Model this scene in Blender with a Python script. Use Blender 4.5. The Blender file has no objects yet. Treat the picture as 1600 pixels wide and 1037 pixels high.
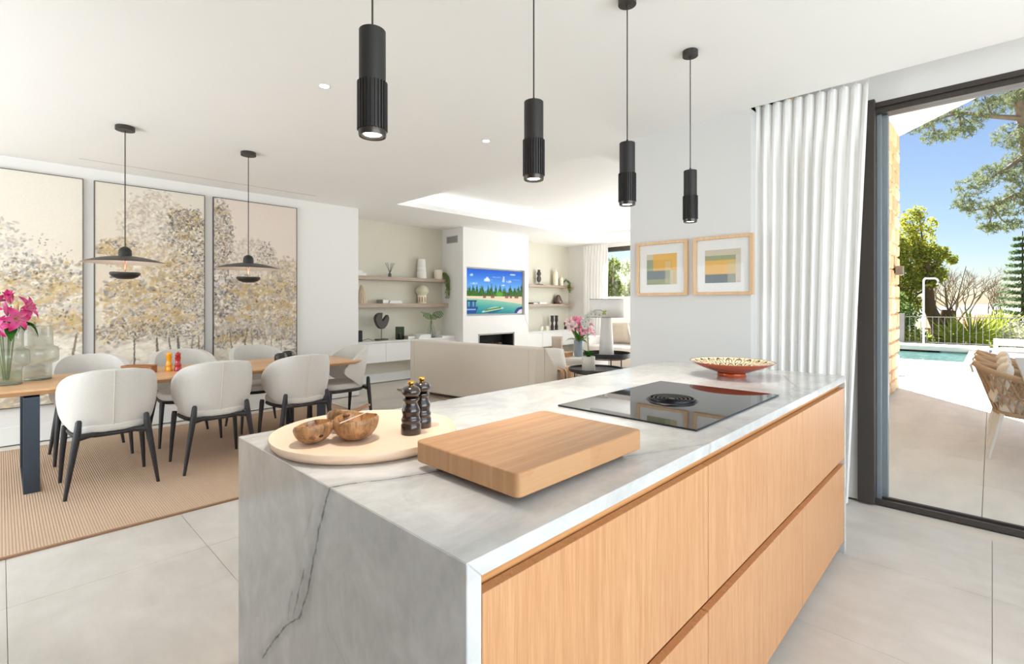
import bpy, bmesh, math, random
import numpy as np
from mathutils import Vector, Matrix

random.seed(7)
rng = np.random.default_rng(7)
SC = bpy.context.scene
COL = SC.collection
PI = math.pi

# ------------------------------------------------------------------ camera
cam_d = bpy.data.cameras.new('camera')
cam = bpy.data.objects.new('camera', cam_d)
COL.objects.link(cam)
cam.location = (0, 0, 1.30)
cam.rotation_euler = (PI / 2, 0, math.radians(44.08 - 90))
cam_d.sensor_width = 36
cam_d.lens = 774.6 / 1600 * 36
cam_d.shift_y = -44.5 / 1600
cam_d.clip_start = 0.05
cam_d.clip_end = 2000
SC.camera = cam

# ------------------------------------------------------------------ world, sun, daylight, exposure
SUN_DIR = Vector((0.82, 0.57, 0.95)).normalized()      # towards the sun
world = bpy.data.worlds.new('world')
SC.world = world
world.use_nodes = True
wn = world.node_tree
wn.nodes.clear()
sky = wn.nodes.new('ShaderNodeTexSky')
sky.sky_type = 'NISHITA'
sky.sun_disc = False
sky.sun_elevation = math.asin(SUN_DIR.z)
sky.sun_rotation = math.atan2(SUN_DIR.x, SUN_DIR.y)
sky.altitude = 50
sky.air_density = 1.0
sky.dust_density = 0.3
sky.ozone_density = 1.6
wbg = wn.nodes.new('ShaderNodeBackground')
wbg.inputs['Strength'].default_value = 0.069
wout = wn.nodes.new('ShaderNodeOutputWorld')
wmx = wn.nodes.new('ShaderNodeMix')
wmx.data_type = 'RGBA'
wmx.blend_type = 'MULTIPLY'
wmx.inputs[0].default_value = 1.0
wmx.inputs[7].default_value = (0.93, 0.96, 1.06, 1)
wn.links.new(sky.outputs[0], wmx.inputs[6])
wn.links.new(wmx.outputs[2], wbg.inputs[0])
wn.links.new(wbg.outputs[0], wout.inputs[0])

def add_light(name, kind, loc, direction, energy, color=(1, 1, 1), **kw):
    d = bpy.data.lights.new(name, kind)
    d.energy = energy
    d.color = color
    for k, v in kw.items():
        setattr(d, k, v)
    o = bpy.data.objects.new(name, d)
    o.location = loc
    o.rotation_euler = Vector(direction).to_track_quat('-Z', 'Y').to_euler()
    COL.objects.link(o)
    return o

add_light('sun', 'SUN', (0, 0, 20), -SUN_DIR, 14.0, (1.0, 0.98, 0.955), angle=math.radians(0.6))
# daylight entering through the large glazed opening in the rear wall
add_light('rear_window_daylight', 'AREA', (1.05, -2.52, 1.35), (0.12, 1, 0.42), 94, (0.855, 0.945, 1.0), shape='RECTANGLE', size=4.6, size_y=2.2)
add_light('dining_fill_light', 'AREA', (-2.5, 4.7, 1.2), (1, 0.06, -0.10), 70, (0.84, 0.94, 1.0), shape='RECTANGLE', size=3.2, size_y=1.7)  # added fill lamp for the dining area; this wall has no window

add_light('sitting_area_window_daylight', 'AREA', (9.36, 3.75, 1.35), (-1, 0.16, 0.02), 84, (0.85, 0.945, 1.0), shape='RECTANGLE', size=3.0, size_y=2.2)
SC.view_settings.view_transform = 'Standard'
SC.view_settings.look = 'None'
SC.view_settings.exposure = 0.84
SC.view_settings.gamma = 1.0
SC.view_settings.use_curve_mapping = False
SC.cycles.max_bounces = 14
SC.cycles.diffuse_bounces = 7
SC.cycles.transparent_max_bounces = 24
SC.cycles.sample_clamp_indirect = 6
SC.cycles.caustics_reflective = False
SC.cycles.caustics_refractive = False

# ------------------------------------------------------------------ colour and material helpers
def lin1(c):
    c = c / 255.0
    return c / 12.92 if c <= 0.04045 else ((c + 0.055) / 1.055) ** 2.4
def L(r, g, b):
    return (lin1(r), lin1(g), lin1(b))
def linarr(a):
    a = np.clip(np.asarray(a, float) / 255.0, 0, 1)
    return np.where(a <= 0.04045, a / 12.92, ((a + 0.055) / 1.055) ** 2.4)

class NT:
    def __init__(self, name):
        self.m = bpy.data.materials.new(name)
        self.m.use_nodes = True
        self.t = self.m.node_tree
        self.b = self.t.nodes['Principled BSDF']
        self.out = self.t.nodes['Material Output']
    def n(self, typ, **kw):
        nd = self.t.nodes.new(typ)
        for k, v in kw.items():
            if k[:1] == 'i' and k[1:].isdigit():
                self.put(nd.inputs[int(k[1:])], v)
            else:
                setattr(nd, k, v)
        return nd
    def put(self, sock, v):
        if isinstance(v, bpy.types.NodeSocket):
            self.t.links.new(v, sock)
        else:
            if hasattr(sock.default_value, '__len__') and len(sock.default_value) == 4 and len(v) == 3:
                v = (*v, 1)
            sock.default_value = v
    def math(self, op, a, b=0.0, c=None):
        nd = self.t.nodes.new('ShaderNodeMath')
        nd.operation = op
        self.put(nd.inputs[0], a)
        self.put(nd.inputs[1], b)
        if c is not None:
            self.put(nd.inputs[2], c)
        return nd.outputs[0]
    def mix(self, f, a, b, blend='MIX'):
        nd = self.t.nodes.new('ShaderNodeMix')
        nd.data_type = 'RGBA'
        nd.blend_type = blend
        self.put(nd.inputs[0], f)
        self.put(nd.inputs[6], a)
        self.put(nd.inputs[7], b)
        return nd.outputs[2]
    def coord(self, kind='Object'):
        if kind == 'World':
            return self.n('ShaderNodeNewGeometry').outputs['Position']
        return self.n('ShaderNodeTexCoord').outputs[kind]
    def mapped(self, scale=(1, 1, 1), kind='Object', rot=(0, 0, 0)):
        mp = self.n('ShaderNodeMapping')
        self.put(mp.inputs[0], self.coord(kind))
        mp.inputs['Scale'].default_value = scale
        mp.inputs['Rotation'].default_value = rot
        return mp.outputs[0]
    def noise(self, vec, scale=5, detail=4, rough=0.55, dist=0.0):
        nd = self.n('ShaderNodeTexNoise')
        self.put(nd.inputs['Vector'], vec)
        nd.inputs['Scale'].default_value = scale
        nd.inputs['Detail'].default_value = detail
        nd.inputs['Roughness'].default_value = rough
        nd.inputs['Distortion'].default_value = dist
        return nd.outputs[0]
    def ramp(self, v, lo, hi, a=0.0, b=1.0, smooth=False):
        nd = self.n('ShaderNodeMapRange')
        nd.interpolation_type = 'SMOOTHSTEP' if smooth else 'LINEAR'
        self.put(nd.inputs[0], v)
        nd.inputs[1].default_value = lo
        nd.inputs[2].default_value = hi
        nd.inputs[3].default_value = a
        nd.inputs[4].default_value = b
        return nd.outputs[0]
    def bump(self, h, strength=0.2, dist=0.002):
        nd = self.n('ShaderNodeBump')
        nd.inputs['Strength'].default_value = strength
        nd.inputs['Distance'].default_value = dist
        self.put(nd.inputs['Height'], h)
        self.t.links.new(nd.outputs[0], self.b.inputs['Normal'])
    def base(self, v):
        self.put(self.b.inputs['Base Color'], v)
    def set(self, **kw):
        names = dict(rough='Roughness', metal='Metallic', spec='Specular IOR Level', coat='Coat Weight', coatr='Coat Roughness',
                     sheen='Sheen Weight', trans='Transmission Weight', ior='IOR', sub='Subsurface Weight', es='Emission Strength')
        for k, v in kw.items():
            self.put(self.b.inputs[names[k]], v)

def plain(name, col, rough=0.5, metal=0.0, var=0.06, scale=12, bump=0.0, bscale=200, kind='Object', **kw):
    N = NT(name)
    v = N.coord(kind)
    f = N.noise(v, scale, 3)
    lo = tuple(c * (1 - var) for c in col)
    hi = tuple(min(1, c * (1 + var)) for c in col)
    N.base(N.mix(f, lo, hi))
    N.set(rough=rough, metal=metal, **kw)
    if bump:
        N.bump(N.noise(v, bscale, 2), bump)
    return N.m

def fabric(name, col, scale=420, var=0.08, bump=0.35, sheen=0.15):
    N = NT(name)
    c = N.coord('Object')
    a = N.noise(N.mapped((1, 1, 0.16)), scale, 2)
    b = N.noise(N.mapped((0.16, 0.16, 1)), scale, 2)
    w = N.math('ADD', N.math('MULTIPLY', a, 0.5), N.math('MULTIPLY', b, 0.5))
    f = N.ramp(w, 0.35, 0.65)
    big = N.noise(c, 9, 3)
    col1 = N.mix(f, tuple(x * (1 - var * 1.6) for x in col), tuple(min(1, x * (1 + var)) for x in col))
    N.base(N.mix(N.math('MULTIPLY', big, 0.12), col1, tuple(x * 0.8 for x in col)))
    N.set(rough=0.9, sheen=sheen, spec=0.2)
    N.bump(w, bump, 0.0012)
    return N.m

def wood(name, c1, c2, axis=2, grain=28, fine=160, rough=0.42, board=0.0, coat=0.0, kind='Object', dark=None):
    """fine straight grain running along the given axis"""
    N = NT(name)
    st = [1.0, 1.0, 1.0]
    st[axis] = 0.035
    st = tuple(st)
    v = N.mapped(st, kind)
    a = N.noise(v, grain, 4, 0.6, 0.3)
    b = N.noise(v, fine, 3, 0.6)
    f = N.math('ADD', N.math('MULTIPLY', a, 0.45), N.math('MULTIPLY', b, 0.55))
    f = N.ramp(f, 0.37, 0.63)
    col = N.mix(f, c1, c2)
    if board:
        # broader tone bands, one veneer leaf or lamella beside the next
        st2 = [board, board, board]
        st2[axis] = 0.02
        w = N.n('ShaderNodeTexVoronoi')
        w.feature = 'F1'
        N.put(w.inputs['Vector'], N.mapped(tuple(st2), kind))
        w.inputs['Scale'].default_value = 1.0
        sep = N.n('ShaderNodeSeparateColor', i0=w.outputs['Color'])
        col = N.mix(N.math('MULTIPLY', sep.outputs[0], 0.24), col, dark or tuple(x * 0.72 for x in c1))
    N.base(col)
    N.set(rough=rough, coat=coat, coatr=0.25)
    N.bump(b, 0.08, 0.001)
    return N.m

def glass(name, tint=(0.95, 0.97, 0.96), rough=0.0, alpha_tint=None, refl=1.0, ior=1.45):
    """thin sheet glass: clear with fresnel reflection"""
    N = NT(name)
    tr = N.n('ShaderNodeBsdfTransparent')
    tr.inputs[0].default_value = (*tint, 1)
    gl = N.n('ShaderNodeBsdfGlossy')
    gl.inputs['Roughness'].default_value = rough
    geo = N.n('ShaderNodeNewGeometry')
    dt = N.n('ShaderNodeVectorMath', operation='DOT_PRODUCT')
    N.put(dt.inputs[0], geo.outputs['Normal'])
    N.put(dt.inputs[1], geo.outputs['Incoming'])
    f0 = ((ior - 1) / (ior + 1)) ** 2
    sch = N.math('MULTIPLY_ADD', N.math('POWER', N.math('SUBTRACT', 1.0, N.math('ABSOLUTE', dt.outputs['Value'])), 5.0), 1 - f0, f0)
    mx = N.n('ShaderNodeMixShader')
    N.put(mx.inputs[0], N.math('MULTIPLY', sch, refl))
    N.t.links.new(tr.outputs[0], mx.inputs[1])
    N.t.links.new(gl.outputs[0], mx.inputs[2])
    N.t.links.new(mx.outputs[0], N.out.inputs[0])
    return N.m

def emit(name, col, strength):
    N = NT(name)
    N.base((0.8, 0.8, 0.8))
    N.put(N.b.inputs['Emission Color'], col)
    N.set(es=strength, rough=0.5)
    return N.m

def attr_mat(name, rough=0.7, emission=0.0, spec=0.3, bump=0.0):
    N = NT(name)
    a = N.n('ShaderNodeAttribute')
    a.attribute_name = 'paint'
    if emission:
        N.base((0.01, 0.01, 0.01))
        N.put(N.b.inputs['Emission Color'], a.outputs['Color'])
        N.set(es=emission)
    else:
        N.base(a.outputs['Color'])
    N.set(rough=rough, spec=spec)
    if bump:
        N.bump(N.noise(N.coord(), 160, 3), bump, 0.001)
    return N.m

def leafmat(name, c1, c2, trans=0.45):
    N = NT(name)
    f = N.noise(N.coord('World'), 3.0, 3)
    oi = N.noise(N.coord('World'), 40.0, 1)
    col = N.mix(N.ramp(N.math('ADD', N.math('MULTIPLY', f, 0.5), N.math('MULTIPLY', oi, 0.5)), 0.35, 0.65), c1, c2)
    d = N.n('ShaderNodeBsdfDiffuse')
    t = N.n('ShaderNodeBsdfTranslucent')
    N.put(d.inputs[0], col)
    N.put(t.inputs[0], col)
    mx = N.n('ShaderNodeMixShader')
    mx.inputs[0].default_value = trans
    N.t.links.new(d.outputs[0], mx.inputs[1])
    N.t.links.new(t.outputs[0], mx.inputs[2])
    N.t.links.new(mx.outputs[0], N.out.inputs[0])
    return N.m

def translucent(name, col, trans=0.4, bump=0.1):
    N = NT(name)
    f = N.noise(N.mapped((1, 1, 0.2)), 300, 2)
    c = N.mix(f, tuple(x * 0.94 for x in col), col)
    d = N.n('ShaderNodeBsdfDiffuse')
    t = N.n('ShaderNodeBsdfTranslucent')
    N.put(d.inputs[0], c)
    N.put(t.inputs[0], c)
    mx = N.n('ShaderNodeMixShader')
    mx.inputs[0].default_value = trans
    N.t.links.new(d.outputs[0], mx.inputs[1])
    N.t.links.new(t.outputs[0], mx.inputs[2])
    N.t.links.new(mx.outputs[0], N.out.inputs[0])
    return N.m

# ------------------------------------------------------------------ geometry helpers
class G:
    """collects simple solids into one mesh"""
    def __init__(self):
        self.V, self.F = [], []
    def add(self, V, F):
        o = len(self.V)
        self.V += [tuple(v) for v in V]
        self.F += [tuple(i + o for i in f) for f in F]
        return self
    def box(self, x0, y0, z0, x1, y1, z1):
        V = [(x0, y0, z0), (x1, y0, z0), (x1, y1, z0), (x0, y1, z0), (x0, y0, z1), (x1, y0, z1), (x1, y1, z1), (x0, y1, z1)]
        return self.add(V, [(0, 3, 2, 1), (4, 5, 6, 7), (0, 1, 5, 4), (1, 2, 6, 5), (2, 3, 7, 6), (3, 0, 4, 7)])
    def hexa(self, lower, upper):
        V = list(lower) + list(upper)
        return self.add(V, [(0, 3, 2, 1), (4, 5, 6, 7), (0, 1, 5, 4), (1, 2, 6, 5), (2, 3, 7, 6), (3, 0, 4, 7)])
    def prism(self, pts, z0, z1, axis=2):
        """extruded outline; axis 2: (x,y)->z, axis 1: (x,z)->y, axis 0: (y,z)->x"""
        n = len(pts)
        def P(p, h):
            return (p[0], p[1], h) if axis == 2 else (p[0], h, p[1]) if axis == 1 else (h, p[0], p[1])
        V = [P(p, z0) for p in pts] + [P(p, z1) for p in pts]
        F = [tuple(range(n))[::-1], tuple(range(n, 2 * n))]
        F += [(i, (i + 1) % n, n + (i + 1) % n, n + i) for i in range(n)]
        return self.add(V, F)
    def lathe(self, prof, c=(0, 0, 0), n=32, a0=0.0, a1=2 * PI, sx=1.0, sy=1.0):
        full = abs(a1 - a0 - 2 * PI) < 1e-6
        m = n if full else n + 1
        V, F, rows = [], [], []
        for r, z in prof:
            if r < 1e-6:
                rows.append([len(V)])
                V.append((c[0], c[1], c[2] + z))
            else:
                rows.append(list(range(len(V), len(V) + m)))
                for i in range(m):
                    a = a0 + (a1 - a0) * i / n
                    V.append((c[0] + r * sx * math.cos(a), c[1] + r * sy * math.sin(a), c[2] + z))
        for a, b in zip(rows, rows[1:]):
            for i in range(n):
                j = (i + 1) % m if full else i + 1
                if len(a) == 1 and len(b) == 1:
                    continue
                if len(a) == 1:
                    F.append((a[0], b[j], b[i]))
                elif len(b) == 1:
                    F.append((a[i], a[j], b[0]))
                else:
                    F.append((a[i], a[j], b[j], b[i]))
        return self.add(V, F)
    def cyl(self, x, y, z0, z1, r0, r1=None, n=24):
        r1 = r0 if r1 is None else r1
        return self.lathe([(0, z0), (r0, z0), (r1, z1), (0, z1)], (x, y, 0), n)
    def tube(self, pts, r, n=8, cap=True, closed=False, flat=1.0):
        pts = [Vector(p) for p in pts]
        k = len(pts)
        rs = r if hasattr(r, '__len__') else [r] * k
        V, F = [], []
        up = None
        for i, p in enumerate(pts):
            if closed:
                t = (pts[(i + 1) % k] - pts[i - 1])
            else:
                t = pts[min(i + 1, k - 1)] - pts[max(i - 1, 0)]
            t.normalize()
            if up is None:
                up = Vector((0, 0, 1)) if abs(t.z) < 0.9 else Vector((1, 0, 0))
            s = t.cross(up)
            if s.length < 1e-5:
                s = t.orthogonal()
            s.normalize()
            u = s.cross(t).normalized()
            up = u
            for j in range(n):
                a = 2 * PI * j / n
                V.append(p + s * (math.cos(a) * rs[i]) + u * (math.sin(a) * rs[i] * flat))
        for i in range(k if closed else k - 1):
            for j in range(n):
                a, b = i * n + j, i * n + (j + 1) % n
                c, d = ((i + 1) % k) * n + (j + 1) % n, ((i + 1) % k) * n + j
                F.append((a, b, c, d))
        if cap and not closed:
            F.append(tuple(range(n))[::-1])
            F.append(tuple(range((k - 1) * n, k * n)))
        return self.add(V, F)
    def ball(self, c, rx, ry=None, rz=None, nu=16, nv=10):
        ry = rx if ry is None else ry
        rz = rx if rz is None else rz
        prof = [(math.sin(PI * i / nv), -math.cos(PI * i / nv)) for i in range(nv + 1)]
        prof[0] = (0, -1)
        prof[-1] = (0, 1)
        o = len(self.V)
        self.lathe(prof, (0, 0, 0), nu)
        for i in range(o, len(self.V)):
            v = self.V[i]
            self.V[i] = (c[0] + v[0] * rx, c[1] + v[1] * ry, c[2] + v[2] * rz)
        return self
    def grid(self, P):
        """P: rows of points"""
        h, w = len(P), len(P[0])
        V = [p for row in P for p in row]
        F = [(i * w + j, i * w + j + 1, (i + 1) * w + j + 1, (i + 1) * w + j) for i in range(h - 1) for j in range(w - 1)]
        return self.add(V, F)
    def move(self, M, start=0):
        for i in range(start, len(self.V)):
            self.V[i] = tuple(M @ Vector(self.V[i]))
        return self

def link(name, me, mat, parent=None, loc=None, rot=None):
    o = bpy.data.objects.new(name, me)
    if mat is not None and not me.materials:
        me.materials.append(mat)
    COL.objects.link(o)
    if parent is not None:
        o.parent = parent
    if loc is not None:
        o.location = loc
    if rot is not None:
        o.rotation_euler = rot
    return o

def build(name, g, mat, parent=None, bevel=0.0, smooth=38, seg=2, solid=0.0, sub=0, offset=-1.0, recalc=True, loc=None, rot=None, label=None):
    me = bpy.data.meshes.new(name)
    me.from_pydata(g.V, [], g.F)
    if recalc:
        bm = bmesh.new()
        bm.from_mesh(me)
        bmesh.ops.recalc_face_normals(bm, faces=bm.faces)
        bm.to_mesh(me)
        bm.free()
    if smooth:
        me.shade_smooth()
        if smooth < 180:
            me.set_sharp_from_angle(angle=math.radians(smooth))
    me.update()
    o = link(name, me, mat, parent, loc, rot)
    if solid:
        md = o.modifiers.new('solid', 'SOLIDIFY')
        md.thickness = solid
        md.offset = offset
    if bevel:
        md = o.modifiers.new('bevel', 'BEVEL')
        md.width = bevel
        md.segments = seg
        md.limit_method = 'ANGLE'
        md.angle_limit = math.radians(40)
        md.use_clamp_overlap = True
    if sub:
        md = o.modifiers.new('sub', 'SUBSURF')
        md.levels = sub
        md.render_levels = sub
    if label:
        o['label'] = label
    return o

def tag(o, label, cat, group=None, kind=None):
    o['label'] = label
    o['category'] = cat
    if group:
        o['group'] = group
    if kind:
        o['kind'] = kind
    return o

def thing(name, label, cat, loc=(0, 0, 0), rz=0.0, group=None):
    o = bpy.data.objects.new(name, None)
    o.empty_display_size = 0.05
    COL.objects.link(o)
    o.location = loc
    o.rotation_euler = (0, 0, rz)
    return tag(o, label, cat, group)

def solo(name, g, mat, label, cat, loc=(0, 0, 0), rz=0.0, group=None, **kw):
    return tag(build(name, g, mat, None, loc=loc, rot=(0, 0, rz), **kw), label, cat, group)

def struct(name, g, mat, parent=None, **kw):
    o = build(name, g, mat, parent, **kw)
    if parent is None:
        o['kind'] = 'structure'
    return o

def dup(root, loc=None, rz=None, label=None, parent=None):
    c = root.copy()
    COL.objects.link(c)
    if parent is not None:
        c.parent = parent
    for ch in root.children:
        dup(ch, parent=c)
    if loc is not None:
        c.location = loc
    if rz is not None:
        c.rotation_euler = (0, 0, rz)
    if label:
        c['label'] = label
    return c

def rrect(x0, y0, x1, y1, r, n=5):
    pts = []
    for cx, cy, a in ((x1 - r, y0 + r, -PI / 2), (x1 - r, y1 - r, 0), (x0 + r, y1 - r, PI / 2), (x0 + r, y0 + r, PI)):
        for i in range(n + 1):
            t = a + PI / 2 * i / n
            pts.append((cx + r * math.cos(t), cy + r * math.sin(t)))
    return pts

def paint_panel(name, x0, x1, z0, z1, colors, mat, parent, y=0.0):
    """flat sheet in the XZ plane facing -Y that carries a painted picture as vertex colours; colors[row from bottom][col] in sRGB 0-255"""
    h, w = colors.shape[:2]
    xs = np.linspace(x0, x1, w)
    zs = np.linspace(z0, z1, h)
    V = np.zeros((h, w, 3))
    V[..., 0] = xs[None, :]
    V[..., 1] = y
    V[..., 2] = zs[:, None]
    idx = np.arange(h * w).reshape(h, w)
    F = np.stack([idx[:-1, :-1], idx[:-1, 1:], idx[1:, 1:], idx[1:, :-1]], -1).reshape(-1, 4)
    me = bpy.data.meshes.new(name)
    me.from_pydata(V.reshape(-1, 3).tolist(), [], F.tolist())
    at = me.color_attributes.new('paint', 'FLOAT_COLOR', 'POINT')
    c = np.ones((h * w, 4))
    c[:, :3] = linarr(colors).reshape(-1, 3)
    at.data.foreach_set('color', c.ravel())
    me.update()
    return link(name, me, mat, parent)

def quads(name, C, A, B, mat, parent=None):
    """loose leaf quads: centres C, half axes A and B (n,3 arrays)"""
    n = len(C)
    V = np.stack([C - A, C - B * 0.55, C + A, C + B * 0.55], 1).reshape(-1, 3)
    me = bpy.data.meshes.new(name)
    me.vertices.add(4 * n)
    me.vertices.foreach_set('co', V.astype(np.float32).ravel())
    me.loops.add(4 * n)
    me.loops.foreach_set('vertex_index', np.arange(4 * n, dtype=np.int32))
    me.polygons.add(n)
    me.polygons.foreach_set('loop_start', np.arange(0, 4 * n, 4, dtype=np.int32))
    me.polygons.foreach_set('loop_total', np.full(n, 4, dtype=np.int32))
    me.update(calc_edges=True)
    me.validate()
    return link(name, me, mat, parent)

def unit(v):
    return v / np.maximum(np.linalg.norm(v, axis=1, keepdims=True), 1e-6)

def scatter(clusters, n, size, shell=0.5):
    """leaf positions inside ellipsoid clusters (x,y,z,r,rz)"""
    cl = np.array([c[:5] for c in clusters], float)
    w = cl[:, 3] ** 2 * cl[:, 4]
    w = w ** 0.7
    k = rng.choice(len(cl), n, p=w / w.sum())
    d = unit(rng.normal(size=(n, 3)))
    r = rng.random(n) ** (1 / 3 * (1 - shell) + 0.12)
    P = cl[k, :3] + d * r[:, None] * np.stack([cl[k, 3], cl[k, 3], cl[k, 4]], 1)
    A = unit(rng.normal(size=(n, 3)))
    B = unit(np.cross(A, rng.normal(size=(n, 3))))
    s = size * (0.6 + 0.8 * rng.random((n, 1)))
    return P, A * s, B * s

# ------------------------------------------------------------------ materials
M = {}
M['wall'] = plain('white_wall_paint', (0.80, 0.785, 0.765), 0.75, var=0.015, scale=3, bump=0.03, bscale=180)
M['ceiling'] = plain('white_ceiling_paint', (0.88, 0.87, 0.855), 0.8, var=0.012, scale=2, bump=0.03, bscale=160)
M['beige'] = plain('beige_wall_paint', L(211, 207, 192), 0.75, var=0.03, scale=4)
M['trim'] = plain('white_trim', (0.82, 0.81, 0.79), 0.45, var=0.01)
M['oak'] = wood('oak_veneer', L(182, 130, 86), L(208, 158, 114), 2, 70, 300, 0.4, board=9.0, dark=L(190, 134, 88))
M['oak_rail'] = wood('oak_rail', L(190, 132, 78), L(212, 158, 104), 0, 26, 150, 0.45)
M['table_oak'] = wood('table_oak', L(205, 158, 112), L(226, 184, 140), 0, 14, 90, 0.38, board=7.0, dark=L(198, 146, 98))
N = NT('laminated_bamboo')
sx_ = N.n('ShaderNodeSeparateXYZ', i0=N.coord('Object'))
wn_ = N.n('ShaderNodeTexWhiteNoise')
wn_.noise_dimensions = '1D'
N.put(wn_.inputs['W'], N.math('FLOOR', N.math('MULTIPLY', sx_.outputs[1], 105.0)))
seg_ = N.math('FLOOR', N.math('ADD', N.math('MULTIPLY', sx_.outputs[0], 3.2), N.math('MULTIPLY', wn_.outputs['Value'], 9.0)))
wn2 = N.n('ShaderNodeTexWhiteNoise')
wn2.noise_dimensions = '2D'
cmb = N.n('ShaderNodeCombineXYZ', i0=seg_, i1=N.math('FLOOR', N.math('MULTIPLY', sx_.outputs[1], 105.0)))
N.put(wn2.inputs['Vector'], cmb.outputs[0])
fib = N.noise(N.mapped((0.05, 1, 1)), 140, 3, 0.6)
tone = N.math('ADD', N.math('MULTIPLY', wn2.outputs['Value'], 0.55), N.math('MULTIPLY', fib, 0.45))
col = N.mix(tone, L(172, 124, 82), L(197, 154, 112))
knot = N.ramp(N.noise(N.mapped((16, 95, 20)), 1.0, 2, 0.5), 0.66, 0.74, 0.0, 0.45, True)
N.base(N.mix(knot, col, L(172, 116, 70)))
N.set(rough=0.42)
M['bamboo'] = N.m
M['shelf'] = wood('grey_oak_shelf', L(160, 140, 122), L(182, 164, 146), 0, 22, 110, 0.5)
M['frame_oak'] = wood('light_oak_frame', L(206, 164, 120), L(224, 188, 148), 2, 24, 110, 0.45)
M['black'] = plain('matt_black_metal', (0.024, 0.022, 0.021), 0.48, 0.25, var=0.1, bump=0.02, bscale=500)
M['dark'] = plain('charcoal_metal', L(62, 58, 55), 0.45, 0.35, var=0.05)
M['bronze_frame'] = plain('dark_bronze_aluminium', L(78, 72, 68), 0.45, 0.45, var=0.05, bump=0.02, bscale=300)
M['stile'] = plain('grey_blue_aluminium', L(150, 160, 168), 0.35, 0.4, var=0.04)
M['steel'] = plain('blued_steel', L(58, 68, 80), 0.38, 0.45, var=0.12, scale=6)
M['blackwood'] = wood('black_stained_wood', (0.012, 0.012, 0.014), (0.024, 0.023, 0.027), 2, 20, 90, 0.42)
M['chair_fabric'] = fabric('cream_woven_fabric', (0.66, 0.64, 0.605), 460, 0.05, 0.4)
M['seam'] = plain('cream_piping', (0.62, 0.57, 0.50), 0.85, var=0.05, scale=80)
M['sofa'] = fabric('beige_sofa_fabric', (0.70, 0.62, 0.53), 300, 0.03, 0.2)
M['cushion'] = fabric('white_cushion_linen', (0.80, 0.765, 0.72), 300, 0.04, 0.25)
M['cushion_b'] = fabric('oat_cushion_linen', (0.66, 0.57, 0.47), 200, 0.08, 0.35)
M['tray'] = plain('pale_peach_lacquer', L(238, 210, 184), 0.42, var=0.015, scale=4)
M['curtain'] = translucent('white_linen_curtain', (0.95, 0.94, 0.922), 0.08)
M['glass'] = glass('window_glass', (0.985, 0.988, 0.982), ior=1.35)
M['vase_glass'] = glass('green_grey_glass', (0.81, 0.825, 0.79), ior=1.6)
t_ = M['vase_glass'].node_tree
o_ = t_.nodes['Material Output']
src = o_.inputs[0].links[0].from_socket
df_ = t_.nodes.new('ShaderNodeBsdfDiffuse')
df_.inputs[0].default_value = (*L(198, 196, 186), 1)
tl_ = t_.nodes.new('ShaderNodeBsdfTranslucent')
tl_.inputs[0].default_value = (*L(198, 196, 186), 1)
m1_ = t_.nodes.new('ShaderNodeMixShader')
m1_.inputs[0].default_value = 0.5
t_.links.new(df_.outputs[0], m1_.inputs[1])
t_.links.new(tl_.outputs[0], m1_.inputs[2])
m2_ = t_.nodes.new('ShaderNodeMixShader')
m2_.inputs[0].default_value = 0.26
t_.links.new(src, m2_.inputs[1])
t_.links.new(m1_.outputs[0], m2_.inputs[2])
t_.links.new(m2_.outputs[0], o_.inputs[0])
M['clear_glass'] = glass('clear_glass', (0.92, 0.95, 0.93), ior=1.4)
M['smoke_glass'] = glass('dark_green_glass', (0.30, 0.36, 0.31), ior=1.5)
M['blue_glass'] = plain('pale_blue_glass', L(186, 202, 216), 0.12, trans=0.35, var=0.06, scale=30)
M['mill_dark'] = wood('dark_lacquered_wood', L(30, 20, 16), L(46, 31, 25), 2, 16, 80, 0.16, coat=0.8)
M['brass'] = plain('gold_metal', L(226, 178, 92), 0.25, 1.0, var=0.03)
M['red'] = plain('red_lacquer', L(170, 20, 34), 0.15, var=0.05, coat=0.8)
M['yellow'] = plain('amber_lacquer', L(240, 166, 10), 0.15, var=0.05, coat=0.8)
M['white_ceramic'] = plain('white_ceramic', (0.80, 0.78, 0.75), 0.5, var=0.03, bump=0.05, bscale=120)
M['cream_ceramic'] = plain('cream_ceramic', L(236, 228, 208), 0.6, var=0.04, scale=20)
M['sage_ceramic'] = plain('sage_ceramic', L(206, 206, 182), 0.5, var=0.06, scale=14)
M['concrete'] = plain('pale_speckled_concrete', L(222, 217, 208), 0.8, var=0.12, scale=45, bump=0.15, bscale=90)
M['paper'] = plain('white_paper', (0.80, 0.79, 0.77), 0.7, var=0.03, scale=60)
M['grey_cover'] = plain('grey_book_cover', L(160, 150, 142), 0.6, var=0.05)
M['dark_stone'] = plain('charcoal_stone', L(78, 72, 70), 0.75, var=0.25, scale=30, bump=0.25, bscale=60)
M['lamp_white'] = plain('matt_white_lamp', (0.80, 0.79, 0.77), 0.55, var=0.01)
M['shade_white'] = translucent('white_lamp_shade', (0.93, 0.92, 0.91), 0.55)
M['led'] = emit('led_lens', (1.0, 0.97, 0.9), 9.0)
M['warm_glow'] = emit('warm_led_ring', (1.0, 0.88, 0.74), 1.0)
M['cove'] = emit('cove_led_strip', (0.88, 0.95, 1.0), 3.0)
M['stem'] = plain('green_stem', L(96, 130, 60), 0.55, var=0.15, scale=30)
M['leaf'] = leafmat('glossy_leaf', L(38, 82, 36), L(70, 120, 52), 0.25)
M['monstera'] = leafmat('monstera_leaf', L(52, 104, 46), L(96, 142, 70), 0.3)
M['trail'] = leafmat('trailing_leaf', L(110, 128, 76), L(150, 164, 104), 0.3)
M['orchid_white'] = plain('white_orchid_petal', (0.82, 0.81, 0.80), 0.6, var=0.02)
M['bud'] = plain('green_bud', L(168, 182, 70), 0.5, var=0.1)
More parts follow.
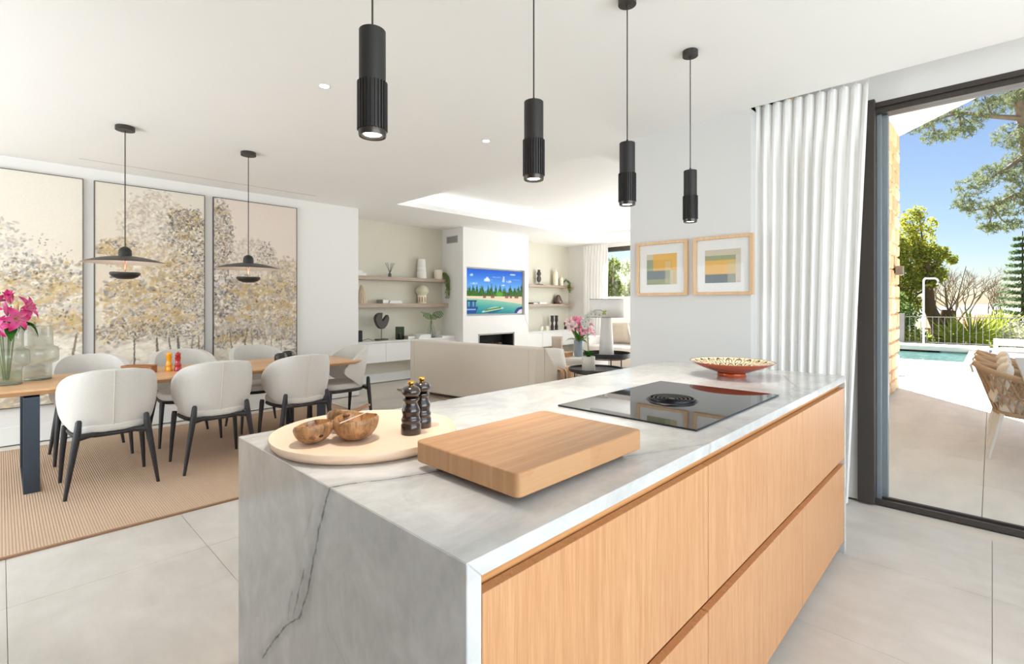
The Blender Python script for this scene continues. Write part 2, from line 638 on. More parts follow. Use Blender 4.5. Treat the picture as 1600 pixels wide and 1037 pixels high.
M['black_gloss'] = plain('black_gloss_ceramic', (0.012, 0.013, 0.014), 0.12, var=0.1, coat=0.6)
M['rattan'] = wood('rattan_cane', L(150, 96, 54), L(186, 128, 80), 0, 30, 120, 0.55)
M['rope'] = plain('tan_rope', L(184, 158, 132), 0.8, var=0.15, scale=90, bump=0.5, bscale=220)
M['white_alu'] = plain('white_powder_coated_metal', (0.80, 0.79, 0.77), 0.4, var=0.01)
M['table_grey'] = plain('pale_grey_composite', L(206, 206, 208), 0.35, var=0.03)
M['fence'] = plain('grey_fence_metal', L(128, 126, 124), 0.5, 0.2, var=0.05)
M['bark'] = plain('tree_bark', L(92, 74, 60), 0.9, var=0.3, scale=10, bump=0.5, bscale=30)
M['bark_pale'] = plain('pale_bark', L(150, 126, 108), 0.9, var=0.25, scale=10, bump=0.4, bscale=30)
M['metal_vase'] = plain('bronze_glazed_vase', L(120, 104, 98), 0.22, 0.7, var=0.2, scale=10)
M['driftwood'] = wood('pale_driftwood', L(196, 176, 152), L(222, 206, 184), 2, 20, 90, 0.7)
M['plaster'] = plain('white_render', (0.78, 0.75, 0.70), 0.85, var=0.04, scale=3)

def pit_print(name, col, col2):
    return plain(name, col, 0.7)

# stone floor tiles: pale limestone, tone varies from tile to tile
N = NT('limestone_tile')
w = N.coord('World')
f = N.noise(w, 2.2, 6, 0.62, 0.6)
g = N.noise(N.mapped((1.0, 0.35, 1.0), 'World'), 9, 5, 0.6)
oi = N.n('ShaderNodeObjectInfo')
mixv = N.math('ADD', N.math('MULTIPLY', f, 0.65), N.math('MULTIPLY', g, 0.35))
c = N.mix(N.ramp(mixv, 0.32, 0.68), L(188, 182, 174), L(213, 208, 202))
pit = N.ramp(N.noise(w, 55, 4, 0.7), 0.66, 0.74, 0.0, 0.30)
c = N.mix(pit, c, L(180, 172, 162))
c = N.mix(N.math('MULTIPLY', oi.outputs['Random'], 0.10), c, L(200, 194, 186))
N.base(c)
N.set(rough=0.42, spec=0.35)
N.bump(N.noise(w, 60, 4), 0.06, 0.001)
M['tile'] = N.m
M['grout'] = plain('grout', L(214, 207, 198), 0.9, var=0.05, scale=60, kind='World')

N = NT('terrace_tile')
w = N.coord('World')
f = N.noise(N.mapped((0.5, 1.4, 1.0), 'World'), 3.0, 6, 0.62, 0.5)
oi = N.n('ShaderNodeObjectInfo')
c = N.mix(N.ramp(f, 0.32, 0.68), L(216, 218, 220), L(232, 233, 234))
c = N.mix(N.math('MULTIPLY', oi.outputs['Random'], 0.12), c, L(214, 206, 194))
N.base(c)
N.set(rough=0.7)
M['terrace'] = N.m

# marble of the island: cloudy white-grey with a few dark veins that follow given lines
def float_curve(N, v, pts):
    nd = N.n('ShaderNodeFloatCurve')
    cm = nd.mapping
    cv = cm.curves[0]
    pts = sorted(pts)
    cv.points[0].location = pts[0]
    cv.points[1].location = pts[-1]
    for p in pts[1:-1]:
        cv.points.new(*p)
    for p in cv.points:
        p.handle_type = 'VECTOR'
    cm.update()
    N.put(nd.inputs['Value'], v)
    return nd.outputs[0]

def marble(name, veins, along, across):
    """veins: (points [(along, across)], half width, strength), 'along' and 'across' are world axes"""
    N = NT(name)
    w = N.coord('World')
    sep = N.n('ShaderNodeSeparateXYZ', i0=w)
    st = [0.9, 0.9, 0.9]
    st[along] = 0.62
    cloud = N.noise(N.mapped(tuple(st), 'World'), 5.5, 7, 0.62, 1.2)
    fine = N.noise(N.mapped(tuple(x * 1.0 for x in st), 'World'), 22, 5, 0.65, 0.8)
    cv = N.math('ADD', N.math('MULTIPLY', cloud, 0.7), N.math('MULTIPLY', fine, 0.3))
    c = N.mix(N.ramp(cv, 0.36, 0.64), L(182, 182, 180), L(209, 209, 208))
    blot = N.ramp(N.noise(N.mapped(tuple(st), 'World'), 11, 6, 0.7, 1.0), 0.60, 0.80, 0.0, 0.38, True)
    c = N.mix(blot, c, L(152, 150, 145))
    wob = N.math('MULTIPLY', N.math('SUBTRACT', N.noise(w, 26, 5, 0.7), 0.5), 0.020)
    for pts, half, strength in veins:
        lo = min(p[0] for p in pts)
        hi = max(p[0] for p in pts)
        a0 = min(p[1] for p in pts) - 0.02
        a1 = max(p[1] for p in pts) + 0.02
        npts = [((p[0] - lo) / (hi - lo), (p[1] - a0) / (a1 - a0)) for p in pts]
        t = N.ramp(sep.outputs[along], lo, hi)
        cu = float_curve(N, t, npts)
        y = N.math('MULTIPLY_ADD', cu, a1 - a0, a0)
        d = N.math('ABSOLUTE', N.math('ADD', N.math('SUBTRACT', sep.outputs[across], y), wob))
        core = N.ramp(d, half * 0.35, half, 1.0, 0.0, True)
        halo = N.ramp(d, half, half * 6, 0.30, 0.0, True)
        m = N.math('MAXIMUM', core, halo)
        inside = N.math('MULTIPLY', N.ramp(sep.outputs[along], lo - 0.004, lo + 0.01), N.ramp(sep.outputs[along], hi - 0.01, hi + 0.004, 1.0, 0.0))
        mod = N.ramp(N.noise(w, 34, 3), 0.28, 0.6, 0.45, 1.0)
        m = N.math('MULTIPLY', N.math('MULTIPLY', m, inside), N.math('MULTIPLY', mod, strength))
        c = N.mix(m, c, L(84, 84, 80))
    N.base(c)
    N.set(rough=0.16, spec=0.5)
    return N.m

M['marble_panel'] = marble('marble_waterfall', [
    ([(0.376, 1.367), (0.436, 1.31), (0.536, 1.205), (0.584, 1.134), (0.601, 1.123), (0.661, 1.091), (0.731, 1.064), (0.828, 1.029), (0.925, 0.981)], 0.0062, 0.95),
    ([(0.571, 1.169), (0.648, 1.134), (0.708, 1.107)], 0.0062, 0.8),
    ([(0.543, 1.199), (0.585, 1.193), (0.634, 1.169)], 0.003, 0.6),
    ([(0.769, 1.112), (0.868, 1.059)], 0.003, 0.4),
    ([(0.5, 0.80), (0.56, 0.84), (0.6, 0.94), (0.64, 1.02)], 0.002, 0.25)], 2, 1)
M['marble_top'] = marble('marble_worktop', [
    ([(0.470, 0.985), (0.543, 0.961), (0.592, 0.933), (0.685, 0.905), (0.82, 0.84), (1.0, 0.78)], 0.0042, 0.95),
    ([(1.06, 0.66), (1.094, 0.648), (1.24, 0.592), (1.358, 0.545)], 0.004, 0.35),
    ([(2.384, 0.545), (2.417, 0.615), (2.45, 0.64), (2.536, 0.645), (2.733, 0.732), (2.9, 0.80)], 0.010, 0.45),
    ([(2.18, 0.56), (2.32, 0.617), (2.417, 0.615)], 0.006, 0.3)], 0, 1)

# ------------------------------------------------------------------ room shell
CEIL = 2.65
TX, TY = 0.755, 1.51        # floor tile pitch
g = G().box(-2.6, -2.6, -0.10, 3.97, 7.4, -0.012)
g.box(3.97, 1.3, -0.10, 9.7, 7.4, -0.012)
floor = struct('floor', g, M['grout'], smooth=0)
tile_me = None
def lay_tiles(parent, xs, ys, mat, top=0.0, gap=0.0010, keep=None):
    me = None
    for x in xs:
        for y in ys:
            if keep and not keep(x, y):
                continue
            if me is None:
                o = build('tile', G().box(gap, gap, -0.012, TX - gap, TY - gap, 0.0), mat, parent, smooth=0, bevel=0.0008, seg=1)
                me = o.data
            else:
                o = link('tile', me, None, parent)
                md = o.modifiers.new('bevel', 'BEVEL')
                md.width = 0.0008
                md.segments = 1
            o.location = (x, y, top)
lay_tiles(floor, [0.02 + TX * i for i in range(-3, 5)], [TY * j for j in range(-1, 4)], M['tile'])
lay_tiles(floor, [0.02 + TX * i for i in range(5, 12)], [TY * j for j in range(1, 4)], M['tile'])

# ceiling with the recessed coffer over the sitting area and the curtain pocket along the glazing
g = G()
g.box(-2.7, -2.7, CEIL, 3.61, 1.2, 2.96)
g.box(-2.7, 1.2, CEIL, 3.75, 7.4, 2.72)
g.box(3.75, 1.2, CEIL, 9.75, 2.57, 2.72)
g.box(3.75, 5.82, CEIL, 9.75, 7.4, 2.72)
g.box(8.3, 2.57, CEIL, 9.75, 5.82, 2.72)
g.box(3.61, -2.7, 2.90, 4.2, 1.2, 2.96)
g.box(-2.7, 1.2, 2.90, 9.75, 7.5, 2.98)
ceiling = struct('ceiling', g, M['ceiling'], smooth=0)
g = G()
g.box(3.50, 2.30, 2.72, 3.56, 6.10, 2.90).box(8.50, 2.30, 2.72, 8.56, 6.10, 2.90)
g.box(3.50, 2.30, 2.72, 8.56, 2.36, 2.90).box(3.50, 6.04, 2.72, 8.56, 6.10, 2.90)
build('coffer_side', g, M['ceiling'], ceiling, smooth=0)
g = G().box(3.70, 5.90, 2.722, 8.36, 5.93, 2.735).box(3.62, 2.5, 2.722, 3.65, 5.93, 2.735)
g.box(8.40, 2.5, 2.722, 8.43, 5.93, 2.735).box(3.70, 2.44, 2.722, 8.36, 2.47, 2.735)
build('cove_light_strip', g, M['cove'], ceiling, smooth=0)
struct('trim_1', G().box(0.51, 6.09, CEIL - 0.0015, 2.76, 6.115, CEIL + 0.01), plain('slot_diffuser', (0.62, 0.60, 0.58), 0.6), smooth=0)

# walls
struct('wall_left', G().box(-2.7, 6.48, 0, 3.547, 6.70, CEIL).box(3.40, 6.70, 0, 3.547, 7.30, CEIL), M['wall'], smooth=0)
struct('wall_back', G().box(3.40, 7.28, 0, 9.75, 7.45, CEIL), M['beige'], smooth=0)
struct('wall_rear', G().box(-2.7, -2.75, 0, -1.9, -2.6, CEIL).box(3.4, -2.75, 0, 4.2, -2.6, CEIL).box(-1.9, -2.75, 2.5, 3.4, -2.6, CEIL).box(-1.9, -2.75, 0, 3.4, -2.6, 0.1), M['wall'], smooth=0)
struct('wall_kitchen', G().box(-2.75, 2.6, 0, -2.6, 6.7, 2.96), M['wall'], smooth=0)
struct('wall_bounce_cut', G().box(-2.75, -2.75, 0, -2.0, 2.45, 2.96), plain('low_bounce_brown', L(120, 92, 66), 0.5), smooth=0)  # unseen wall, made dark brown to cut bounce light on the island end
# unseen wall added to keep the dining fill light off the island's end panel
struct('wall_light_blocker', G().box(-2.6, 2.45, 0, -0.35, 2.60, CEIL), M['wall'], smooth=0)
struct('wall_right', G().box(3.62, 1.2, 0, 3.97, 2.147, 2.95).box(3.97, 1.12, 0, 9.45, 1.40, 2.95), plain('wall_right_grey', (0.66, 0.655, 0.645), 0.75, var=0.015, scale=3), smooth=0)  # one even tone, greyer than the white walls
# wall around the glazed door, behind the curtain
struct('wall_door', G().box(3.97, 0.637, 0, 4.2, 1.2, 2.96).box(3.97, -2.7, 2.607, 4.2, 0.637, 2.96), M['wall'], smooth=0)
# window wall of the sitting area
struct('wall_window', G().box(9.45, 6.5, 0, 9.68, 7.3, CEIL).box(9.45, 1.12, 2.556, 9.68, 6.5, CEIL).box(9.45, 1.12, 0, 9.68, 2.2, CEIL), M['wall'], smooth=0)
struct('baseboard_left', G().box(-2.6, 6.465, 0, 3.547, 6.482, 0.165).box(3.545, 6.48, 0, 3.56, 7.28, 0.15), M['trim'], smooth=0, bevel=0.003)
struct('baseboard_back', G().box(3.56, 7.262, 0, 5.67, 7.282, 0.145).box(7.38, 7.262, 0, 9.45, 7.282, 0.145), M['trim'], smooth=0, bevel=0.003)

# chimney breast with recesses for the screen and the fire
X0, X1, YF, YB = 5.67, 7.38, 6.69, 7.28
tx0, tx1, tz0, tz1 = 5.755, 7.275, 1.075, 1.955
fx0, fx1, fz0, fz1 = 6.03, 6.975, 0.42, 0.745
g = G()
g.box(X0, YF + 0.30, 0, X1, YB, CEIL)                                  # core
g.box(X0, YF, tz1, X1, YF + 0.30, CEIL)
g.box(X0, YF, tz0, tx0, YF + 0.30, tz1).box(tx1, YF, tz0, X1, YF + 0.30, tz1)
g.box(X0, YF, fz1, X1, YF + 0.30, tz0)
g.box(X0, YF, fz0, fx0, YF + 0.30, fz1).box(fx1, YF, fz0, X1, YF + 0.30, fz1)
g.box(X0, YF, 0, X1, YF + 0.30, fz0)
g.box(tx0, YF + 0.075, tz0, tx1, YF + 0.30, tz1)
chim = struct('chimney_breast', g, M['wall'], smooth=0)
g = G()
for a in ((fx0, fz0, fx1, fz0 + 0.025), (fx0, fz1 - 0.025, fx1, fz1), (fx0, fz0, fx0 + 0.025, fz1), (fx1 - 0.025, fz0, fx1, fz1)):
    g.box(a[0], YF - 0.004, a[1], a[2], YF + 0.02, a[3])
fp = thing('fireplace', 'recessed black fireplace insert with a slim grey frame under the television', 'fireplace', (0, 0, 0))
build('frame', g, plain('grey_steel', L(140, 136, 132), 0.4, 0.5), fp, smooth=0)
fire_dark = plain('soot_black', (0.012, 0.012, 0.012), 0.8)
g = G().box(fx0 + 0.02, YF + 0.27, fz0 + 0.02, fx1 - 0.02, YF + 0.295, fz1 - 0.02).box(fx0 + 0.02, YF + 0.02, fz0 + 0.02, fx1 - 0.02, YF + 0.27, fz0 + 0.04)
g.box(fx0 + 0.02, YF + 0.02, fz0 + 0.04, fx0 + 0.035, YF + 0.27, fz1 - 0.02).box(fx1 - 0.035, YF + 0.02, fz0 + 0.04, fx1 - 0.02, YF + 0.27, fz1 - 0.02)
build('firebox', g, fire_dark, fp, smooth=0)
g = G()
for i in range(4):
    g.tube([(6.25 + i * 0.13, YF + 0.10 + 0.03 * (i % 2), fz0 + 0.075 + 0.03 * (i % 2)), (6.5 + i * 0.1, YF + 0.2, fz0 + 0.10)], 0.028, 8)
build('logs', g, M['bark'], fp)

# ventilation grille on the side of the chimney breast
v = thing('air_vent', 'small square white air vent high on the side of the chimney breast', 'vent', (X0, 6.99, 2.45))
g = G().box(-0.012, -0.155, -0.065, 0, 0.155, -0.052).box(-0.012, -0.155, 0.052, 0, 0.155, 0.065).box(-0.012, -0.155, -0.065, 0, -0.14, 0.065).box(-0.012, 0.14, -0.065, 0, 0.155, 0.065)
vent_m = plain('vent_grey', (0.52, 0.51, 0.50), 0.5)
build('frame', g, vent_m, v, smooth=0)
build('backing', G().box(-0.002, -0.14, -0.052, 0, 0.14, 0.052), plain('vent_shadow_grey', (0.25, 0.25, 0.25), 0.8), v, smooth=0)
sl = None
for i in range(7):
    z = -0.045 + i * 0.015
    if sl is None:
        sl = build('slat', G().hexa([(-0.010, -0.14, 0), (-0.002, -0.14, 0.006), (-0.002, 0.14, 0.006), (-0.010, 0.14, 0)], [(-0.010, -0.14, 0.003), (-0.002, -0.14, 0.009), (-0.002, 0.14, 0.009), (-0.010, 0.14, 0.003)]), vent_m, v, smooth=0)
        sl.location.z = z
    else:
        link('slat', sl.data, None, v, (0, 0, z))

# glazed sliding door to the terrace
door = build('door_1', G().box(3.93, 0.546, 0, 4.10, 0.637, 2.622), M['bronze_frame'], None, smooth=0, bevel=0.003)
door['kind'] = 'structure'
build('frame_head', G().box(3.965, -2.6, 2.575, 4.10, 0.546, 2.607).box(3.985, -2.6, 2.54, 4.10, 0.546, 2.575), M['bronze_frame'], door, smooth=0, bevel=0.002)
build('threshold_track', G().box(3.965, -2.6, 0, 3.985, 0.546, 0.030).box(3.985, -2.6, 0, 4.11, 0.546, 0.016).box(4.03, -2.6, 0.016, 4.045, 0.546, 0.032), M['bronze_frame'], door, smooth=0)
build('frame_stile', G().box(4.05, 0.49, 0.016, 4.10, 0.546, 2.54).box(4.015, 0.52, 0.016, 4.045, 0.546, 2.54), M['stile'], door, smooth=0, bevel=0.002)
build('glass_pane', G().box(4.022, -2.6, 0.03, 4.030, 0.535, 2.545), M['glass'], door, smooth=0)

# window of the sitting area
win = struct('window_1', G().box(9.50, 2.2, 2.46, 9.62, 6.5, 2.556).box(9.50, 2.2, 0, 9.62, 6.5, 0.06).box(9.50, 6.44, 0.06, 9.62, 6.5, 2.46).box(9.50, 2.2, 0.06, 9.62, 2.26, 2.46).box(9.50, 4.1, 0.06, 9.60, 4.16, 2.46), M['bronze_frame'], smooth=0, bevel=0.003)
build('glass_pane', G().box(9.55, 4.16, 0.06, 9.556, 6.44, 2.46), M['glass'], win, smooth=0)
build('glass_pane', G().box(9.55, 2.26, 0.06, 9.556, 4.1, 2.46), M['glass'], win, smooth=0)

# ------------------------------------------------------------------ terrace, stone wall, roof, garden
terr = struct('terrace', G().box(4.11, -6, -0.12, 14.62, 1.05, -0.014).box(14.62, -6, -0.12, 18.32, 0.40, -0.014).box(18.32, -6, -0.12, 20.4, 1.05, -0.014).box(9.7, 1.05, -0.12, 14.66, 9, -0.014).box(18.3, 1.05, -0.12, 20.4, 9, -0.014), M['grout'], smooth=0)
def keep_t(x, y):
    if x + TX < 4.13:
        return False
    if y > 0.9 and x < 9.6:
        return False
    if x + TX > 14.6 and x < 18.4 and y > 0.0:
        return False
    return True
lay_tiles(terr, [0.02 + TX * 5.45 + TX * i for i in range(0, 21)], [-2 * TY + 0.045, -TY + 0.045, 0.045, TY + 0.045], M['terrace'], top=0.0, gap=0.002, keep=keep_t)

# living wing clad in rubble stone towards the terrace
sw = struct('wall_terrace', G().box(4.2, 1.055, 0, 9.66, 1.12, 3.9).box(9.60, 1.055, 0, 9.70, 1.30, 3.9).box(9.5, 1.12, 2.95, 9.70, 7.5, 3.9), plain('lime_mortar', L(238, 208, 172), 0.9, var=0.12, scale=12, bump=0.4, bscale=40), smooth=0)
stone_m = []
for k, c in enumerate(((232, 196, 156), (222, 182, 140), (238, 212, 178), (228, 198, 160))):
    stone_m.append(plain('sandstone_%s' % ('ochre', 'tan', 'pale', 'buff')[k], L(*c), 0.92, var=0.14, scale=9, bump=0.6, bscale=35, kind='World'))
stone_me = []
for k in range(6):
    r = random.Random(k)
    n = 7
    pts = []
    for i in range(8):
        a = 2 * PI * i / 8 + r.uniform(-0.15, 0.15)
        q = 1.0 / max(abs(math.cos(a)), abs(math.sin(a))) * r.uniform(0.80, 0.94)
        pts.append((0.5 * q * math.cos(a), 0.5 * q * math.sin(a)))
    g = G()
    inner = [(p[0] * 0.86, p[1] * 0.86) for p in pts]
    V = [(p[0], 0.0, p[1]) for p in pts] + [(p[0], -0.035, p[1]) for p in pts] + [(p[0], -0.055 - r.uniform(0, 0.012), p[1]) for p in inner]
    F = []
    for b in (0, 8):
        F += [(b + i, b + (i + 1) % 8, b + 8 + (i + 1) % 8, b + 8 + i) for i in range(8)]
    F.append(tuple(range(16, 24)))
    g.add(V, F)
    me = bpy.data.meshes.new('stone')
    me.from_pydata(g.V, [], g.F)
    me.materials.append(stone_m[k % 4])
    me.update()
    stone_me.append(me)
z = 0.0
rr = random.Random(3)
while z < 3.86:
    h = rr.uniform(0.15, 0.27)
    if z + h > 3.80:
        h = 3.88 - z
    x = 9.68
    while x > 4.3:
        wd = rr.uniform(0.26, 0.56)
        o = link('stone', rr.choice(stone_me), None, sw)
        o.location = (x - wd / 2, 1.06, z + h / 2)
        o.scale = (wd * 1.04, 0.6, h * 1.04)
        x -= wd
    z += h
lamp = thing('wall_lamp', 'small square grey lamp fixed high on the stone wall outside', 'wall lamp', (9.1, 1.01, 1.78))
build('body', G().box(-0.06, -0.09, -0.065, 0.06, 0.0, 0.065), plain('stainless_grey', L(150, 142, 134), 0.4, 0.5), lamp, smooth=0, bevel=0.006)
build('lens', G().box(-0.045, -0.075, -0.068, 0.045, -0.015, -0.064), plain('frosted_lens', (0.7, 0.7, 0.66), 0.3), lamp, smooth=0)
build('bracket', G().box(-0.04, 0.0, -0.04, 0.04, 0.05, 0.04), M['dark'], lamp, smooth=0)

# pitched roof over the terrace, white underneath
def roof_z(y):
    return 3.86 + 0.394 * (1.05 - y)
ry = -1.7
g = G()
g.prism([(1.30, roof_z(1.30)), (ry, roof_z(ry)), (-4.6, roof_z(ry) - 0.394 * 2.9), (-4.6, roof_z(ry) - 0.394 * 2.9 + 0.16), (ry, roof_z(ry) + 0.16), (1.30, roof_z(1.30) + 0.16)], 4.0, 9.62, 0)
struct('roof', g, M['plaster'], smooth=0)
struct('wall_facade', G().box(4.0, -2.7, 2.98, 4.2, 1.12, 3.9), M['plaster'], smooth=0)

# pool
pool_m = plain('pool_mosaic', L(112, 158, 150), 0.4, var=0.12, scale=14, kind='World')
pool = struct('pool', G().box(14.66, 0.43, -1.3, 18.3, 8, -1.2).box(14.60, 0.37, -1.3, 14.66, 8, -0.03).box(18.3, 0.37, -1.3, 18.36, 8, 0.06).box(14.6, 0.37, -1.3, 18.36, 0.43, -0.03), pool_m, smooth=0)
build('coping', G().box(14.30, 0.05, -0.03, 14.68, 8, 0.012).box(14.68, 0.05, -0.03, 18.3, 0.45, 0.012).box(18.27, 0.05, -0.03, 19.3, 8, 0.10), M['plaster'], pool, smooth=0, bevel=0.01)
N = NT('pool_water')
N.base(L(120, 186, 180))
N.set(rough=0.03, trans=0.6, ior=1.33)
N.bump(N.noise(N.mapped((1, 3, 1), 'World'), 2.2, 4, 0.6, 0.8), 0.35, 0.05)
build('water', G().box(14.66, 0.43, -0.3, 18.3, 8, -0.07), N.m, pool, smooth=0)

# ground beyond the terrace falls away to a valley with low hills
N = NT('dry_grass_ground')
f = N.noise(N.coord('World'), 0.6, 6)
N.base(N.mix(N.ramp(f, 0.35, 0.65), L(84, 102, 58), L(124, 128, 84)))
N.set(rough=0.95)
ground_m = N.m
rows = []
for i in range(24):
    x = 20.3 + (i / 23) ** 2.2 * 380
    rows.append([(x, y, -0.5 - 7.5 * min(1, (x - 20.3) / 90) + 0.25 * math.sin(x * 0.2 + y * 0.11)) for y in np.linspace(-160, 160, 30)])
struct('garden_ground', G().grid(rows), ground_m, smooth=180)
struct('side_ground', G().box(9.7, 9, -0.4, 20.4, 30, -0.1).box(-2, -30, -0.5, 20.4, -6, -0.12), ground_m, smooth=0)
rows = []
ys = np.linspace(-260, 200, 60)
for i in range(8):
    t = i / 7
    rows.append([(330 + 120 * t, y, -8 + (5.0 + 3.2 * math.sin(y * 0.021 + 0.7) + 1.8 * math.sin(y * 0.057 + 2)) * math.sin(PI * min(1, t * 1.1) * 0.5)) for y in ys])
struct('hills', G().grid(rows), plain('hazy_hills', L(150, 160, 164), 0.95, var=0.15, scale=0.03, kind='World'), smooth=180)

# ------------------------------------------------------------------ kitchen island
IX0, IX1, IY0, IY1, IT = 0.474, 3.092, 0.551, 1.548, 0.92
isl = thing('kitchen_island', 'long kitchen island in white veined marble with oak drawer fronts', 'island', (0, 0, 0))
def miter_slab():
    t = 0.030
    g = G()
    g.hexa([(IX0 + t, IY0, IT - t), (IX1 - t, IY0, IT - t), (IX1 - t, IY1, IT - t), (IX0 + t, IY1, IT - t)],
           [(IX0, IY0, IT), (IX1, IY0, IT), (IX1, IY1, IT), (IX0, IY1, IT)])
    return g
build('worktop', miter_slab(), M['marble_top'], isl, bevel=0.0015, seg=1, smooth=0, label='white marble worktop with grey veins')
t = 0.030
g = G().hexa([(IX0, IY0, 0), (IX0 + t, IY0, 0), (IX0 + t, IY1, 0), (IX0, IY1, 0)], [(IX0, IY0, IT), (IX0 + t, IY0, IT - t), (IX0 + t, IY1, IT - t), (IX0, IY1, IT)])
build('end_panel', g, M['marble_panel'], isl, bevel=0.0015, seg=1, smooth=0, label='marble end panel with a dark branching vein')
g = G().hexa([(IX1 - t, IY0, 0), (IX1, IY0, 0), (IX1, IY1, 0), (IX1 - t, IY1, 0)], [(IX1 - t, IY0, IT - t), (IX1, IY0, IT), (IX1, IY1, IT), (IX1 - t, IY1, IT - t)])
build('end_panel', g, M['marble_panel'], isl, bevel=0.0015, seg=1, smooth=0)
cx0, cx1 = IX0 + t, IX1 - t
build('carcass', G().box(cx0, IY0 + 0.06, 0.08, cx1, IY1, 0.885), M['oak'], isl, smooth=0)
build('plinth', G().box(cx0, IY0 + 0.08, 0, cx1, IY1 - 0.02, 0.08), plain('plinth_grey', L(150, 146, 140), 0.5), isl, smooth=0)
for z0, z1 in ((0.845, 0.888), (0.425, 0.497)):
    build('grip_rail', G().box(cx0, IY0 + 0.028, z0, cx1, IY0 + 0.06, z1), M['oak_rail'], isl, smooth=0)
seams = [cx0 + 0.002, 1.340, 2.268, cx1]
for a, b in zip(seams, seams[1:]):
    for z0, z1 in ((0.495, 0.860), (0.065, 0.462)):
        d = build('drawer', G().box(a + 0.0015, IY0 + 0.003, z0, b - 0.0015, IY0 + 0.024, z1), M['oak'], isl, bevel=0.001, seg=1, smooth=0)
        build('drawer_back', G().box(a + 0.004, IY0 + 0.024, z0 + 0.002, b - 0.004, IY0 + 0.058, z1 - 0.035), M['oak'], d, smooth=0)

# induction hob with the round extractor in its centre
hob = thing('induction_hob', 'flush black glass induction hob with a round extractor in its middle', 'hob', (1.831, 0.892, IT))
N = NT('black_ceramic_glass')
N.base((0.010, 0.010, 0.011))
N.set(rough=0.02, spec=0.5)
M['hob'] = N.m
build('glass_plate', G().box(-0.395, -0.2625, 0.0, 0.395, 0.2625, 0.006), M['hob'], hob, bevel=0.001, seg=1, smooth=0)
ring_m = plain('black_vent_plastic', (0.012, 0.012, 0.013), 0.32)
ex = build('extractor_bowl', G().lathe([(0, 0.0062), (0.088, 0.0062), (0.094, 0.0085), (0.097, 0.0062)], (-0.02, 0.0, 0), 40), ring_m, hob, smooth=50)
rp = [[(r - 0.0028, 0.0064), (r - 0.0028, 0.0150 - 0.09 * (0.09 - r) * 0.5), (r + 0.0028, 0.0160 - 0.09 * (0.09 - r) * 0.5), (r + 0.0028, 0.0064)] for r in (0.022, 0.038, 0.053, 0.068, 0.083)]
for prof in rp:
    build('ring', G().lathe(prof, (-0.02, 0, 0), 40), ring_m, ex, smooth=30)
build('hub', G().lathe([(0, 0.013), (0.012, 0.012), (0.014, 0.0064)], (-0.02, 0, 0), 20), ring_m, ex, smooth=30)

# thick bamboo chopping board on rubber feet
cb = thing('chopping_board', 'thick laminated bamboo chopping board lying on the marble worktop', 'chopping board', (0.895, 0.795, IT))
bb = build('board', G().prism(rrect(-0.227, -0.164, 0.227, 0.164, 0.014, 4), 0.016, 0.064), M['bamboo'], cb, bevel=0.004, seg=3, smooth=40)
foot_m = plain('dark_rubber', (0.03, 0.028, 0.026), 0.8)
for sx in (-1, 1):
    for sy in (-1, 1):
        build('foot', G().cyl(sx * 0.18, sy * 0.12, 0, 0.0165, 0.013, 0.015, 14), foot_m, cb, smooth=40)

# round tray with what stands on it
TR = (0.717, 1.262, IT)
tr = thing('serving_tray', 'large round peach lacquered tray with a low raised rim', 'tray', TR)
build('dish', G().lathe([(0, 0.0), (0.215, 0.0), (0.238, 0.004), (0.249, 0.017), (0.250, 0.026), (0.2485, 0.0285), (0.245, 0.027), (0.238, 0.021), (0.228, 0.0195), (0, 0.0195)], (0, 0, 0), 72), M['tray'], tr, smooth=45)
TZ = IT + 0.0197

N = NT('coconut_outside')
w = N.coord('Object')
st = N.noise(N.mapped((1, 1, 0.18)), 90, 4, 0.7, 0.6)
bl = N.noise(w, 26, 4, 0.6, 0.5)
c = N.mix(N.ramp(N.math('ADD', N.math('MULTIPLY', st, 0.55), N.math('MULTIPLY', bl, 0.45)), 0.36, 0.62), L(86, 58, 34), L(184, 140, 96))
N.base(c)
N.set(rough=0.42)
N.bump(st, 0.3, 0.002)
M['coco'] = N.m
N = NT('coconut_inside')
bl = N.noise(N.mapped((1, 1, 0.3)), 34, 5, 0.65, 0.8)
N.base(N.mix(N.ramp(bl, 0.36, 0.6), L(96, 56, 28), L(206, 158, 108)))
N.set(rough=0.22, coat=0.4)
M['coco_in'] = N.m

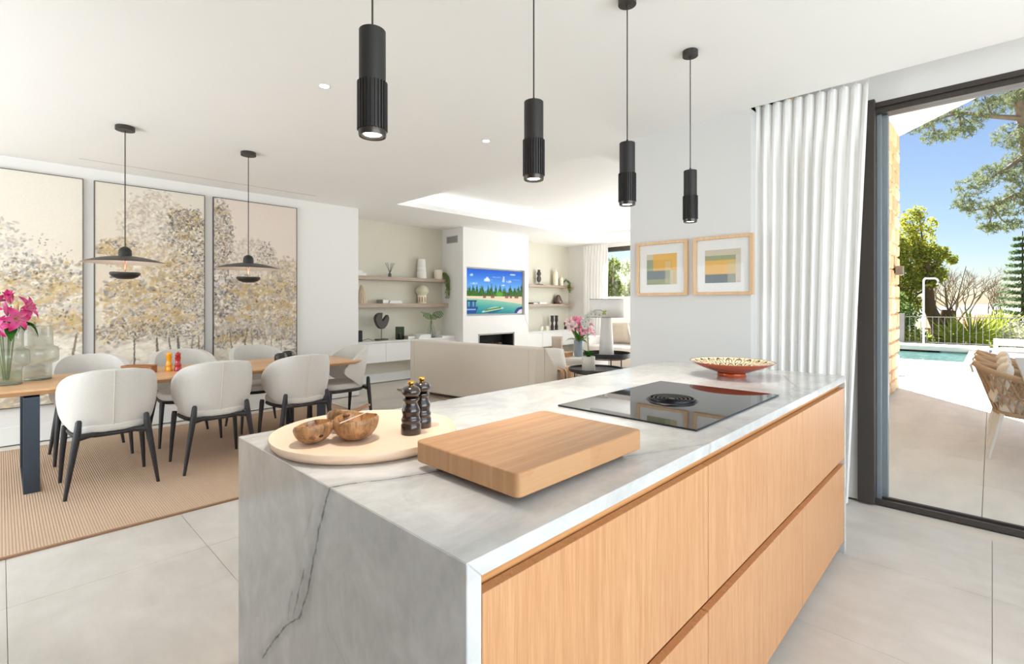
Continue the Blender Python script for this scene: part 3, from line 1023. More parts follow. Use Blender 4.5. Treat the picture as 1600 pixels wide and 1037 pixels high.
def coco_bowl(label, x, y, r, h, tilt, az, rough_seed, inner=M['coco_in']):
    b = thing('coconut_bowl', label, 'bowl', (x, y, TZ), az, 'coconut shell bowls on the tray')
    rr = random.Random(rough_seed)
    k = 14
    n = 40
    ph = [rr.uniform(0, 6.28) for _ in range(3)]
    def rim(a):
        return 1 + 0.022 * math.sin(2 * a + ph[0]) + 0.014 * math.sin(3 * a + ph[1])
    def shell(scale, off):
        rows = []
        for i in range(k + 1):
            u = i / k
            rad = r * scale * math.sin(PI / 2 * (0.02 + 0.98 * u)) ** 0.85
            zz = h * (1 - math.cos(PI / 2 * u) ** 1.05) + off
            row = []
            for j in range(n):
                a = 2 * PI * j / n
                q = 1 + (rim(a) - 1) * u
                row.append((rad * q * math.cos(a), rad * q * 0.93 * math.sin(a), off + (zz - off) * (1 + 0.10 * (rim(a) - 1) / 0.035 * u * 0.5)))
            rows.append(row)
        return rows
    out = shell(1.0, 0.0)
    inn = shell(0.93, 0.006)
    g = G()
    V = [p for row in out for p in row]
    F = [(i * n + j, i * n + (j + 1) % n, (i + 1) * n + (j + 1) % n, (i + 1) * n + j) for i in range(k) for j in range(n)] + [tuple(range(n))[::-1]]
    base = len(V)
    V += inn[-1]
    F += [(k * n + j, k * n + (j + 1) % n, base + (j + 1) % n, base + j) for j in range(n)]
    R = Matrix.Rotation(tilt, 4, 'X')
    lift = min((R @ Vector(p)).z for p in V)
    Tm = Matrix.Translation((0, 0, -lift)) @ R
    g.add(V, F).move(Tm)
    build('shell', g, M['coco'], b, smooth=60)
    g = G()
    V = [p for row in inn for p in row]
    F = [(i * n + j, i * n + (j + 1) % n, (i + 1) * n + (j + 1) % n, (i + 1) * n + j) for i in range(k) for j in range(n)] + [tuple(range(n))]
    g.add(V, F).move(Tm)
    build('lining', g, inner, b, smooth=60, recalc=False)
    def surf(a, u):
        def P(a, u):
            rad = r * math.sin(PI / 2 * (0.02 + 0.98 * u)) ** 0.85
            q = 1 + (rim(a) - 1) * u
            return Vector((rad * q * math.cos(a), rad * q * 0.93 * math.sin(a), h * (1 - math.cos(PI / 2 * u) ** 1.05) * (1 + 0.10 * (rim(a) - 1) / 0.035 * u * 0.5)))
        p = P(a, u)
        nn = (P(a + 0.01, u) - p).cross(P(a, min(1, u + 0.01)) - p).normalized()
        return Tm @ p, (Tm.to_3x3() @ nn).normalized()
    return b, surf
b1, T1 = coco_bowl('small coconut shell bowl with a round eye hole, lowest on the peach tray', 0.566, 1.256, 0.052, 0.044, math.radians(-8), 0.5, 1)
eye = plain('coconut_eye_dark', L(48, 24, 12), 0.7)
p, nn = T1(-1.55 - 0.5, 0.62)
o = build('eye_hole', G().ball((0, 0, 0), 0.0065, 0.0045, 0.0022, 14, 8), eye, b1, loc=p, rot=nn.to_track_quat('Z', 'Y').to_euler())
p, nn = T1(-0.62 - 0.5, 0.90)
o = build('eye_ring', G().lathe([(0.0, -0.001), (0.005, -0.001), (0.0065, 0.002), (0.009, 0.0028), (0.012, 0.0015), (0.0135, -0.002)], (0, 0, 0), 18), M['coco'], b1, loc=p, rot=nn.to_track_quat('Z', 'Y').to_euler())
b2, T2 = coco_bowl('larger coconut shell bowl with a fine stick lying across it', 0.659, 1.213, 0.064, 0.053, math.radians(-3), 0.9, 2)
b3, T3 = coco_bowl('dark coconut shell bowl lying tilted behind the two others', 0.668, 1.312, 0.046, 0.046, math.radians(20), 2.4, 5)
solo('stir_stick', G().tube([(-0.062, -0.03, 0.058), (0.055, 0.022, 0.064)], 0.0014, 8), plain('bleached_wood', L(216, 196, 170), 0.6), 'thin pale wooden stick resting across the larger coconut bowl', 'stick', (0.659, 1.213, TZ))
solo('wooden_spatula', G().prism([(-0.075, -0.012), (0.03, -0.010), (0.085, -0.006), (0.085, 0.006), (0.03, 0.010), (-0.075, 0.012)], 0, 0.005), wood('walnut', L(96, 58, 30), L(130, 84, 46), 0, 20, 100, 0.4), 'flat walnut coloured wooden spatula lying across the dark coconut bowl', 'spatula', (0.712, 1.316, TZ + 0.050), 0.62)

def turned_mill(name, label, loc, mat, knob, s=1.0, group=None, prof=None):
    m = thing(name, label, 'pepper mill', loc, 0, group)
    P = prof or [(0, 0), (0.0270, 0), (0.0275, 0.003), (0.0275, 0.026), (0.0255, 0.029), (0.0250, 0.032), (0.0268, 0.036), (0.0268, 0.041), (0.0245, 0.045), (0.0232, 0.052), (0.0248, 0.060), (0.0250, 0.066), (0.0222, 0.073), (0.0180, 0.084), (0.0178, 0.088), (0.0215, 0.092), (0.0225, 0.0955), (0.0218, 0.0985), (0.0150, 0.1005), (0, 0.1005)]
    H = [(0, 0.1008), (0.014, 0.1008), (0.0195, 0.104), (0.0248, 0.110), (0.0262, 0.117), (0.0245, 0.124), (0.0195, 0.1295), (0.010, 0.1325), (0.006, 0.133), (0, 0.133)]
    build('body', G().lathe([(r * s, z * s) for r, z in P], (0, 0, 0), 36), mat, m, smooth=50)
    build('head', G().lathe([(r * s, z * s) for r, z in H], (0, 0, 0), 36), mat, m, smooth=60)
    build('knob', G().lathe([(r * s, z * s) for r, z in [(0, 0.133), (0.0055, 0.133), (0.006, 0.136), (0.0092, 0.1385), (0.0100, 0.142), (0.0085, 0.1455), (0.004, 0.147), (0, 0.147)]], (0, 0, 0), 24), knob, m, smooth=60, label='gold knob' if knob is M['brass'] else None)
    return m
pm = turned_mill('pepper_mill', 'dark turned wooden mill with gold knob, in front of its twin on the tray', (0.793, 1.158, TZ), M['mill_dark'], M['brass'], 1.0, 'dark turned mills on the tray')
dup(pm, (0.858, 1.198, TZ), 0.3, 'dark turned wooden mill with gold knob, half hidden behind its twin')

# painted terracotta bowl at the far end of the worktop
def decor_bowl():
    b = thing('decorative_bowl', 'wide terracotta bowl painted inside with a black and cream leaf pattern', 'bowl', (2.680, 0.986, IT))
    b.scale = (0.965, 0.965, 0.95)
    build('foot', G().lathe([(0, 0), (0.071, 0), (0.073, 0.003), (0.072, 0.016), (0.066, 0.018), (0, 0.018)], (0, 0, 0), 48), plain('terracotta_glaze', L(206, 92, 44), 0.18, var=0.08, scale=12, coat=0.5), b, smooth=40)
    build('outside', G().lathe([(0, 0.016), (0.066, 0.017), (0.10, 0.029), (0.150, 0.047), (0.195, 0.066), (0.214, 0.078), (0.2165, 0.081)], (0, 0, 0), 72), plain('terracotta_outside', L(180, 78, 44), 0.22, var=0.10, scale=10, coat=0.5), b, smooth=60)
    n, prof = 240, []
    for i in range(46):
        u = i / 45
        r = 0.2165 * (1 - u) + 0.0 * u
        z = 0.081 - 0.060 * (1 - (r / 0.2165) ** 1.5) 
        prof.append((max(r, 0.0005), z + (0.002 if 0 < i < 3 else 0)))
    g = G().lathe(prof, (0, 0, 0), n)
    me = bpy.data.meshes.new('painted_inside')
    me.from_pydata(g.V, [], g.F)
    V = np.array(g.V)
    R = np.hypot(V[:, 0], V[:, 1])
    A = np.arctan2(V[:, 1], V[:, 0])
    c = np.tile(np.array([238., 220., 184.]), (len(V), 1))
    black = np.array([40., 26., 20.])
    def ring(r0, r1, col):
        c[(R >= r0) & (R < r1)] = col
    # leaf arches of the outer band
    k = 22
    for (ra, rb, kk, off) in ((0.150, 0.206, 22, 0.0), (0.088, 0.142, 16, 0.5)):
        q = ((A * kk / (2 * PI) + off) % 1.0) - 0.5
        v = (R - ra) / (rb - ra)
        inb = (v > 0) & (v < 1)
        arch = np.abs(np.sqrt(np.clip((2.2 * q) ** 2 + (v - 0.1) ** 2, 0, 9)) - 0.75)
        c[inb & (arch < 0.11)] = black
        leafd = np.abs(np.sqrt((3.6 * q) ** 2 + (v - 0.30) ** 2) - 0.30)
        c[inb & (leafd < 0.075)] = black
        c[inb & (np.sqrt((3.6 * q) ** 2 + (v - 0.30) ** 2) < 0.14)] = np.array([206., 120., 70.])
        c[inb & (np.abs(q) > 0.45) & (v > 0.55)] = black
    ring(0.2085, 0.213, np.array([92., 48., 28.]))
    ring(0.213, 0.23, np.array([150., 84., 52.]))
    ring(0.143, 0.148, black)
    ring(0.082, 0.087, black)
    ring(0.0, 0.05, np.array([200., 104., 60.]))
    at = me.color_attributes.new('paint', 'FLOAT_COLOR', 'POINT')
    cc = np.ones((len(V), 4))
    cc[:, :3] = linarr(c)
    at.data.foreach_set('color', cc.ravel())
    me.shade_smooth()
    me.update()
    mt = attr_mat('painted_glaze', 0.2, spec=0.5)
    link('painted_inside', me, mt, b)
decor_bowl()

# ------------------------------------------------------------------ black pendants above the island
def pendant(label, x, first=None):
    if first:
        return dup(first, (x, 1.16, CEIL), None, label)
    p = thing('pendant_lamp', label, 'pendant lamp', (x, 1.16, CEIL), 0, 'black fluted pendants above the island')
    build('ceiling_rose', G().cyl(0, 0, -0.030, 0.0, 0.0395, n=36), M['dark'], p, smooth=40, bevel=0.0015)
    build('cord_grip', G().lathe([(0.0, -0.030), (0.0065, -0.030), (0.0065, -0.042), (0.003, -0.047)], (0, 0, 0), 14), M['black'], p)
    build('cord', G().tube([(0, 0, -0.03), (0, 0, -0.628)], 0.0026, 8), M['dark'], p)
    build('upper_tube', G().lathe([(0, -0.638), (0.004, -0.626), (0.0075, -0.640), (0.0325, -0.640), (0.0340, -0.6415), (0.0340, -0.782), (0, -0.782)], (0, 0, 0), 40), M['black'], p, smooth=35)
    # fluted lower sleeve
    k, pts = 26, []
    for i in range(k):
        a = 2 * PI * i / k
        da = 2 * PI / k
        for f, r in ((0.0, 0.0388), (0.46, 0.0388), (0.54, 0.0352), (0.92, 0.0352)):
            pts.append((r * math.cos(a + f * da), r * math.sin(a + f * da)))
    build('fluted_sleeve', G().prism(pts, -0.900, -0.776), M['black'], p, smooth=25, bevel=0.0)
    build('collar', G().lathe([(0.026, -0.898), (0.0352, -0.898), (0.0352, -0.913), (0.0338, -0.916), (0.0285, -0.914), (0.0250, -0.906), (0.0225, -0.902)], (0, 0, 0), 40), plain('graphite_metal', L(74, 68, 64), 0.28, 0.6), p, smooth=35)
    build('lens', G().lathe([(0, -0.9125), (0.012, -0.9122), (0.0222, -0.9100), (0.0222, -0.901)], (0, 0, 0), 24), M['led'], p, smooth=60)
    return p
pend = pendant('black fluted pendant above the round tray, first of four from the waterfall end', 0.675)
for x, lb in ((1.308, 'black fluted pendant hanging between chopping board and hob'), (1.931, 'black fluted pendant above the far edge of the hob'), (2.569, 'black fluted pendant above the painted bowl, smallest in view')):
    pendant(lb, x, pend)
for x in (0.675, 1.308, 1.931, 2.569):
    add_light('pendant_spot', 'SPOT', (x, 1.16, CEIL - 0.925), (0, 0, -1), 11, (1.0, 0.90, 0.78), spot_size=math.radians(80), spot_blend=0.6, shadow_soft_size=0.02)

# recessed ceiling spotlights
dl = thing('ceiling_spotlight', 'small round recessed ceiling spotlight between the dining lamps and the island', 'ceiling light', (1.402, 2.98, CEIL), 0, 'recessed ceiling spotlights')
build('trim_ring', G().lathe([(0.028, -0.0015), (0.037, -0.003), (0.041, 0.0), (0.028, 0.002)], (0, 0, 0), 32), M['trim'], dl, smooth=50)
build('lens', G().lathe([(0, -0.0012), (0.029, -0.0012), (0.029, 0.001)], (0, 0, 0), 24), M['led'], dl)
dup(dl, (2.808, 3.018, CEIL), None, 'small round recessed ceiling spotlight just before the raised coffer')
for x, y in ((1.402, 2.98), (2.808, 3.018)):
    add_light('spotlight_beam', 'SPOT', (x, y, CEIL - 0.02), (0, 0, -1), 12, (1.0, 0.93, 0.84), spot_size=math.radians(110), spot_blend=0.8, shadow_soft_size=0.04)

# ------------------------------------------------------------------ dining lamps
def dome_pendant(label, x, y, first=None):
    if first:
        return dup(first, (x, y, CEIL), None, label)
    p = thing('dining_pendant', label, 'pendant lamp', (x, y, CEIL), 0, 'wide black pendants above the dining table')
    build('ceiling_rose', G().cyl(0, 0, -0.032, 0, 0.062, n=36), M['dark'], p, smooth=40, bevel=0.002)
    build('cord', G().tube([(0, 0, -0.03), (0, 0, -0.93)], 0.0035, 8), M['black'], p)
    build('cap', G().lathe([(0.0, -0.915), (0.012, -0.917), (0.030, -0.928), (0.040, -0.945), (0.0425, -0.97), (0.0425, -1.0), (0, -1.0)], (0, 0, 0), 32), M['black'], p, smooth=50)
    o = build('shade', G().lathe([(0.0425, -0.988), (0.075, -0.991), (0.13, -1.000), (0.19, -1.014), (0.235, -1.029), (0.262, -1.041)], (0, 0, 0), 64), M['dark'], p, smooth=70, recalc=False)
    build('shade_lining', G().lathe([(0.0425, -0.992), (0.075, -0.995), (0.13, -1.004), (0.19, -1.018), (0.235, -1.0325), (0.262, -1.0415)], (0, 0, 0), 64), plain('white_shade_lining', (0.80, 0.72, 0.66), 0.6), o, smooth=70, recalc=False)
    build('rod', G().tube([(0, 0, -0.99), (0, 0, -1.115)], 0.006, 10), plain('copper_rod', L(110, 76, 60), 0.4, 0.5), p)
    b = build('lower_bowl', G().lathe([(0, -1.165), (0.045, -1.162), (0.078, -1.148), (0.094, -1.130), (0.097, -1.120), (0.092, -1.112), (0.07, -1.110), (0, -1.110)], (0, 0, 0), 40), M['black'], p, smooth=60)
    build('light_ring', G().lathe([(0.030, -1.1085), (0.062, -1.1085)], (0, 0, 0), 32), M['warm_glow'], b, recalc=False)
    return p
dp = dome_pendant('wide black disc pendant hanging above the table beside the tall glass vases', 0.664, 4.755)
dome_pendant('wide black disc pendant hanging above the table beside the black round pots', 1.544, 4.775, dp)
for x, y in ((0.664, 4.755), (1.544, 4.775)):
    add_light('dining_pendant_uplight', 'SPOT', (x, y, CEIL - 1.10), (0, 0, 1), 9, (1.0, 0.90, 0.80), spot_size=math.radians(150), spot_blend=0.7, shadow_soft_size=0.05)

# ------------------------------------------------------------------ rugs
def rug(name, label, x0, y0, x1, y1, mat, edge, th=0.012, rz=0.0, loc=(0, 0, 0)):
    r = thing(name, label, 'rug', loc, rz)
    build('pile', G().box(x0 + 0.018, y0 + 0.018, 0.001, x1 - 0.018, y1 - 0.018, th), mat, r, smooth=0)
    build('border', G().box(x0, y0, 0.0, x1, y0 + 0.018, th - 0.001).box(x0, y1 - 0.018, 0, x1, y1, th - 0.001).box(x0, y0 + 0.018, 0, x0 + 0.018, y1 - 0.018, th - 0.001).box(x1 - 0.018, y0 + 0.018, 0, x1, y1 - 0.018, th - 0.001), edge, r, smooth=0)
    return r
N = NT('woven_sisal')
sepx = N.n('ShaderNodeSeparateXYZ', i0=N.coord('World'))
rib = N.math('SINE', N.math('MULTIPLY', sepx.outputs[0], 2 * PI / 0.013))
crossr = N.math('SINE', N.math('ADD', N.math('MULTIPLY', sepx.outputs[1], 2 * PI / 0.016), N.math('MULTIPLY', rib, 0.8)))
wv = N.math('ADD', N.math('MULTIPLY', rib, 0.6), N.math('MULTIPLY', crossr, 0.4))
sp = N.noise(N.coord('World'), 120, 3)
cc = N.mix(N.ramp(wv, -0.9, 0.9), L(174, 146, 124), L(198, 172, 148))
cc = N.mix(N.math('MULTIPLY', sp, 0.4), cc, L(202, 178, 156))
N.base(cc)
N.set(rough=0.95, spec=0.1)
N.bump(wv, 0.35, 0.004)
M['sisal'] = N.m
rug('dining_rug', 'large tan woven sisal rug under the dining table and chairs', -1.6, 3.597, 2.98, 6.20, M['sisal'], plain('brown_rug_binding', L(150, 116, 90), 0.9))
rug('living_rug', 'plain taupe rug under the sitting area sofas', 4.17, 2.9, 8.6, 6.46, fabric('taupe_rug_pile', L(200, 180, 156), 200, 0.08, 0.3), plain('taupe_rug_binding', L(150, 128, 104), 0.9), 0.010)

# ------------------------------------------------------------------ dining table
TBX0, TBX1, TBY0, TBY1, TBZ = -0.14, 2.575, 4.635, 5.475, 0.722
RZ = 0.012
tb = thing('dining_table', 'long oak dining table with undercut edges on blackened steel legs', 'dining table', (0, 0, RZ))
q = 0.055
g = G().hexa([(TBX0 + q, TBY0 + q, TBZ - 0.058), (TBX1 - q, TBY0 + q, TBZ - 0.058), (TBX1 - q, TBY1 - q, TBZ - 0.058), (TBX0 + q, TBY1 - q, TBZ - 0.058)],
             [(TBX0, TBY0, TBZ - 0.026), (TBX1, TBY0, TBZ - 0.026), (TBX1, TBY1, TBZ - 0.026), (TBX0, TBY1, TBZ - 0.026)])
g.box(TBX0, TBY0, TBZ - 0.026, TBX1, TBY1, TBZ - RZ)
M['table_oak_x'] = wood('table_oak_lengthwise', L(208, 160, 114), L(228, 186, 142), 0, 16, 90, 0.36, board=6.0, dark=L(198, 148, 102))
build('tabletop', g, M['table_oak_x'], tb, smooth=0, bevel=0.002)
for xa in (0.108, 2.135):
    g = G()
    for y0, y1 in ((4.685, 4.700), (5.435, 5.450)):
        g.box(xa, y0, 0.008, xa + 0.082, y1, TBZ - 0.06)
    g.box(xa, 4.685, 0.0, xa + 0.082, 5.45, 0.012).box(xa, 4.685, TBZ - 0.072, xa + 0.082, 5.45, TBZ - 0.06)
    build('leg', g, M['steel'], tb, smooth=0, bevel=0.002)
build('crossbar', G().box(0.19, 5.03, TBZ - 0.085, 2.135, 5.09, TBZ - 0.06), M['steel'], tb, smooth=0)

# ------------------------------------------------------------------ dining chairs (built facing +Y)
def chair_shell():
    nu, nv = 34, 14
    T = math.radians(104)
    rows = []
    for i in range(nv + 1):
        v = i / nv
        row = []
        for j in range(nu + 1):
            s = -1 + 2 * j / nu
            a = s * T
            e = abs(s)
            top = 0.832 - 0.215 * e ** 3.4
            bot = 0.425 + 0.150 * max(0, (e - 0.45) / 0.55) ** 1.7
            z = bot + (top - bot) * v
            h = (z - 0.43) / 0.40
            w = 0.205 + 0.078 * math.sin(PI * min(1, max(0, 0.16 + 0.60 * h)))
            b = 0.225 + 0.035 * h
            lean = -0.045 * max(0, h) * (0.4 + 0.6 * math.cos(a * 0.8))
            row.append((w * math.copysign(abs(math.sin(a)) ** 0.80, a), 0.02 - b * math.copysign(abs(math.cos(a)) ** 0.85, math.cos(a)) + lean, z))
        rows.append(row)
    return rows
def make_chair():
    t = thing('dining_chair', 'cream upholstered tub chair', 'chair', (0, 0, RZ), 0, 'cream tub chairs around the dining table')
    rows = chair_shell()
    build('backrest', G().grid(rows), M['chair_fabric'], t, smooth=180, solid=0.045, offset=-1.0, bevel=0.016, seg=3, recalc=False)
    mid = len(rows[0]) // 2
    sm = [Vector(r[mid]) + Vector((0.0, -0.0015, 0)) for r in rows]
    build('piping', G().tube(sm, 0.0042, 6), M['seam'], t)
    # seat cushion: rounded front, narrowing to the back
    pts = []
    for k in range(40):
        a = 2 * PI * k / 40
        cx, sy = math.cos(a), math.sin(a)
        x = 0.232 * math.copysign(abs(cx) ** 0.62, cx)
        y = 0.235 * math.copysign(abs(sy) ** 0.62, sy) + 0.02
        x *= 0.90 + 0.10 * (y + 0.2) / 0.45
        pts.append((x, y))
    build('seat', G().prism(pts, 0.405, 0.468), M['chair_fabric'], t, smooth=60, bevel=0.022, seg=4)
    fr = G()
    ring = [(p[0] * 0.93, p[1] * 0.93, 0.392) for p in pts]
    fr.tube(ring, 0.019, 8, closed=True, flat=0.8)
    build('seat_frame', fr, M['blackwood'], t)
    for s in (-1, 1):
        build('leg', G().tube([(s * 0.252, -0.236, 0.0), (s * 0.224, -0.232, 0.20), (s * 0.196, -0.229, 0.385), (s * 0.188, -0.2275, 0.44), (s * 0.183, -0.228, 0.50), (s * 0.181, -0.226, 0.512)], [0.0105, 0.0165, 0.0215, 0.021, 0.0175, 0.010], 12), M['blackwood'], t, smooth=60)
        build('leg', G().tube([(s * 0.246, 0.236, 0.0), (s * 0.235, 0.226, 0.20), (s * 0.222, 0.214, 0.385), (s * 0.220, 0.212, 0.41)], [0.0105, 0.016, 0.0205, 0.018], 12), M['blackwood'], t, smooth=60)
        build('apron', G().tube([(s * 0.195, -0.226, 0.395), (s * 0.130, -0.205, 0.398), (s * 0.04, -0.190, 0.408)], [0.026, 0.018, 0.009], 8), M['blackwood'], t)
    return t
ch = make_chair()
ch.location = (0.545, 4.575, RZ)
ch['label'] = 'cream tub chair nearest the tall glass vases, its seamed back to the kitchen'
dup(ch, (1.210, 4.575, RZ), 0.0, 'middle of the three cream tub chairs with seamed backs to the kitchen')
dup(ch, (1.885, 4.575, RZ), 0.0, 'cream tub chair with seamed back before the black pots and table end')
dup(ch, (0.545, 5.545, RZ), PI, 'cream tub chair across the table from the vases, behind the rattan basket')
dup(ch, (1.230, 5.545, RZ), PI, 'cream tub chair across the table, behind the amber and red mills')
dup(ch, (1.900, 5.545, RZ), PI, 'cream tub chair across the table, behind the black round pots')
dup(ch, (2.500, 4.960, RZ), PI / 2, 'cream tub chair alone at the end of the table, seen from its side')

# ------------------------------------------------------------------ things on the dining table
TT = TBZ + 0.0005
def stepped_vase(label, x, y, first=None):
    if first:
        return dup(first, (x, y, TT), 0.4, label)
    b = thing('stepped_glass_vase', label, 'vase', (x, y, TT), 0, 'stepped glass vases')
    prof = [(0, 0.004), (0.074, 0.004), (0.081, 0.010), (0.082, 0.108), (0.086, 0.120), (0.116, 0.136), (0.123, 0.148), (0.123, 0.226), (0.116, 0.242), (0.094, 0.254), (0.089, 0.264), (0.088, 0.402)]
    build('glass_body', G().lathe(prof, (0, 0, 0), 48), M['vase_glass'], b, smooth=50, recalc=False)
    build('rim', G().lathe([(0.0865, 0.402), (0.0885, 0.404), (0.0865, 0.406)], (0, 0, 0), 40), M['vase_glass'], b)
    build('base', G().lathe([(0, 0), (0.078, 0.0), (0.083, 0.004), (0.080, 0.014), (0, 0.012)], (0, 0, 0), 40), plain('thick_vase_glass', L(176, 186, 176), 0.05, trans=0.6), b, smooth=50)
    return b
sv = stepped_vase('tall stepped grey-green glass vase holding pink lilies on the table', 0.032, 5.055)
build('water', G().lathe([(0, 0.0145), (0.078, 0.0145), (0.078, 0.10), (0, 0.10)], (0, 0, 0), 32), glass('vase_water', (0.86, 0.92, 0.86), ior=1.33), sv, smooth=50)
sv2 = dup(sv, (0.200, 5.238, TT), 0.4, 'empty stepped grey-green glass vase next to the one with lilies')
for c in list(sv2.children):
    if c.name.startswith('water'):
        bpy.data.objects.remove(c)

def petal(g, M4, length, width, curl, n=6, cols=None, colset=None):
    """one lily petal along local +X, curling back"""
    rows = []
    for i in range(n + 1):
        u = i / n
        wd = width * (math.sin(PI * (0.08 + 0.90 * u)) ** 0.8) + 0.001
        x = length * (u - 0.22 * curl * u * u)
        z = length * (0.55 * u - (0.20 + 0.62 * curl) * u * u)
        rows.append([(x, -wd, z + wd * 0.35), (x, -wd * 0.4, z), (x, wd * 0.4, z), (x, wd, z + wd * 0.35)])
    s = len(g.V)
    g.grid(rows)
    for k in range(s, len(g.V)):
        g.V[k] = tuple(M4 @ Vector(g.V[k]))
    if colset is not None:
        for i in range(n + 1):
            u = i / n
            for e in (1, 0, 0, 1):
                colset.append((u, e))

M['lily'] = attr_mat('lily_petal', 0.5)
def lily(name, parent, pos, direction, size, seed, open_=1.0, palette=None):
    r = random.Random(seed)
    g, cs = G(), []
    z = Vector(direction).normalized()
    base = z.to_track_quat('Z', 'Y').to_matrix().to_4x4()
    for k in range(6):
        a = 2 * PI * k / 6 + r.uniform(-0.12, 0.12)
        up = math.radians(20 + (1 - open_) * 55 + (6 if k % 2 else 0))
        Mm = Matrix.Translation(pos) @ base @ Matrix.Rotation(a, 4, 'Z') @ Matrix.Rotation(-up, 4, 'Y')
        petal(g, Mm, size * r.uniform(0.9, 1.08), size * (0.165 if k % 2 else 0.23), 0.95 * open_, colset=cs)
    me = bpy.data.meshes.new(name)
    me.from_pydata(g.V, [], g.F)
    pal = palette or ((250, 214, 222), (214, 52, 128), (236, 150, 186))
    c = np.ones((len(g.V), 4))
    for i, (u, e) in enumerate(cs):
        a, b, d = (np.array(x, float) for x in pal)
        col = a * (1 - u) + b * u if u < 0.75 else b
        col = col * (1 - 0.45 * e * u) + d * 0.45 * e * u
        col = col if u > 0.12 else np.array([236., 226., 150.])
        c[i, :3] = linarr(col)
    at = me.color_attributes.new('paint', 'FLOAT_COLOR', 'POINT')
    at.data.foreach_set('color', c.ravel())
    me.shade_smooth()
    me.update()
    f = link(name, me, M['lily'], parent)
    st = G()
    for k in range(5):
        a = 2 * PI * k / 5 + 0.3
        tip = Matrix.Translation(pos) @ base @ Vector((math.cos(a) * size * 0.22, math.sin(a) * size * 0.22, size * 0.55))
        st.tube([pos, tip], size * 0.012, 5)
        st.ball(tuple(tip), size * 0.035, nu=6, nv=5)
    build('stamen', st, plain('rust_pollen', L(150, 84, 40), 0.8) if 'rust_pollen' not in bpy.data.materials else bpy.data.materials['rust_pollen'], f)
    return f

def leaf_blade(name, parent, a, b, width, mat, bend=0.25, n=7):
    a, b = Vector(a), Vector(b)
    d = b - a
    side = d.cross(Vector((0, 0, 1)))
    side = side.normalized() if side.length > 1e-4 else Vector((1, 0, 0))
    up = side.cross(d).normalized()
    rows = []
    for i in range(n + 1):
        u = i / n
        p = a + d * u + up * (bend * d.length * math.sin(PI * u * 0.9) * 0.6)
        w = width * math.sin(PI * (0.04 + 0.95 * u)) ** 0.9
        rows.append([p - side * w + up * w * 0.25, p, p + side * w + up * w * 0.25])
    return build(name, G().grid(rows), mat, parent, smooth=180, recalc=False)

bq = thing('lily_bouquet', 'bouquet of pink lilies with dark green leaves standing in a glass vase', 'flowers', (0.032, 5.055, TT))
heads = [((0.085, -0.095, 0.540), (0.75, -0.45, 0.30), 0.115, 0.9), ((0.020, -0.080, 0.575), (-0.15, -0.35, 0.9), 0.105, 0.35),
         ((0.040, -0.130, 0.470), (0.45, -0.85, 0.05), 0.120, 1.0), ((-0.075, -0.07, 0.520), (-0.55, -0.6, 0.35), 0.11, 0.9),
         ((-0.05, 0.08, 0.57), (-0.3, 0.6, 0.7), 0.10, 0.9), ((-0.12, 0.02, 0.46), (-0.9, 0.0, 0.2), 0.11, 1.0),
         ((-0.045, -0.12, 0.425), (-0.35, -0.95, -0.1), 0.105, 1.0)]
for k, (p, d, s, op) in enumerate(heads):
    lily('flower', bq, Vector(p), d, s, 20 + k, op, ((236, 150, 190), (190, 22, 100), (240, 150, 190)))
    build('stem', G().tube([(p[0] * 0.12, p[1] * 0.12, 0.03), (p[0] * 0.45, p[1] * 0.45, 0.36), tuple(Vector(p) - Vector(d).normalized() * 0.015)], 0.0042, 7), M['stem'], bq)
for k, (a, b) in enumerate((((0.03, -0.03, 0.40), (0.135, -0.10, 0.405)), ((0.0, -0.05, 0.40), (0.04, -0.155, 0.36)), ((-0.02, -0.05, 0.42), (-0.07, -0.15, 0.38)), ((0.04, -0.02, 0.44), (0.155, -0.04, 0.40)), ((0.02, -0.05, 0.42), (0.09, -0.14, 0.43)), ((-0.04, 0.0, 0.42), (-0.16, -0.03, 0.42)), ((0.05, 0.03, 0.43), (0.12, 0.1, 0.47)), ((0.01, -0.06, 0.44), (0.02, -0.16, 0.31)))):
    leaf_blade('leaf', bq, a, b, 0.030, M['leaf'])
for k in range(12):
    a_ = 2 * PI * k / 12 + 0.2
    leaf_blade('leaf', bq, (0.02 * math.cos(a_), 0.02 * math.sin(a_), 0.46), ((0.10 + 0.03 * (k % 3)) * math.cos(a_), (0.10 + 0.03 * (k % 3)) * math.sin(a_), 0.42 - 0.05 * (k % 3)), 0.030, M['leaf'], 0.40)
for k, (p, h) in enumerate((((0.045, -0.055, 0.50), (0.052, -0.075, 0.605)), ((0.005, -0.07, 0.49), (-0.01, -0.095, 0.59)))):
    a, b = Vector(p), Vector(h)
    build('bud', G().tube([a, a.lerp(b, 0.3), a.lerp(b, 0.7), b], [0.006, 0.015, 0.014, 0.003], 10), plain('pale_lily_bud', L(226, 214, 150), 0.5) if k == 0 else plain('pink_lily_bud', L(222, 110, 160), 0.5), bq, smooth=80)

# rattan basket tray
bk = thing('rattan_basket', 'small low rattan basket tray with ribbed sides on the dining table', 'basket', (0.81, 5.125, TT), math.radians(-41))
g = G()
pts = rrect(-0.118, -0.05, 0.118, 0.05, 0.02, 4)
build('base', G().prism(pts, 0.0, 0.006), M['rattan'], bk, smooth=40)
for nm, zz, r in (('rim', 0.056, 0.0055), ('lower_band', 0.008, 0.004)):
    build(nm, G().tube([(p[0], p[1], zz) for p in pts], r, 8, closed=True), M['rattan'], bk)
g = G()
per = [Vector((p[0], p[1])) for p in pts]
dense = []
for a, b in zip(per, per[1:] + per[:1]):
    k = max(1, int((b - a).length / 0.0085))
    dense += [a.lerp(b, i / k) for i in range(k)]
for p in dense:
    g.tube([(p.x, p.y, 0.006), (p.x, p.y, 0.056)], 0.0024, 5)
o = build('side_canes', g, M['rattan'], bk)
o['kind'] = 'stuff'
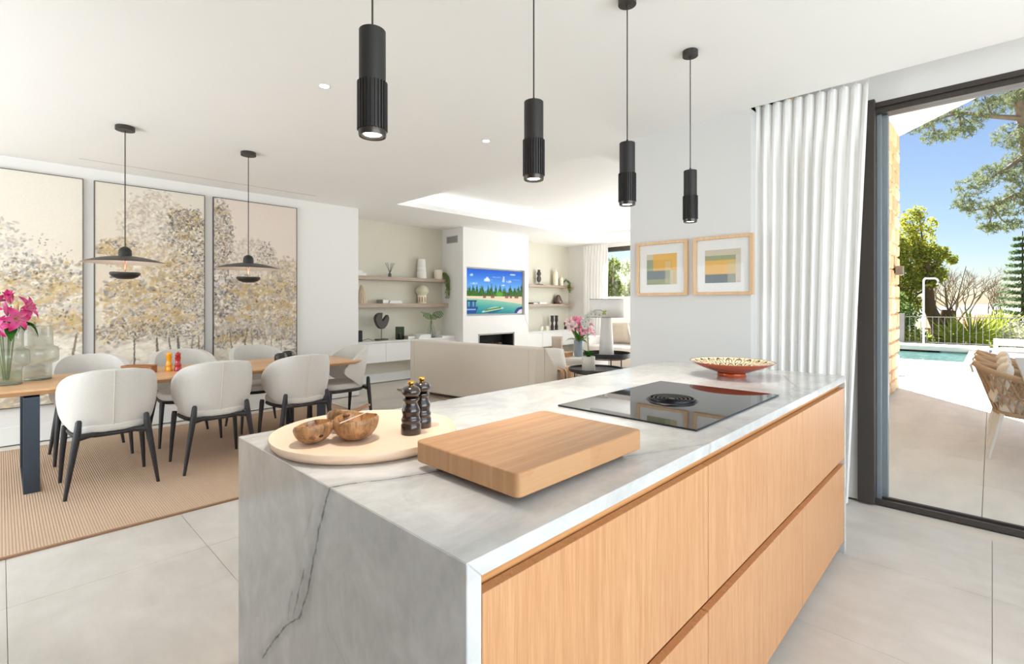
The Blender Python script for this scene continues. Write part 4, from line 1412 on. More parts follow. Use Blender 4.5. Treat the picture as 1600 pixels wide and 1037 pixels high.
# amber and red mills
MP = [(0, 0), (0.029, 0), (0.0295, 0.004), (0.0265, 0.028), (0.0235, 0.044), (0.027, 0.050), (0.027, 0.056), (0.0225, 0.062), (0.0190, 0.078), (0.0188, 0.090), (0.0215, 0.108), (0.0235, 0.113), (0.0235, 0.1175), (0.0195, 0.120), (0, 0.120)]
def table_mill(label, loc, mat):
    m = thing('lacquered_mill', label, 'pepper mill', loc, 0, 'lacquered mills on the dining table')
    build('body', G().lathe(MP, (0, 0, 0), 32), mat, m, smooth=50)
    build('head', G().lathe([(0, 0.1205), (0.017, 0.1205), (0.0205, 0.126), (0.0195, 0.134), (0.0225, 0.140), (0.0222, 0.148), (0.016, 0.156), (0.008, 0.158), (0, 0.158)], (0, 0, 0), 32), mat, m, smooth=50)
    build('nut', G().ball((0, 0, 0.160), 0.0055, nu=12, nv=8), mat, m)
    return m
table_mill('amber yellow lacquered mill beside a red one on the table', (1.006, 5.060, TT), M['yellow'])
table_mill('dark red lacquered mill beside an amber one on the table', (1.060, 5.009, TT), M['red'])
# black round pots
bp = thing('black_round_pot', 'glossy black round tealight pot on the table, before its twin', 'pot', (1.897, 4.958, TT), 0, 'black round pots on the table')
build('body', G().lathe([(0, 0), (0.038, 0), (0.056, 0.014), (0.062, 0.038), (0.062, 0.058), (0.054, 0.082), (0.036, 0.094), (0.034, 0.092), (0.050, 0.078), (0.054, 0.05), (0.036, 0.012), (0, 0.012)], (0, 0, 0), 14), M['black_gloss'], bp, smooth=14)
build('tealight', G().cyl(0, 0, 0.0125, 0.03, 0.019, n=20), M['white_ceramic'], bp, smooth=40)
dup(bp, (2.033, 5.136, TT), 0.5, 'glossy black round tealight pot half hidden behind its twin')

# ------------------------------------------------------------------ the three big paintings
def dabs(img, xs, ys, lens, wids, angs, cols, alphas):
    h, w = img.shape[:2]
    for x, y, l, wd, a, c, al in zip(xs, ys, lens, wids, angs, cols, alphas):
        r = int(l + 1.5)
        x0, x1, y0, y1 = max(0, int(x) - r), min(w, int(x) + r + 1), max(0, int(y) - r), min(h, int(y) + r + 1)
        if x0 >= x1 or y0 >= y1:
            continue
        yy, xx = np.mgrid[y0:y1, x0:x1]
        dx, dy = xx - x, yy - y
        u = dx * math.cos(a) + dy * math.sin(a)
        v = -dx * math.sin(a) + dy * math.cos(a)
        m = np.clip(1.6 - ((u / l) ** 2 + (v / wd) ** 2) * 1.6, 0, 1) * al
        img[y0:y1, x0:x1] = img[y0:y1, x0:x1] * (1 - m[..., None]) + np.asarray(c, float) * m[..., None]

GOLD = [(204, 176, 126), (194, 165, 112), (212, 188, 142), (188, 160, 114)]
GREY = [(164, 158, 155), (144, 139, 138), (186, 180, 174), (128, 123, 121)]
DARK = [(100, 95, 92), (86, 80, 77), (116, 108, 100), (132, 114, 90), (76, 72, 72)]
CREAM = [(236, 228, 212), (226, 216, 198), (242, 236, 224), (218, 208, 192)]
TAUPE = [(196, 182, 168), (180, 166, 154), (208, 196, 180), (168, 152, 142)]
BLUE = [(166, 170, 182), (184, 186, 192)]

def mass(img, cx, cy, rx, ry, pals, n, size, alpha=0.8, ang=None):
    """a mass of brush dabs; coordinates as fractions of the sheet, y from the bottom"""
    h, w = img.shape[:2]
    n, size, alpha = int(n * 1.3), size * 0.95, alpha * 0.85
    t = rng.random(n) * 2 * PI
    r = np.sqrt(rng.random(n)) * (0.85 + 0.3 * rng.random(n))
    xs = (cx + rx * r * np.cos(t)) * w
    ys = (cy + ry * r * np.sin(t)) * h
    pal = [c for p in pals for c in p]
    k = rng.integers(0, len(pal), n)
    cols = [np.array(pal[i]) + rng.normal(0, 6) for i in k]
    l = size * (0.6 + 0.9 * rng.random(n))
    dabs(img, xs, ys, l, np.maximum(0.8, l * (0.35 + 0.25 * rng.random(n))), rng.random(n) * PI if ang is None else rng.normal(ang, 0.35, n), cols, alpha * (0.6 + 0.4 * rng.random(n)))

def trunk(img, pts, w0, w1, col):
    h, w = img.shape[:2]
    pts = [np.array(p) for p in pts]
    xs, ys, ws = [], [], []
    tot = len(pts) - 1
    for i in range(tot):
        for s in np.linspace(0, 1, 26, endpoint=False):
            p = pts[i] * (1 - s) + pts[i + 1] * s
            xs.append(p[0] * w + rng.normal(0, 0.4))
            ys.append(p[1] * h)
            ws.append(1.25 * (w0 + (w1 - w0) * (i + s) / tot))
    n = len(xs)
    dabs(img, xs, ys, [4.0] * n, ws, [PI / 2 + rng.normal(0, 0.2) for _ in range(n)], [np.array(col) + rng.normal(0, 12) for _ in range(n)], [0.92] * n)

def base_sheet(top, mid, low, h=440, w=195):
    v = np.linspace(0, 1, h)[:, None, None]
    a, b, c = (np.array(x, float) for x in (low, mid, top))
    img = np.where(v < 0.5, a * (1 - v * 2) + b * v * 2, b * (1 - (v - 0.5) * 2) + c * (v - 0.5) * 2)
    img = np.repeat(img, w, 1)
    img += rng.normal(0, 2.2, img.shape[:2])[..., None]
    return img

# first sheet: bare sky, pale wooded bank, gold band
A = base_sheet((226, 219, 208), (226, 216, 200), (216, 206, 190))
mass(A, 0.20, 0.66, 0.34, 0.17, [TAUPE, CREAM, CREAM, BLUE], 700, 5, 0.45)
mass(A, 0.28, 0.70, 0.30, 0.10, [GREY, TAUPE], 260, 4.0, 0.65)
mass(A, 0.10, 0.82, 0.22, 0.10, [TAUPE, GREY], 160, 3.5, 0.5)
mass(A, 0.5, 0.45, 0.55, 0.20, [CREAM, TAUPE, BLUE, CREAM], 1800, 6, 0.5)
mass(A, 0.62, 0.49, 0.48, 0.08, [GOLD, GOLD, TAUPE, CREAM], 420, 7, 0.8, 0.2)
mass(A, 0.80, 0.57, 0.30, 0.06, [GOLD, CREAM, DARK], 180, 5, 0.55)
mass(A, 0.45, 0.58, 0.30, 0.05, [DARK, GREY], 130, 3.0, 0.75)
mass(A, 0.55, 0.38, 0.50, 0.10, [GREY, CREAM, CREAM, BLUE, TAUPE], 1300, 4.5, 0.6)
mass(A, 0.86, 0.30, 0.22, 0.10, [GOLD, GOLD, TAUPE], 420, 7, 0.7)
mass(A, 0.60, 0.20, 0.55, 0.14, [CREAM, CREAM, GREY, BLUE, TAUPE], 1500, 6, 0.6, 0.1)
mass(A, 0.45, 0.07, 0.60, 0.09, [TAUPE, GREY, GOLD, CREAM], 700, 7, 0.6, 0.05)
mass(A, 0.70, 0.42, 0.35, 0.30, [DARK, GREY], 260, 2.4, 0.75)
mass(A, 0.5, 0.45, 0.5, 0.25, [CREAM], 500, 4, 0.5)
for cx, cy, rx, ry in ((0.25, 0.44, 0.22, 0.03), (0.62, 0.46, 0.2, 0.035), (0.85, 0.50, 0.15, 0.03), (0.88, 0.33, 0.14, 0.05), (0.55, 0.36, 0.12, 0.02), (0.3, 0.16, 0.2, 0.02)):
    mass(A, cx, cy, rx, ry, [GOLD, GOLD, TAUPE], 34, 7, 0.85, 0.1)
    mass(A, cx, cy, rx * 1.3, ry * 1.6, [CREAM, GREY, DARK], 40, 3.2, 0.7)
mass(A, 0.6, 0.24, 0.45, 0.06, [CREAM], 260, 8, 0.6, 0.1)
trunk(A, [(0.93, 0.05), (0.92, 0.20), (0.95, 0.30)], 2.4, 1.2, (140, 126, 110))
# second sheet: large dark leafed tree, gold middle ground, trunks below
B = base_sheet((222, 214, 202), (220, 208, 190), (214, 206, 190))
mass(B, 0.50, 0.82, 0.30, 0.16, [TAUPE, CREAM, TAUPE], 1100, 4.5, 0.6)
mass(B, 0.82, 0.68, 0.30, 0.22, [TAUPE, CREAM, GREY], 1300, 5, 0.65)
mass(B, 0.85, 0.70, 0.24, 0.22, [DARK, GREY, CREAM, GOLD], 1200, 3.0, 0.85)
mass(B, 0.80, 0.86, 0.18, 0.06, [DARK, GREY, GOLD], 260, 3.2, 0.85)
mass(B, 0.20, 0.68, 0.18, 0.07, [GOLD, DARK, TAUPE], 220, 4.5, 0.7)
mass(B, 0.55, 0.60, 0.36, 0.12, [TAUPE, CREAM, GOLD], 900, 5.5, 0.6)
mass(B, 0.48, 0.45, 0.46, 0.12, [GOLD, GOLD, TAUPE, CREAM, GREY], 900, 6.5, 0.8)
mass(B, 0.60, 0.36, 0.50, 0.12, [GREY, TAUPE, CREAM, GOLD, BLUE], 1500, 4.5, 0.7)
mass(B, 0.35, 0.30, 0.40, 0.06, [GREY, DARK, GOLD], 520, 3.5, 0.75)
mass(B, 0.86, 0.45, 0.20, 0.25, [DARK, GREY, CREAM], 620, 2.8, 0.75)
mass(B, 0.5, 0.17, 0.55, 0.10, [CREAM, CREAM, TAUPE], 900, 6.5, 0.65, 0.1)
mass(B, 0.16, 0.14, 0.17, 0.08, [GREY, CREAM, TAUPE], 380, 4, 0.6)
mass(B, 0.45, 0.055, 0.6, 0.06, [GREY, BLUE, TAUPE, DARK], 620, 6.5, 0.6, 0.05)
mass(B, 0.85, 0.14, 0.20, 0.10, [GOLD, GREY, DARK], 320, 4, 0.6)
for cx, cy, rx, ry in ((0.42, 0.47, 0.22, 0.035), (0.72, 0.52, 0.16, 0.03), (0.24, 0.52, 0.14, 0.03), (0.60, 0.40, 0.2, 0.03), (0.14, 0.69, 0.12, 0.025), (0.40, 0.36, 0.14, 0.02), (0.78, 0.36, 0.14, 0.025), (0.66, 0.63, 0.1, 0.02), (0.80, 0.78, 0.08, 0.015)):
    mass(B, cx, cy, rx, ry, [GOLD, GOLD, TAUPE], 30, 7, 0.85, 0.1)
    mass(B, cx, cy, rx * 1.3, ry * 1.6, [CREAM, GREY, DARK], 40, 3.2, 0.7)
mass(B, 0.45, 0.19, 0.4, 0.05, [CREAM], 240, 8, 0.7, 0.1)
mass(B, 0.72, 0.10, 0.2, 0.06, [CREAM], 120, 7, 0.7, 0.1)
for x0, x1, w0, col in ((0.31, 0.33, 2.0, (120, 112, 106)), (0.54, 0.53, 3.4, (128, 112, 94)), (0.74, 0.73, 4.0, (112, 104, 98)), (0.70, 0.64, 2.0, (120, 114, 108)), (0.80, 0.88, 2.4, (150, 144, 138)), (0.92, 0.94, 1.8, (130, 118, 104))):
    trunk(B, [(x0, 0.05), ((x0 + x1) / 2 + 0.01, 0.14), (x1, 0.27)], w0, w0 * 0.45, col)
# third sheet: rosy sky, dark tree at one side, gold bushes, slender trunks
D3 = base_sheet((222, 208, 198), (224, 211, 198), (212, 202, 188))
mass(D3, 0.06, 0.78, 0.15, 0.20, [TAUPE, GREY, CREAM], 700, 4.5, 0.65)
mass(D3, 0.10, 0.78, 0.13, 0.19, [DARK, GREY, GOLD], 420, 3.0, 0.8)
mass(D3, 0.45, 0.66, 0.28, 0.14, [TAUPE, CREAM, TAUPE], 900, 4.5, 0.5)
mass(D3, 0.60, 0.72, 0.12, 0.07, [GREY, DARK, TAUPE], 130, 3.0, 0.65)
mass(D3, 0.85, 0.60, 0.22, 0.10, [TAUPE, GREY, GOLD], 420, 4.5, 0.55)
mass(D3, 0.55, 0.50, 0.48, 0.09, [GOLD, GOLD, TAUPE, CREAM, GREY], 700, 6.5, 0.8)
mass(D3, 0.35, 0.38, 0.36, 0.10, [GOLD, TAUPE, CREAM, GREY], 900, 6, 0.65)
mass(D3, 0.10, 0.42, 0.20, 0.20, [GREY, DARK, BLUE, CREAM], 700, 4, 0.7)
mass(D3, 0.85, 0.38, 0.22, 0.14, [GOLD, TAUPE, CREAM, GREY], 620, 5.5, 0.65)
mass(D3, 0.5, 0.28, 0.55, 0.10, [CREAM, TAUPE, GREY, GOLD, BLUE], 1300, 4.5, 0.65)
mass(D3, 0.30, 0.24, 0.30, 0.06, [GOLD, GREY, DARK], 360, 4, 0.65)
mass(D3, 0.85, 0.16, 0.20, 0.08, [GREY, BLUE, TAUPE, DARK], 420, 4.5, 0.65)
mass(D3, 0.5, 0.10, 0.55, 0.07, [CREAM, TAUPE, CREAM], 620, 6.5, 0.6, 0.1)
mass(D3, 0.25, 0.04, 0.4, 0.045, [GREY, TAUPE, DARK, BLUE], 360, 6, 0.6, 0.05)
for cx, cy, rx, ry in ((0.40, 0.51, 0.2, 0.03), (0.75, 0.53, 0.2, 0.03), (0.50, 0.43, 0.2, 0.03), (0.78, 0.42, 0.14, 0.03), (0.30, 0.36, 0.16, 0.025), (0.06, 0.93, 0.04, 0.012), (0.85, 0.33, 0.12, 0.025), (0.2, 0.25, 0.15, 0.02)):
    mass(D3, cx, cy, rx, ry, [GOLD, GOLD, TAUPE], 30, 7, 0.85, 0.1)
    mass(D3, cx, cy, rx * 1.3, ry * 1.6, [CREAM, GREY, DARK], 36, 3.2, 0.65)
mass(D3, 0.5, 0.18, 0.45, 0.05, [CREAM], 220, 8, 0.7, 0.1)
for x0, x1, w0, col in ((0.25, 0.17, 2.4, (140, 122, 108)), (0.27, 0.38, 2.0, (132, 116, 104)), (0.47, 0.42, 1.8, (150, 138, 124)), (0.62, 0.58, 2.6, (190, 168, 136)), (0.63, 0.68, 2.2, (180, 162, 138)), (0.78, 0.80, 1.4, (170, 158, 146))):
    trunk(D3, [(x0, 0.06), ((x0 + x1) / 2, 0.15), (x1, 0.30)], w0, w0 * 0.4, col)
M['paint'] = attr_mat('oil_paint', 0.7, spec=0.25, bump=0.06)
M['canvas_frame'] = plain('dark_slim_frame', L(74, 68, 62), 0.5, var=0.1)
for x0, x1, img, lb in ((-0.400, 0.572, A, 'tall muted painting with an empty pale sky above a gold woodland band, behind the lilies'),
                        (0.654, 1.625, B, 'tall muted woodland painting with a big dark leafed tree, behind the larger looking lamp'),
                        (1.709, 2.668, D3, 'tall muted woodland painting with a rosy sky and slender trunks')):
    p = thing('woodland_painting', lb, 'painting', (x0, 6.48, 0.34), 0, 'three woodland paintings in a row')
    w, h = x1 - x0, 2.19
    f = 0.006
    build('frame', G().box(0, -0.036, 0, w, 0, f).box(0, -0.036, h - f, w, 0, h).box(0, -0.036, f, f, 0, h - f).box(w - f, -0.036, f, w, 0, h - f), M['canvas_frame'], p, smooth=0)
    build('stretcher', G().box(f, -0.030, f, w - f, -0.004, h - f), M['paper'], p, smooth=0)
    paint_panel('canvas', f, w - f, f, h - f, img, M['paint'], p, -0.0315)

# ------------------------------------------------------------------ two framed prints
def print_colors(k):
    n = 150
    im = np.tile(np.array([214., 202., 182.]), (n, n, 1))
    yy, xx = np.mgrid[0:n, 0:n] / (n - 1)
    def rect(x0, y0, x1, y1, c, al=1.0):
        m = (xx >= x0) & (xx <= x1) & (yy >= y0) & (yy <= y1)
        im[m] = im[m] * (1 - al) + np.array(c, float) * al
    if k == 0:
        rect(0, 0, 0.85, 1, (196, 186, 160))
        rect(0, 0, 0.78, 0.17, (146, 150, 112))
        rect(0, 0.17, 0.78, 0.45, (104, 112, 112))
        rect(0, 0.45, 0.26, 0.82, (150, 160, 128))
        rect(0, 0.82, 0.26, 1.0, (202, 192, 164))
        rect(0.22, 0.45, 1.0, 1.0, (226, 178, 96))
        rect(0.22, 0.45, 0.85, 0.80, (220, 170, 84))
        rect(0.62, 0.04, 0.80, 0.74, (206, 196, 150), 0.55)
        rect(0.86, 0, 1, 0.45, (206, 184, 140))
    else:
        rect(0, 0.82, 1, 1, (204, 192, 170))
        rect(0, 0.66, 0.86, 0.82, (154, 160, 124))
        rect(0, 0.26, 0.86, 0.68, (224, 176, 94))
        rect(0, 0, 0.86, 0.26, (98, 106, 108))
        rect(0.64, 0, 0.86, 0.66, (196, 190, 156), 0.5)
        rect(0.86, 0, 1, 0.82, (208, 198, 180))
        rect(0.9, 0.02, 0.97, 0.05, (176, 164, 146))
    return im + rng.normal(0, 3, (n, n))[..., None]
M['print'] = attr_mat('printed_paper', 0.55, spec=0.3)
for y0, k, lb in ((2.074, 0, 'oak framed square colour block print beside the doorless opening'), (1.602, 1, 'oak framed square colour block print with a wide grey base, next to the curtain')):
    p = thing('framed_print', lb, 'picture', (3.62, y0, 1.362), -PI / 2, 'two oak framed prints')
    s, f = 0.424, 0.022
    for a in ((0, 0, s, f), (0, s - f, s, s), (0, f, f, s - f), (s - f, f, s, s - f)):
        build('frame_bar', G().box(a[0], -0.028, a[1], a[2], 0, a[3]), M['frame_oak'], p, smooth=0, bevel=0.0015, seg=1)
    build('mat', G().box(f, -0.012, f, s - f, -0.004, s - f), M['paper'], p, smooth=0)
    m0 = 0.085
    paint_panel('print', m0, s - m0, m0 + 0.002, s - m0 - 0.012, print_colors(k), M['print'], p, -0.0125)
    build('glazing', G().box(f, -0.018, f, s - f, -0.0165, s - f), glass('picture_glass', (0.985, 0.985, 0.985), refl=0.5, ior=1.3), p, smooth=0)

# ------------------------------------------------------------------ television with a beach picture on the screen
def beach():
    h, w = 120, 190
    yy, xx = np.mgrid[0:h, 0:w]
    u, v = xx / (w - 1), 1 - yy / (h - 1)        # v from top
    im = np.zeros((h, w, 3))
    top = np.array([24., 96., 220.])
    low = np.array([120., 190., 250.])
    im[:] = top + (low - top) * np.clip(v / 0.45, 0, 1)[..., None]
    for cx, cy, rx, ry, s in ((0.36, 0.24, 0.07, 0.045, 1), (0.35, 0.2, 0.03, 0.04, 1), (0.08, 0.13, 0.03, 0.025, 0.8), (0.64, 0.22, 0.025, 0.08, 0.8), (0.75, 0.25, 0.05, 0.035, 0.8), (0.82, 0.08, 0.06, 0.02, 0.9), (0.12, 0.32, 0.06, 0.03, 0.7), (0.52, 0.16, 0.1, 0.012, 0.4), (0.9, 0.2, 0.15, 0.012, 0.3), (0.63, 0.34, 0.03, 0.02, 0.8)):
        nz = np.kron(np.random.default_rng(int(cx * 1000)).normal(0, 0.45, (30, 38)), np.ones((4, 5)))[:h, :w]
        m = np.clip(1.2 + nz - ((u - cx) / rx) ** 2 - ((v - cy) / ry) ** 2, 0, 1) * s * 0.9
        im = im * (1 - m[..., None]) + 250 * m[..., None]
    r = np.random.default_rng(5)
    # line of trees
    tt = np.zeros(w)
    for cx, hgt, wd in ((0.03, 0.16, 0.05), (0.11, 0.24, 0.05), (0.17, 0.22, 0.04), (0.26, 0.24, 0.06), (0.36, 0.22, 0.05), (0.42, 0.24, 0.05), (0.50, 0.26, 0.04), (0.58, 0.22, 0.06), (0.66, 0.20, 0.06), (0.77, 0.26, 0.06), (0.86, 0.20, 0.05), (0.93, 0.26, 0.05), (0.99, 0.30, 0.05)):
        tt = np.maximum(tt, hgt * np.clip(1 - (np.abs(np.linspace(0, 1, w) - cx) / wd) ** 1.3, 0, 1))
    for cx, hgt, wd in zip(r.random(34), 0.12 + 0.13 * r.random(34), 0.012 + 0.016 * r.random(34)):
        tt = np.maximum(tt, hgt * np.clip(1 - (np.abs(np.linspace(0, 1, w) - cx) / wd) ** 1.1, 0, 1))
    tt = np.maximum(tt, 0.10) + 0.026 * r.normal(size=w)
    tree = (v > 0.60 - tt[None, :]) & (v < 0.61)
    sh = r.normal(0, 18, (h, w))
    sh = r.normal(0, 24, (h, w))
    tc = np.stack([38 + sh * 0.9 + 90 * (v - 0.4), 80 + sh * 1.2 + 150 * (v - 0.4), 8 + sh * 0.3], -1)
    im[tree] = tc[tree]
    m = np.clip(1.4 - ((u - 0.57) / 0.07) ** 2 - ((v - 0.55) / 0.06) ** 2, 0, 1)[..., None]
    im = im * (1 - m) + np.array([96., 170., 24.]) * m
    shore = 0.60 + 0.10 * u + 0.0 * v
    edge = 0.655 + 0.13 * u ** 1.6
    sand = (v >= shore * 0 + 0.60) & (v < edge)
    im[sand] = np.array([244., 222., 190.]) + r.normal(0, 5, (h, w))[sand][:, None]
    sea = v >= edge
    t = np.clip((v - edge) / 0.32, 0, 1)[..., None]
    seac = np.array([150., 206., 176.]) * (1 - t) + np.array([0., 130., 146.]) * t + r.normal(0, 6, (h, w))[..., None]
    im[sea] = seac[sea]
    for cx, wd in ((0.70, 0.045), (0.78, 0.03), (0.89, 0.055), (0.44, 0.045), (0.30, 0.04)):
        hut = (v > 0.555 + np.abs(u - cx) * 0.6) & (v < 0.60) & (np.abs(u - cx) < wd)
        im[hut] = np.array([112., 84., 60.])
        base = (v >= 0.60) & (v < 0.645) & (np.abs(u - cx) < wd * 0.7)
        im[base] = np.array([150., 110., 86.])
    # long white and green boat
    s = u - 0.45
    mid = 0.90 - 0.22 * s
    hull = (np.abs(s) < 0.20) & (v > mid + 0.012 - 0.06 * (1 - (s / 0.2) ** 2)) & (v < mid + 0.075 * (1 - (s / 0.2) ** 2) + 0.012)
    im[hull] = np.array([206., 226., 216.])
    inner = (np.abs(s) < 0.15) & (v > mid - 0.03) & (v < mid + 0.012)
    im[inner] = np.array([92., 150., 70.])
    low_h = hull & (v > mid + 0.03)
    im[low_h] = np.array([30., 100., 120.])
    # blue boat and dark prow at the sides
    bl = (u < 0.19 - 0.25 * np.abs(v - 0.85)) & (v > 0.84) & (v < 0.985)
    im[bl] = np.array([30., 74., 150.])
    cab = (u < 0.15) & (v > 0.71) & (v <= 0.84) & ((np.floor(u * 40) % 3) != 1)
    im[cab] = np.array([40., 84., 150.])
    roof = (u < 0.165) & (v > 0.695) & (v < 0.725)
    im[roof] = np.array([24., 52., 110.])
    st = (u < 0.15) & (np.abs(v - 0.90) < 0.012)
    im[st] = np.array([150., 190., 220.])
    pr = ((u - 0.98) ** 2 / 0.018 + (v - 1.02) ** 2 / 0.03 < 1)
    im[pr] = np.array([30., 60., 140.])
    pr2 = ((u - 1.0) ** 2 / 0.011 + (v - 1.04) ** 2 / 0.018 < 1)
    im[pr2] = np.array([228., 226., 232.])
    return np.clip(im, 0, 255)
tv = thing('television', 'wall recessed flat television showing a tropical beach with boats', 'television', (5.785, 6.73, 1.11))
build('housing', G().box(-0.008, 0, -0.008, 1.458, 0.035, 0.822), plain('television_black', (0.012, 0.012, 0.013), 0.35), tv, smooth=0, bevel=0.002)
paint_panel('screen', 0, 1.45, 0.0, 0.814, beach(), attr_mat('lit_screen', 0.35, emission=0.55, spec=0.06), tv, -0.0012)
build('lower_bar', G().box(-0.008, -0.004, -0.012, 1.458, 0.035, 0.0), plain('television_grey', L(120, 116, 114), 0.4, 0.4), tv, smooth=0)
solo('soundbar_cable', G().tube([(7.277, 6.688, 1.10), (7.30, 6.684, 0.98), (7.345, 6.684, 0.90), (7.385, 6.684, 0.86), (7.395, 6.70, 0.80)], 0.004, 6), M['paper'], 'thin white cable trailing from the corner of the television', 'cable')

# ------------------------------------------------------------------ shelves and cabinets of the two niches
def shelf(label, x0, x1, z0, z1):
    s = thing('wall_shelf', label, 'shelf', (x0, 7.28, z0), 0, 'grey oak wall shelves')
    build('board', G().box(0, -0.18, 0, x1 - x0, 0, z1 - z0), M['shelf_x'], s, smooth=0, bevel=0.002)
    return s
M['shelf_x'] = wood('grey_oak_shelf_board', L(158, 138, 120), L(184, 166, 148), 0, 22, 110, 0.5)
S1, S2, S3, S4 = 1.738, 1.302, 1.712, 1.290
shelf('upper grey oak shelf carrying the tall white vase and the diffuser', 3.547, 5.67, 1.680, S1)
shelf('lower grey oak shelf carrying the round bellied sage vase', 3.547, 5.67, 1.234, S2)
shelf('upper grey oak shelf with two white bottles, past the chimney breast', 7.38, 9.45, 1.660, S3)
shelf('lower grey oak shelf with the dark metallic vase, past the chimney breast', 7.38, 9.45, 1.235, S4)
SY = 7.18
CZ = 0.705
def cabinet(label, x0, x1):
    c = thing('media_cabinet', label, 'cabinet', (x0, 7.279, 0), 0, 'white wall hung cabinets')
    w = x1 - x0
    build('carcass', G().box(0, -0.36, 0.372, w, 0, CZ - 0.020), M['trim'], c, smooth=0)
    build('top', G().box(0, -0.40, CZ - 0.020, w, 0, CZ), M['trim'], c, smooth=0, bevel=0.001)
    k = 3
    for i in range(k):
        build('door', G().box(w * i / k + 0.0025, -0.38, 0.375, w * (i + 1) / k - 0.0025, -0.361, CZ - 0.025), M['trim'], c, smooth=0, bevel=0.001)
    return c
cabinet('white wall hung cabinet under the shelves with the disc sculpture on it', 3.547, 5.67)
cabinet('white wall hung cabinet beyond the chimney breast with dark candlesticks on it', 7.38, 9.45)

def book(label, x, y, z, w, d, h, mat, rz=0.0, group=None):
    b = thing('book', label, 'book', (x, y, z), rz, group)
    build('pages', G().box(-w / 2 + 0.004, -d / 2 + 0.004, 0.003, w / 2 - 0.004, d / 2 - 0.004, h - 0.003), M['paper'], b, smooth=0)
    build('cover', G().box(-w / 2, -d / 2, 0, w / 2, d / 2, 0.003).box(-w / 2, -d / 2, h - 0.003, w / 2, d / 2, h).box(-w / 2, -d / 2, 0.003, -w / 2 + 0.004, d / 2, h - 0.003), mat, b, smooth=0)
    return b
W_ = M['paper']
book('white book lying under another at the wall end of the upper shelf', 3.86, SY, S1, 0.36, 0.13, 0.045, W_)
book('white book lying on top of another at the wall end of the upper shelf', 3.83, SY, S1 + 0.045, 0.30, 0.12, 0.036, W_, 0.05)
book('grey covered book lying on the lower shelf beside white books', 4.37, SY, S2, 0.15, 0.13, 0.060, M['grey_cover'], 0.3)
book('white book lying flat on the lower shelf, under the thinner one', 4.58, SY, S2, 0.25, 0.14, 0.024, W_)
book('thin white book lying on another on the lower shelf', 4.575, SY, S2 + 0.024, 0.23, 0.13, 0.020, W_, 0.06)
df = thing('reed_diffuser', 'small dark glass reed diffuser with crossed dark sticks on the upper shelf', 'diffuser', (4.50, SY, S1))
build('bottle', G().lathe([(0, 0), (0.030, 0), (0.032, 0.006), (0.032, 0.050), (0.026, 0.060), (0.013, 0.064), (0.013, 0.082), (0, 0.082)], (0, 0, 0), 4), plain('smoked_bottle', L(96, 92, 96), 0.15, var=0.1), df, smooth=30)
for k, (dx, dy) in enumerate(((-0.075, 0.01), (-0.055, -0.02), (0.06, 0.01), (0.08, -0.01), (0.045, 0.03))):
    build('reed', G().tube([(0, 0, 0.06), (dx, dy, 0.235)], 0.0032, 6), plain('dark_reed', L(74, 66, 62), 0.8) if k == 0 else bpy.data.materials['dark_reed'], df)
v = thing('tall_white_vase', 'tall tapering white ceramic vase with faint grooves on the upper shelf', 'vase', (5.135, SY, S1))
prof = [(0, 0), (0.086, 0), (0.089, 0.006), (0.066, 0.335), (0.062, 0.338), (0.058, 0.33), (0.055, 0.30), (0, 0.29)]
for zz in (0.12, 0.20):
    r = 0.089 - 0.023 * zz / 0.335
    i = next(k for k, p in enumerate(prof) if p[1] > zz)
    prof[i:i] = [(r, zz - 0.004), (r - 0.003, zz), (r - 0.0005, zz + 0.004)]
build('body', G().lathe(prof, (0, 0, 0), 36), M['white_ceramic'], v, smooth=40)
v = thing('white_planter', 'white cylindrical pot on the upper shelf with a trailing plant beside it', 'pot', (5.50, SY, S1))
build('pot', G().lathe([(0, 0), (0.072, 0), (0.076, 0.006), (0.076, 0.155), (0.072, 0.165), (0.066, 0.165), (0.064, 0.12), (0, 0.115)], (0, 0, 0), 32), M['cream_ceramic'], v, smooth=40)
def trailing(label, x, y, z, drop, seed, spread=0.06, dirx=0.0):
    t = thing('trailing_plant', label, 'plant', (x, y, z))
    r = np.random.default_rng(seed)
    P, A_, B_ = [], [], []
    for k in range(9):
        ox, oy = r.normal(0, 0.02), -0.05 - 0.06 * r.random()
        ln = drop * (0.45 + 0.55 * r.random())
        pts = [(0, 0.02, 0.05), (ox * 0.5 + dirx * 0.3, oy * 0.4, 0.12), (ox + dirx * 0.6, oy - 0.04, 0.06)]
        n = 7
        for i in range(1, n + 1):
            pts.append((ox + dirx * 0.6 + r.normal(0, 0.008) + spread * 0.3 * r.normal() * i / n, oy - 0.05 - 0.01 * r.random(), 0.05 - ln * i / n))
        build('tendril', G().tube(pts, 0.0028, 5), M['stem'], t)
        for i in range(60):
            u = r.random() * (len(pts) - 1)
            a, b = Vector(pts[int(u)]), Vector(pts[min(int(u) + 1, len(pts) - 1)])
            p = a.lerp(b, u % 1)
            P.append((p.x + r.normal(0, 0.012), p.y + r.normal(0, 0.010), p.z + r.normal(0, 0.010)))
    P = np.array(P)
    n = len(P)
    A_ = unit(r.normal(size=(n, 3))) * 0.014
    B_ = unit(np.cross(A_, r.normal(size=(n, 3)))) * 0.014
    o = quads('leaves', P, A_, B_, M['trail'], t)
    o['kind'] = 'stuff'
    return t
trailing('green trailing plant hanging off the end of the upper shelf beside the chimney breast', 5.61, 7.19, S1, 0.42, 3)
v = thing('wooden_cone_sculpture', 'pale driftwood cone ornament at the wall end of the lower shelf', 'ornament', (3.985, SY, S2))
build('cone', G().lathe([(0, 0), (0.076, 0), (0.080, 0.01), (0.052, 0.15), (0.030, 0.25), (0.024, 0.275), (0, 0.28)], (0, 0, 0), 9), M['driftwood'], v, smooth=20)
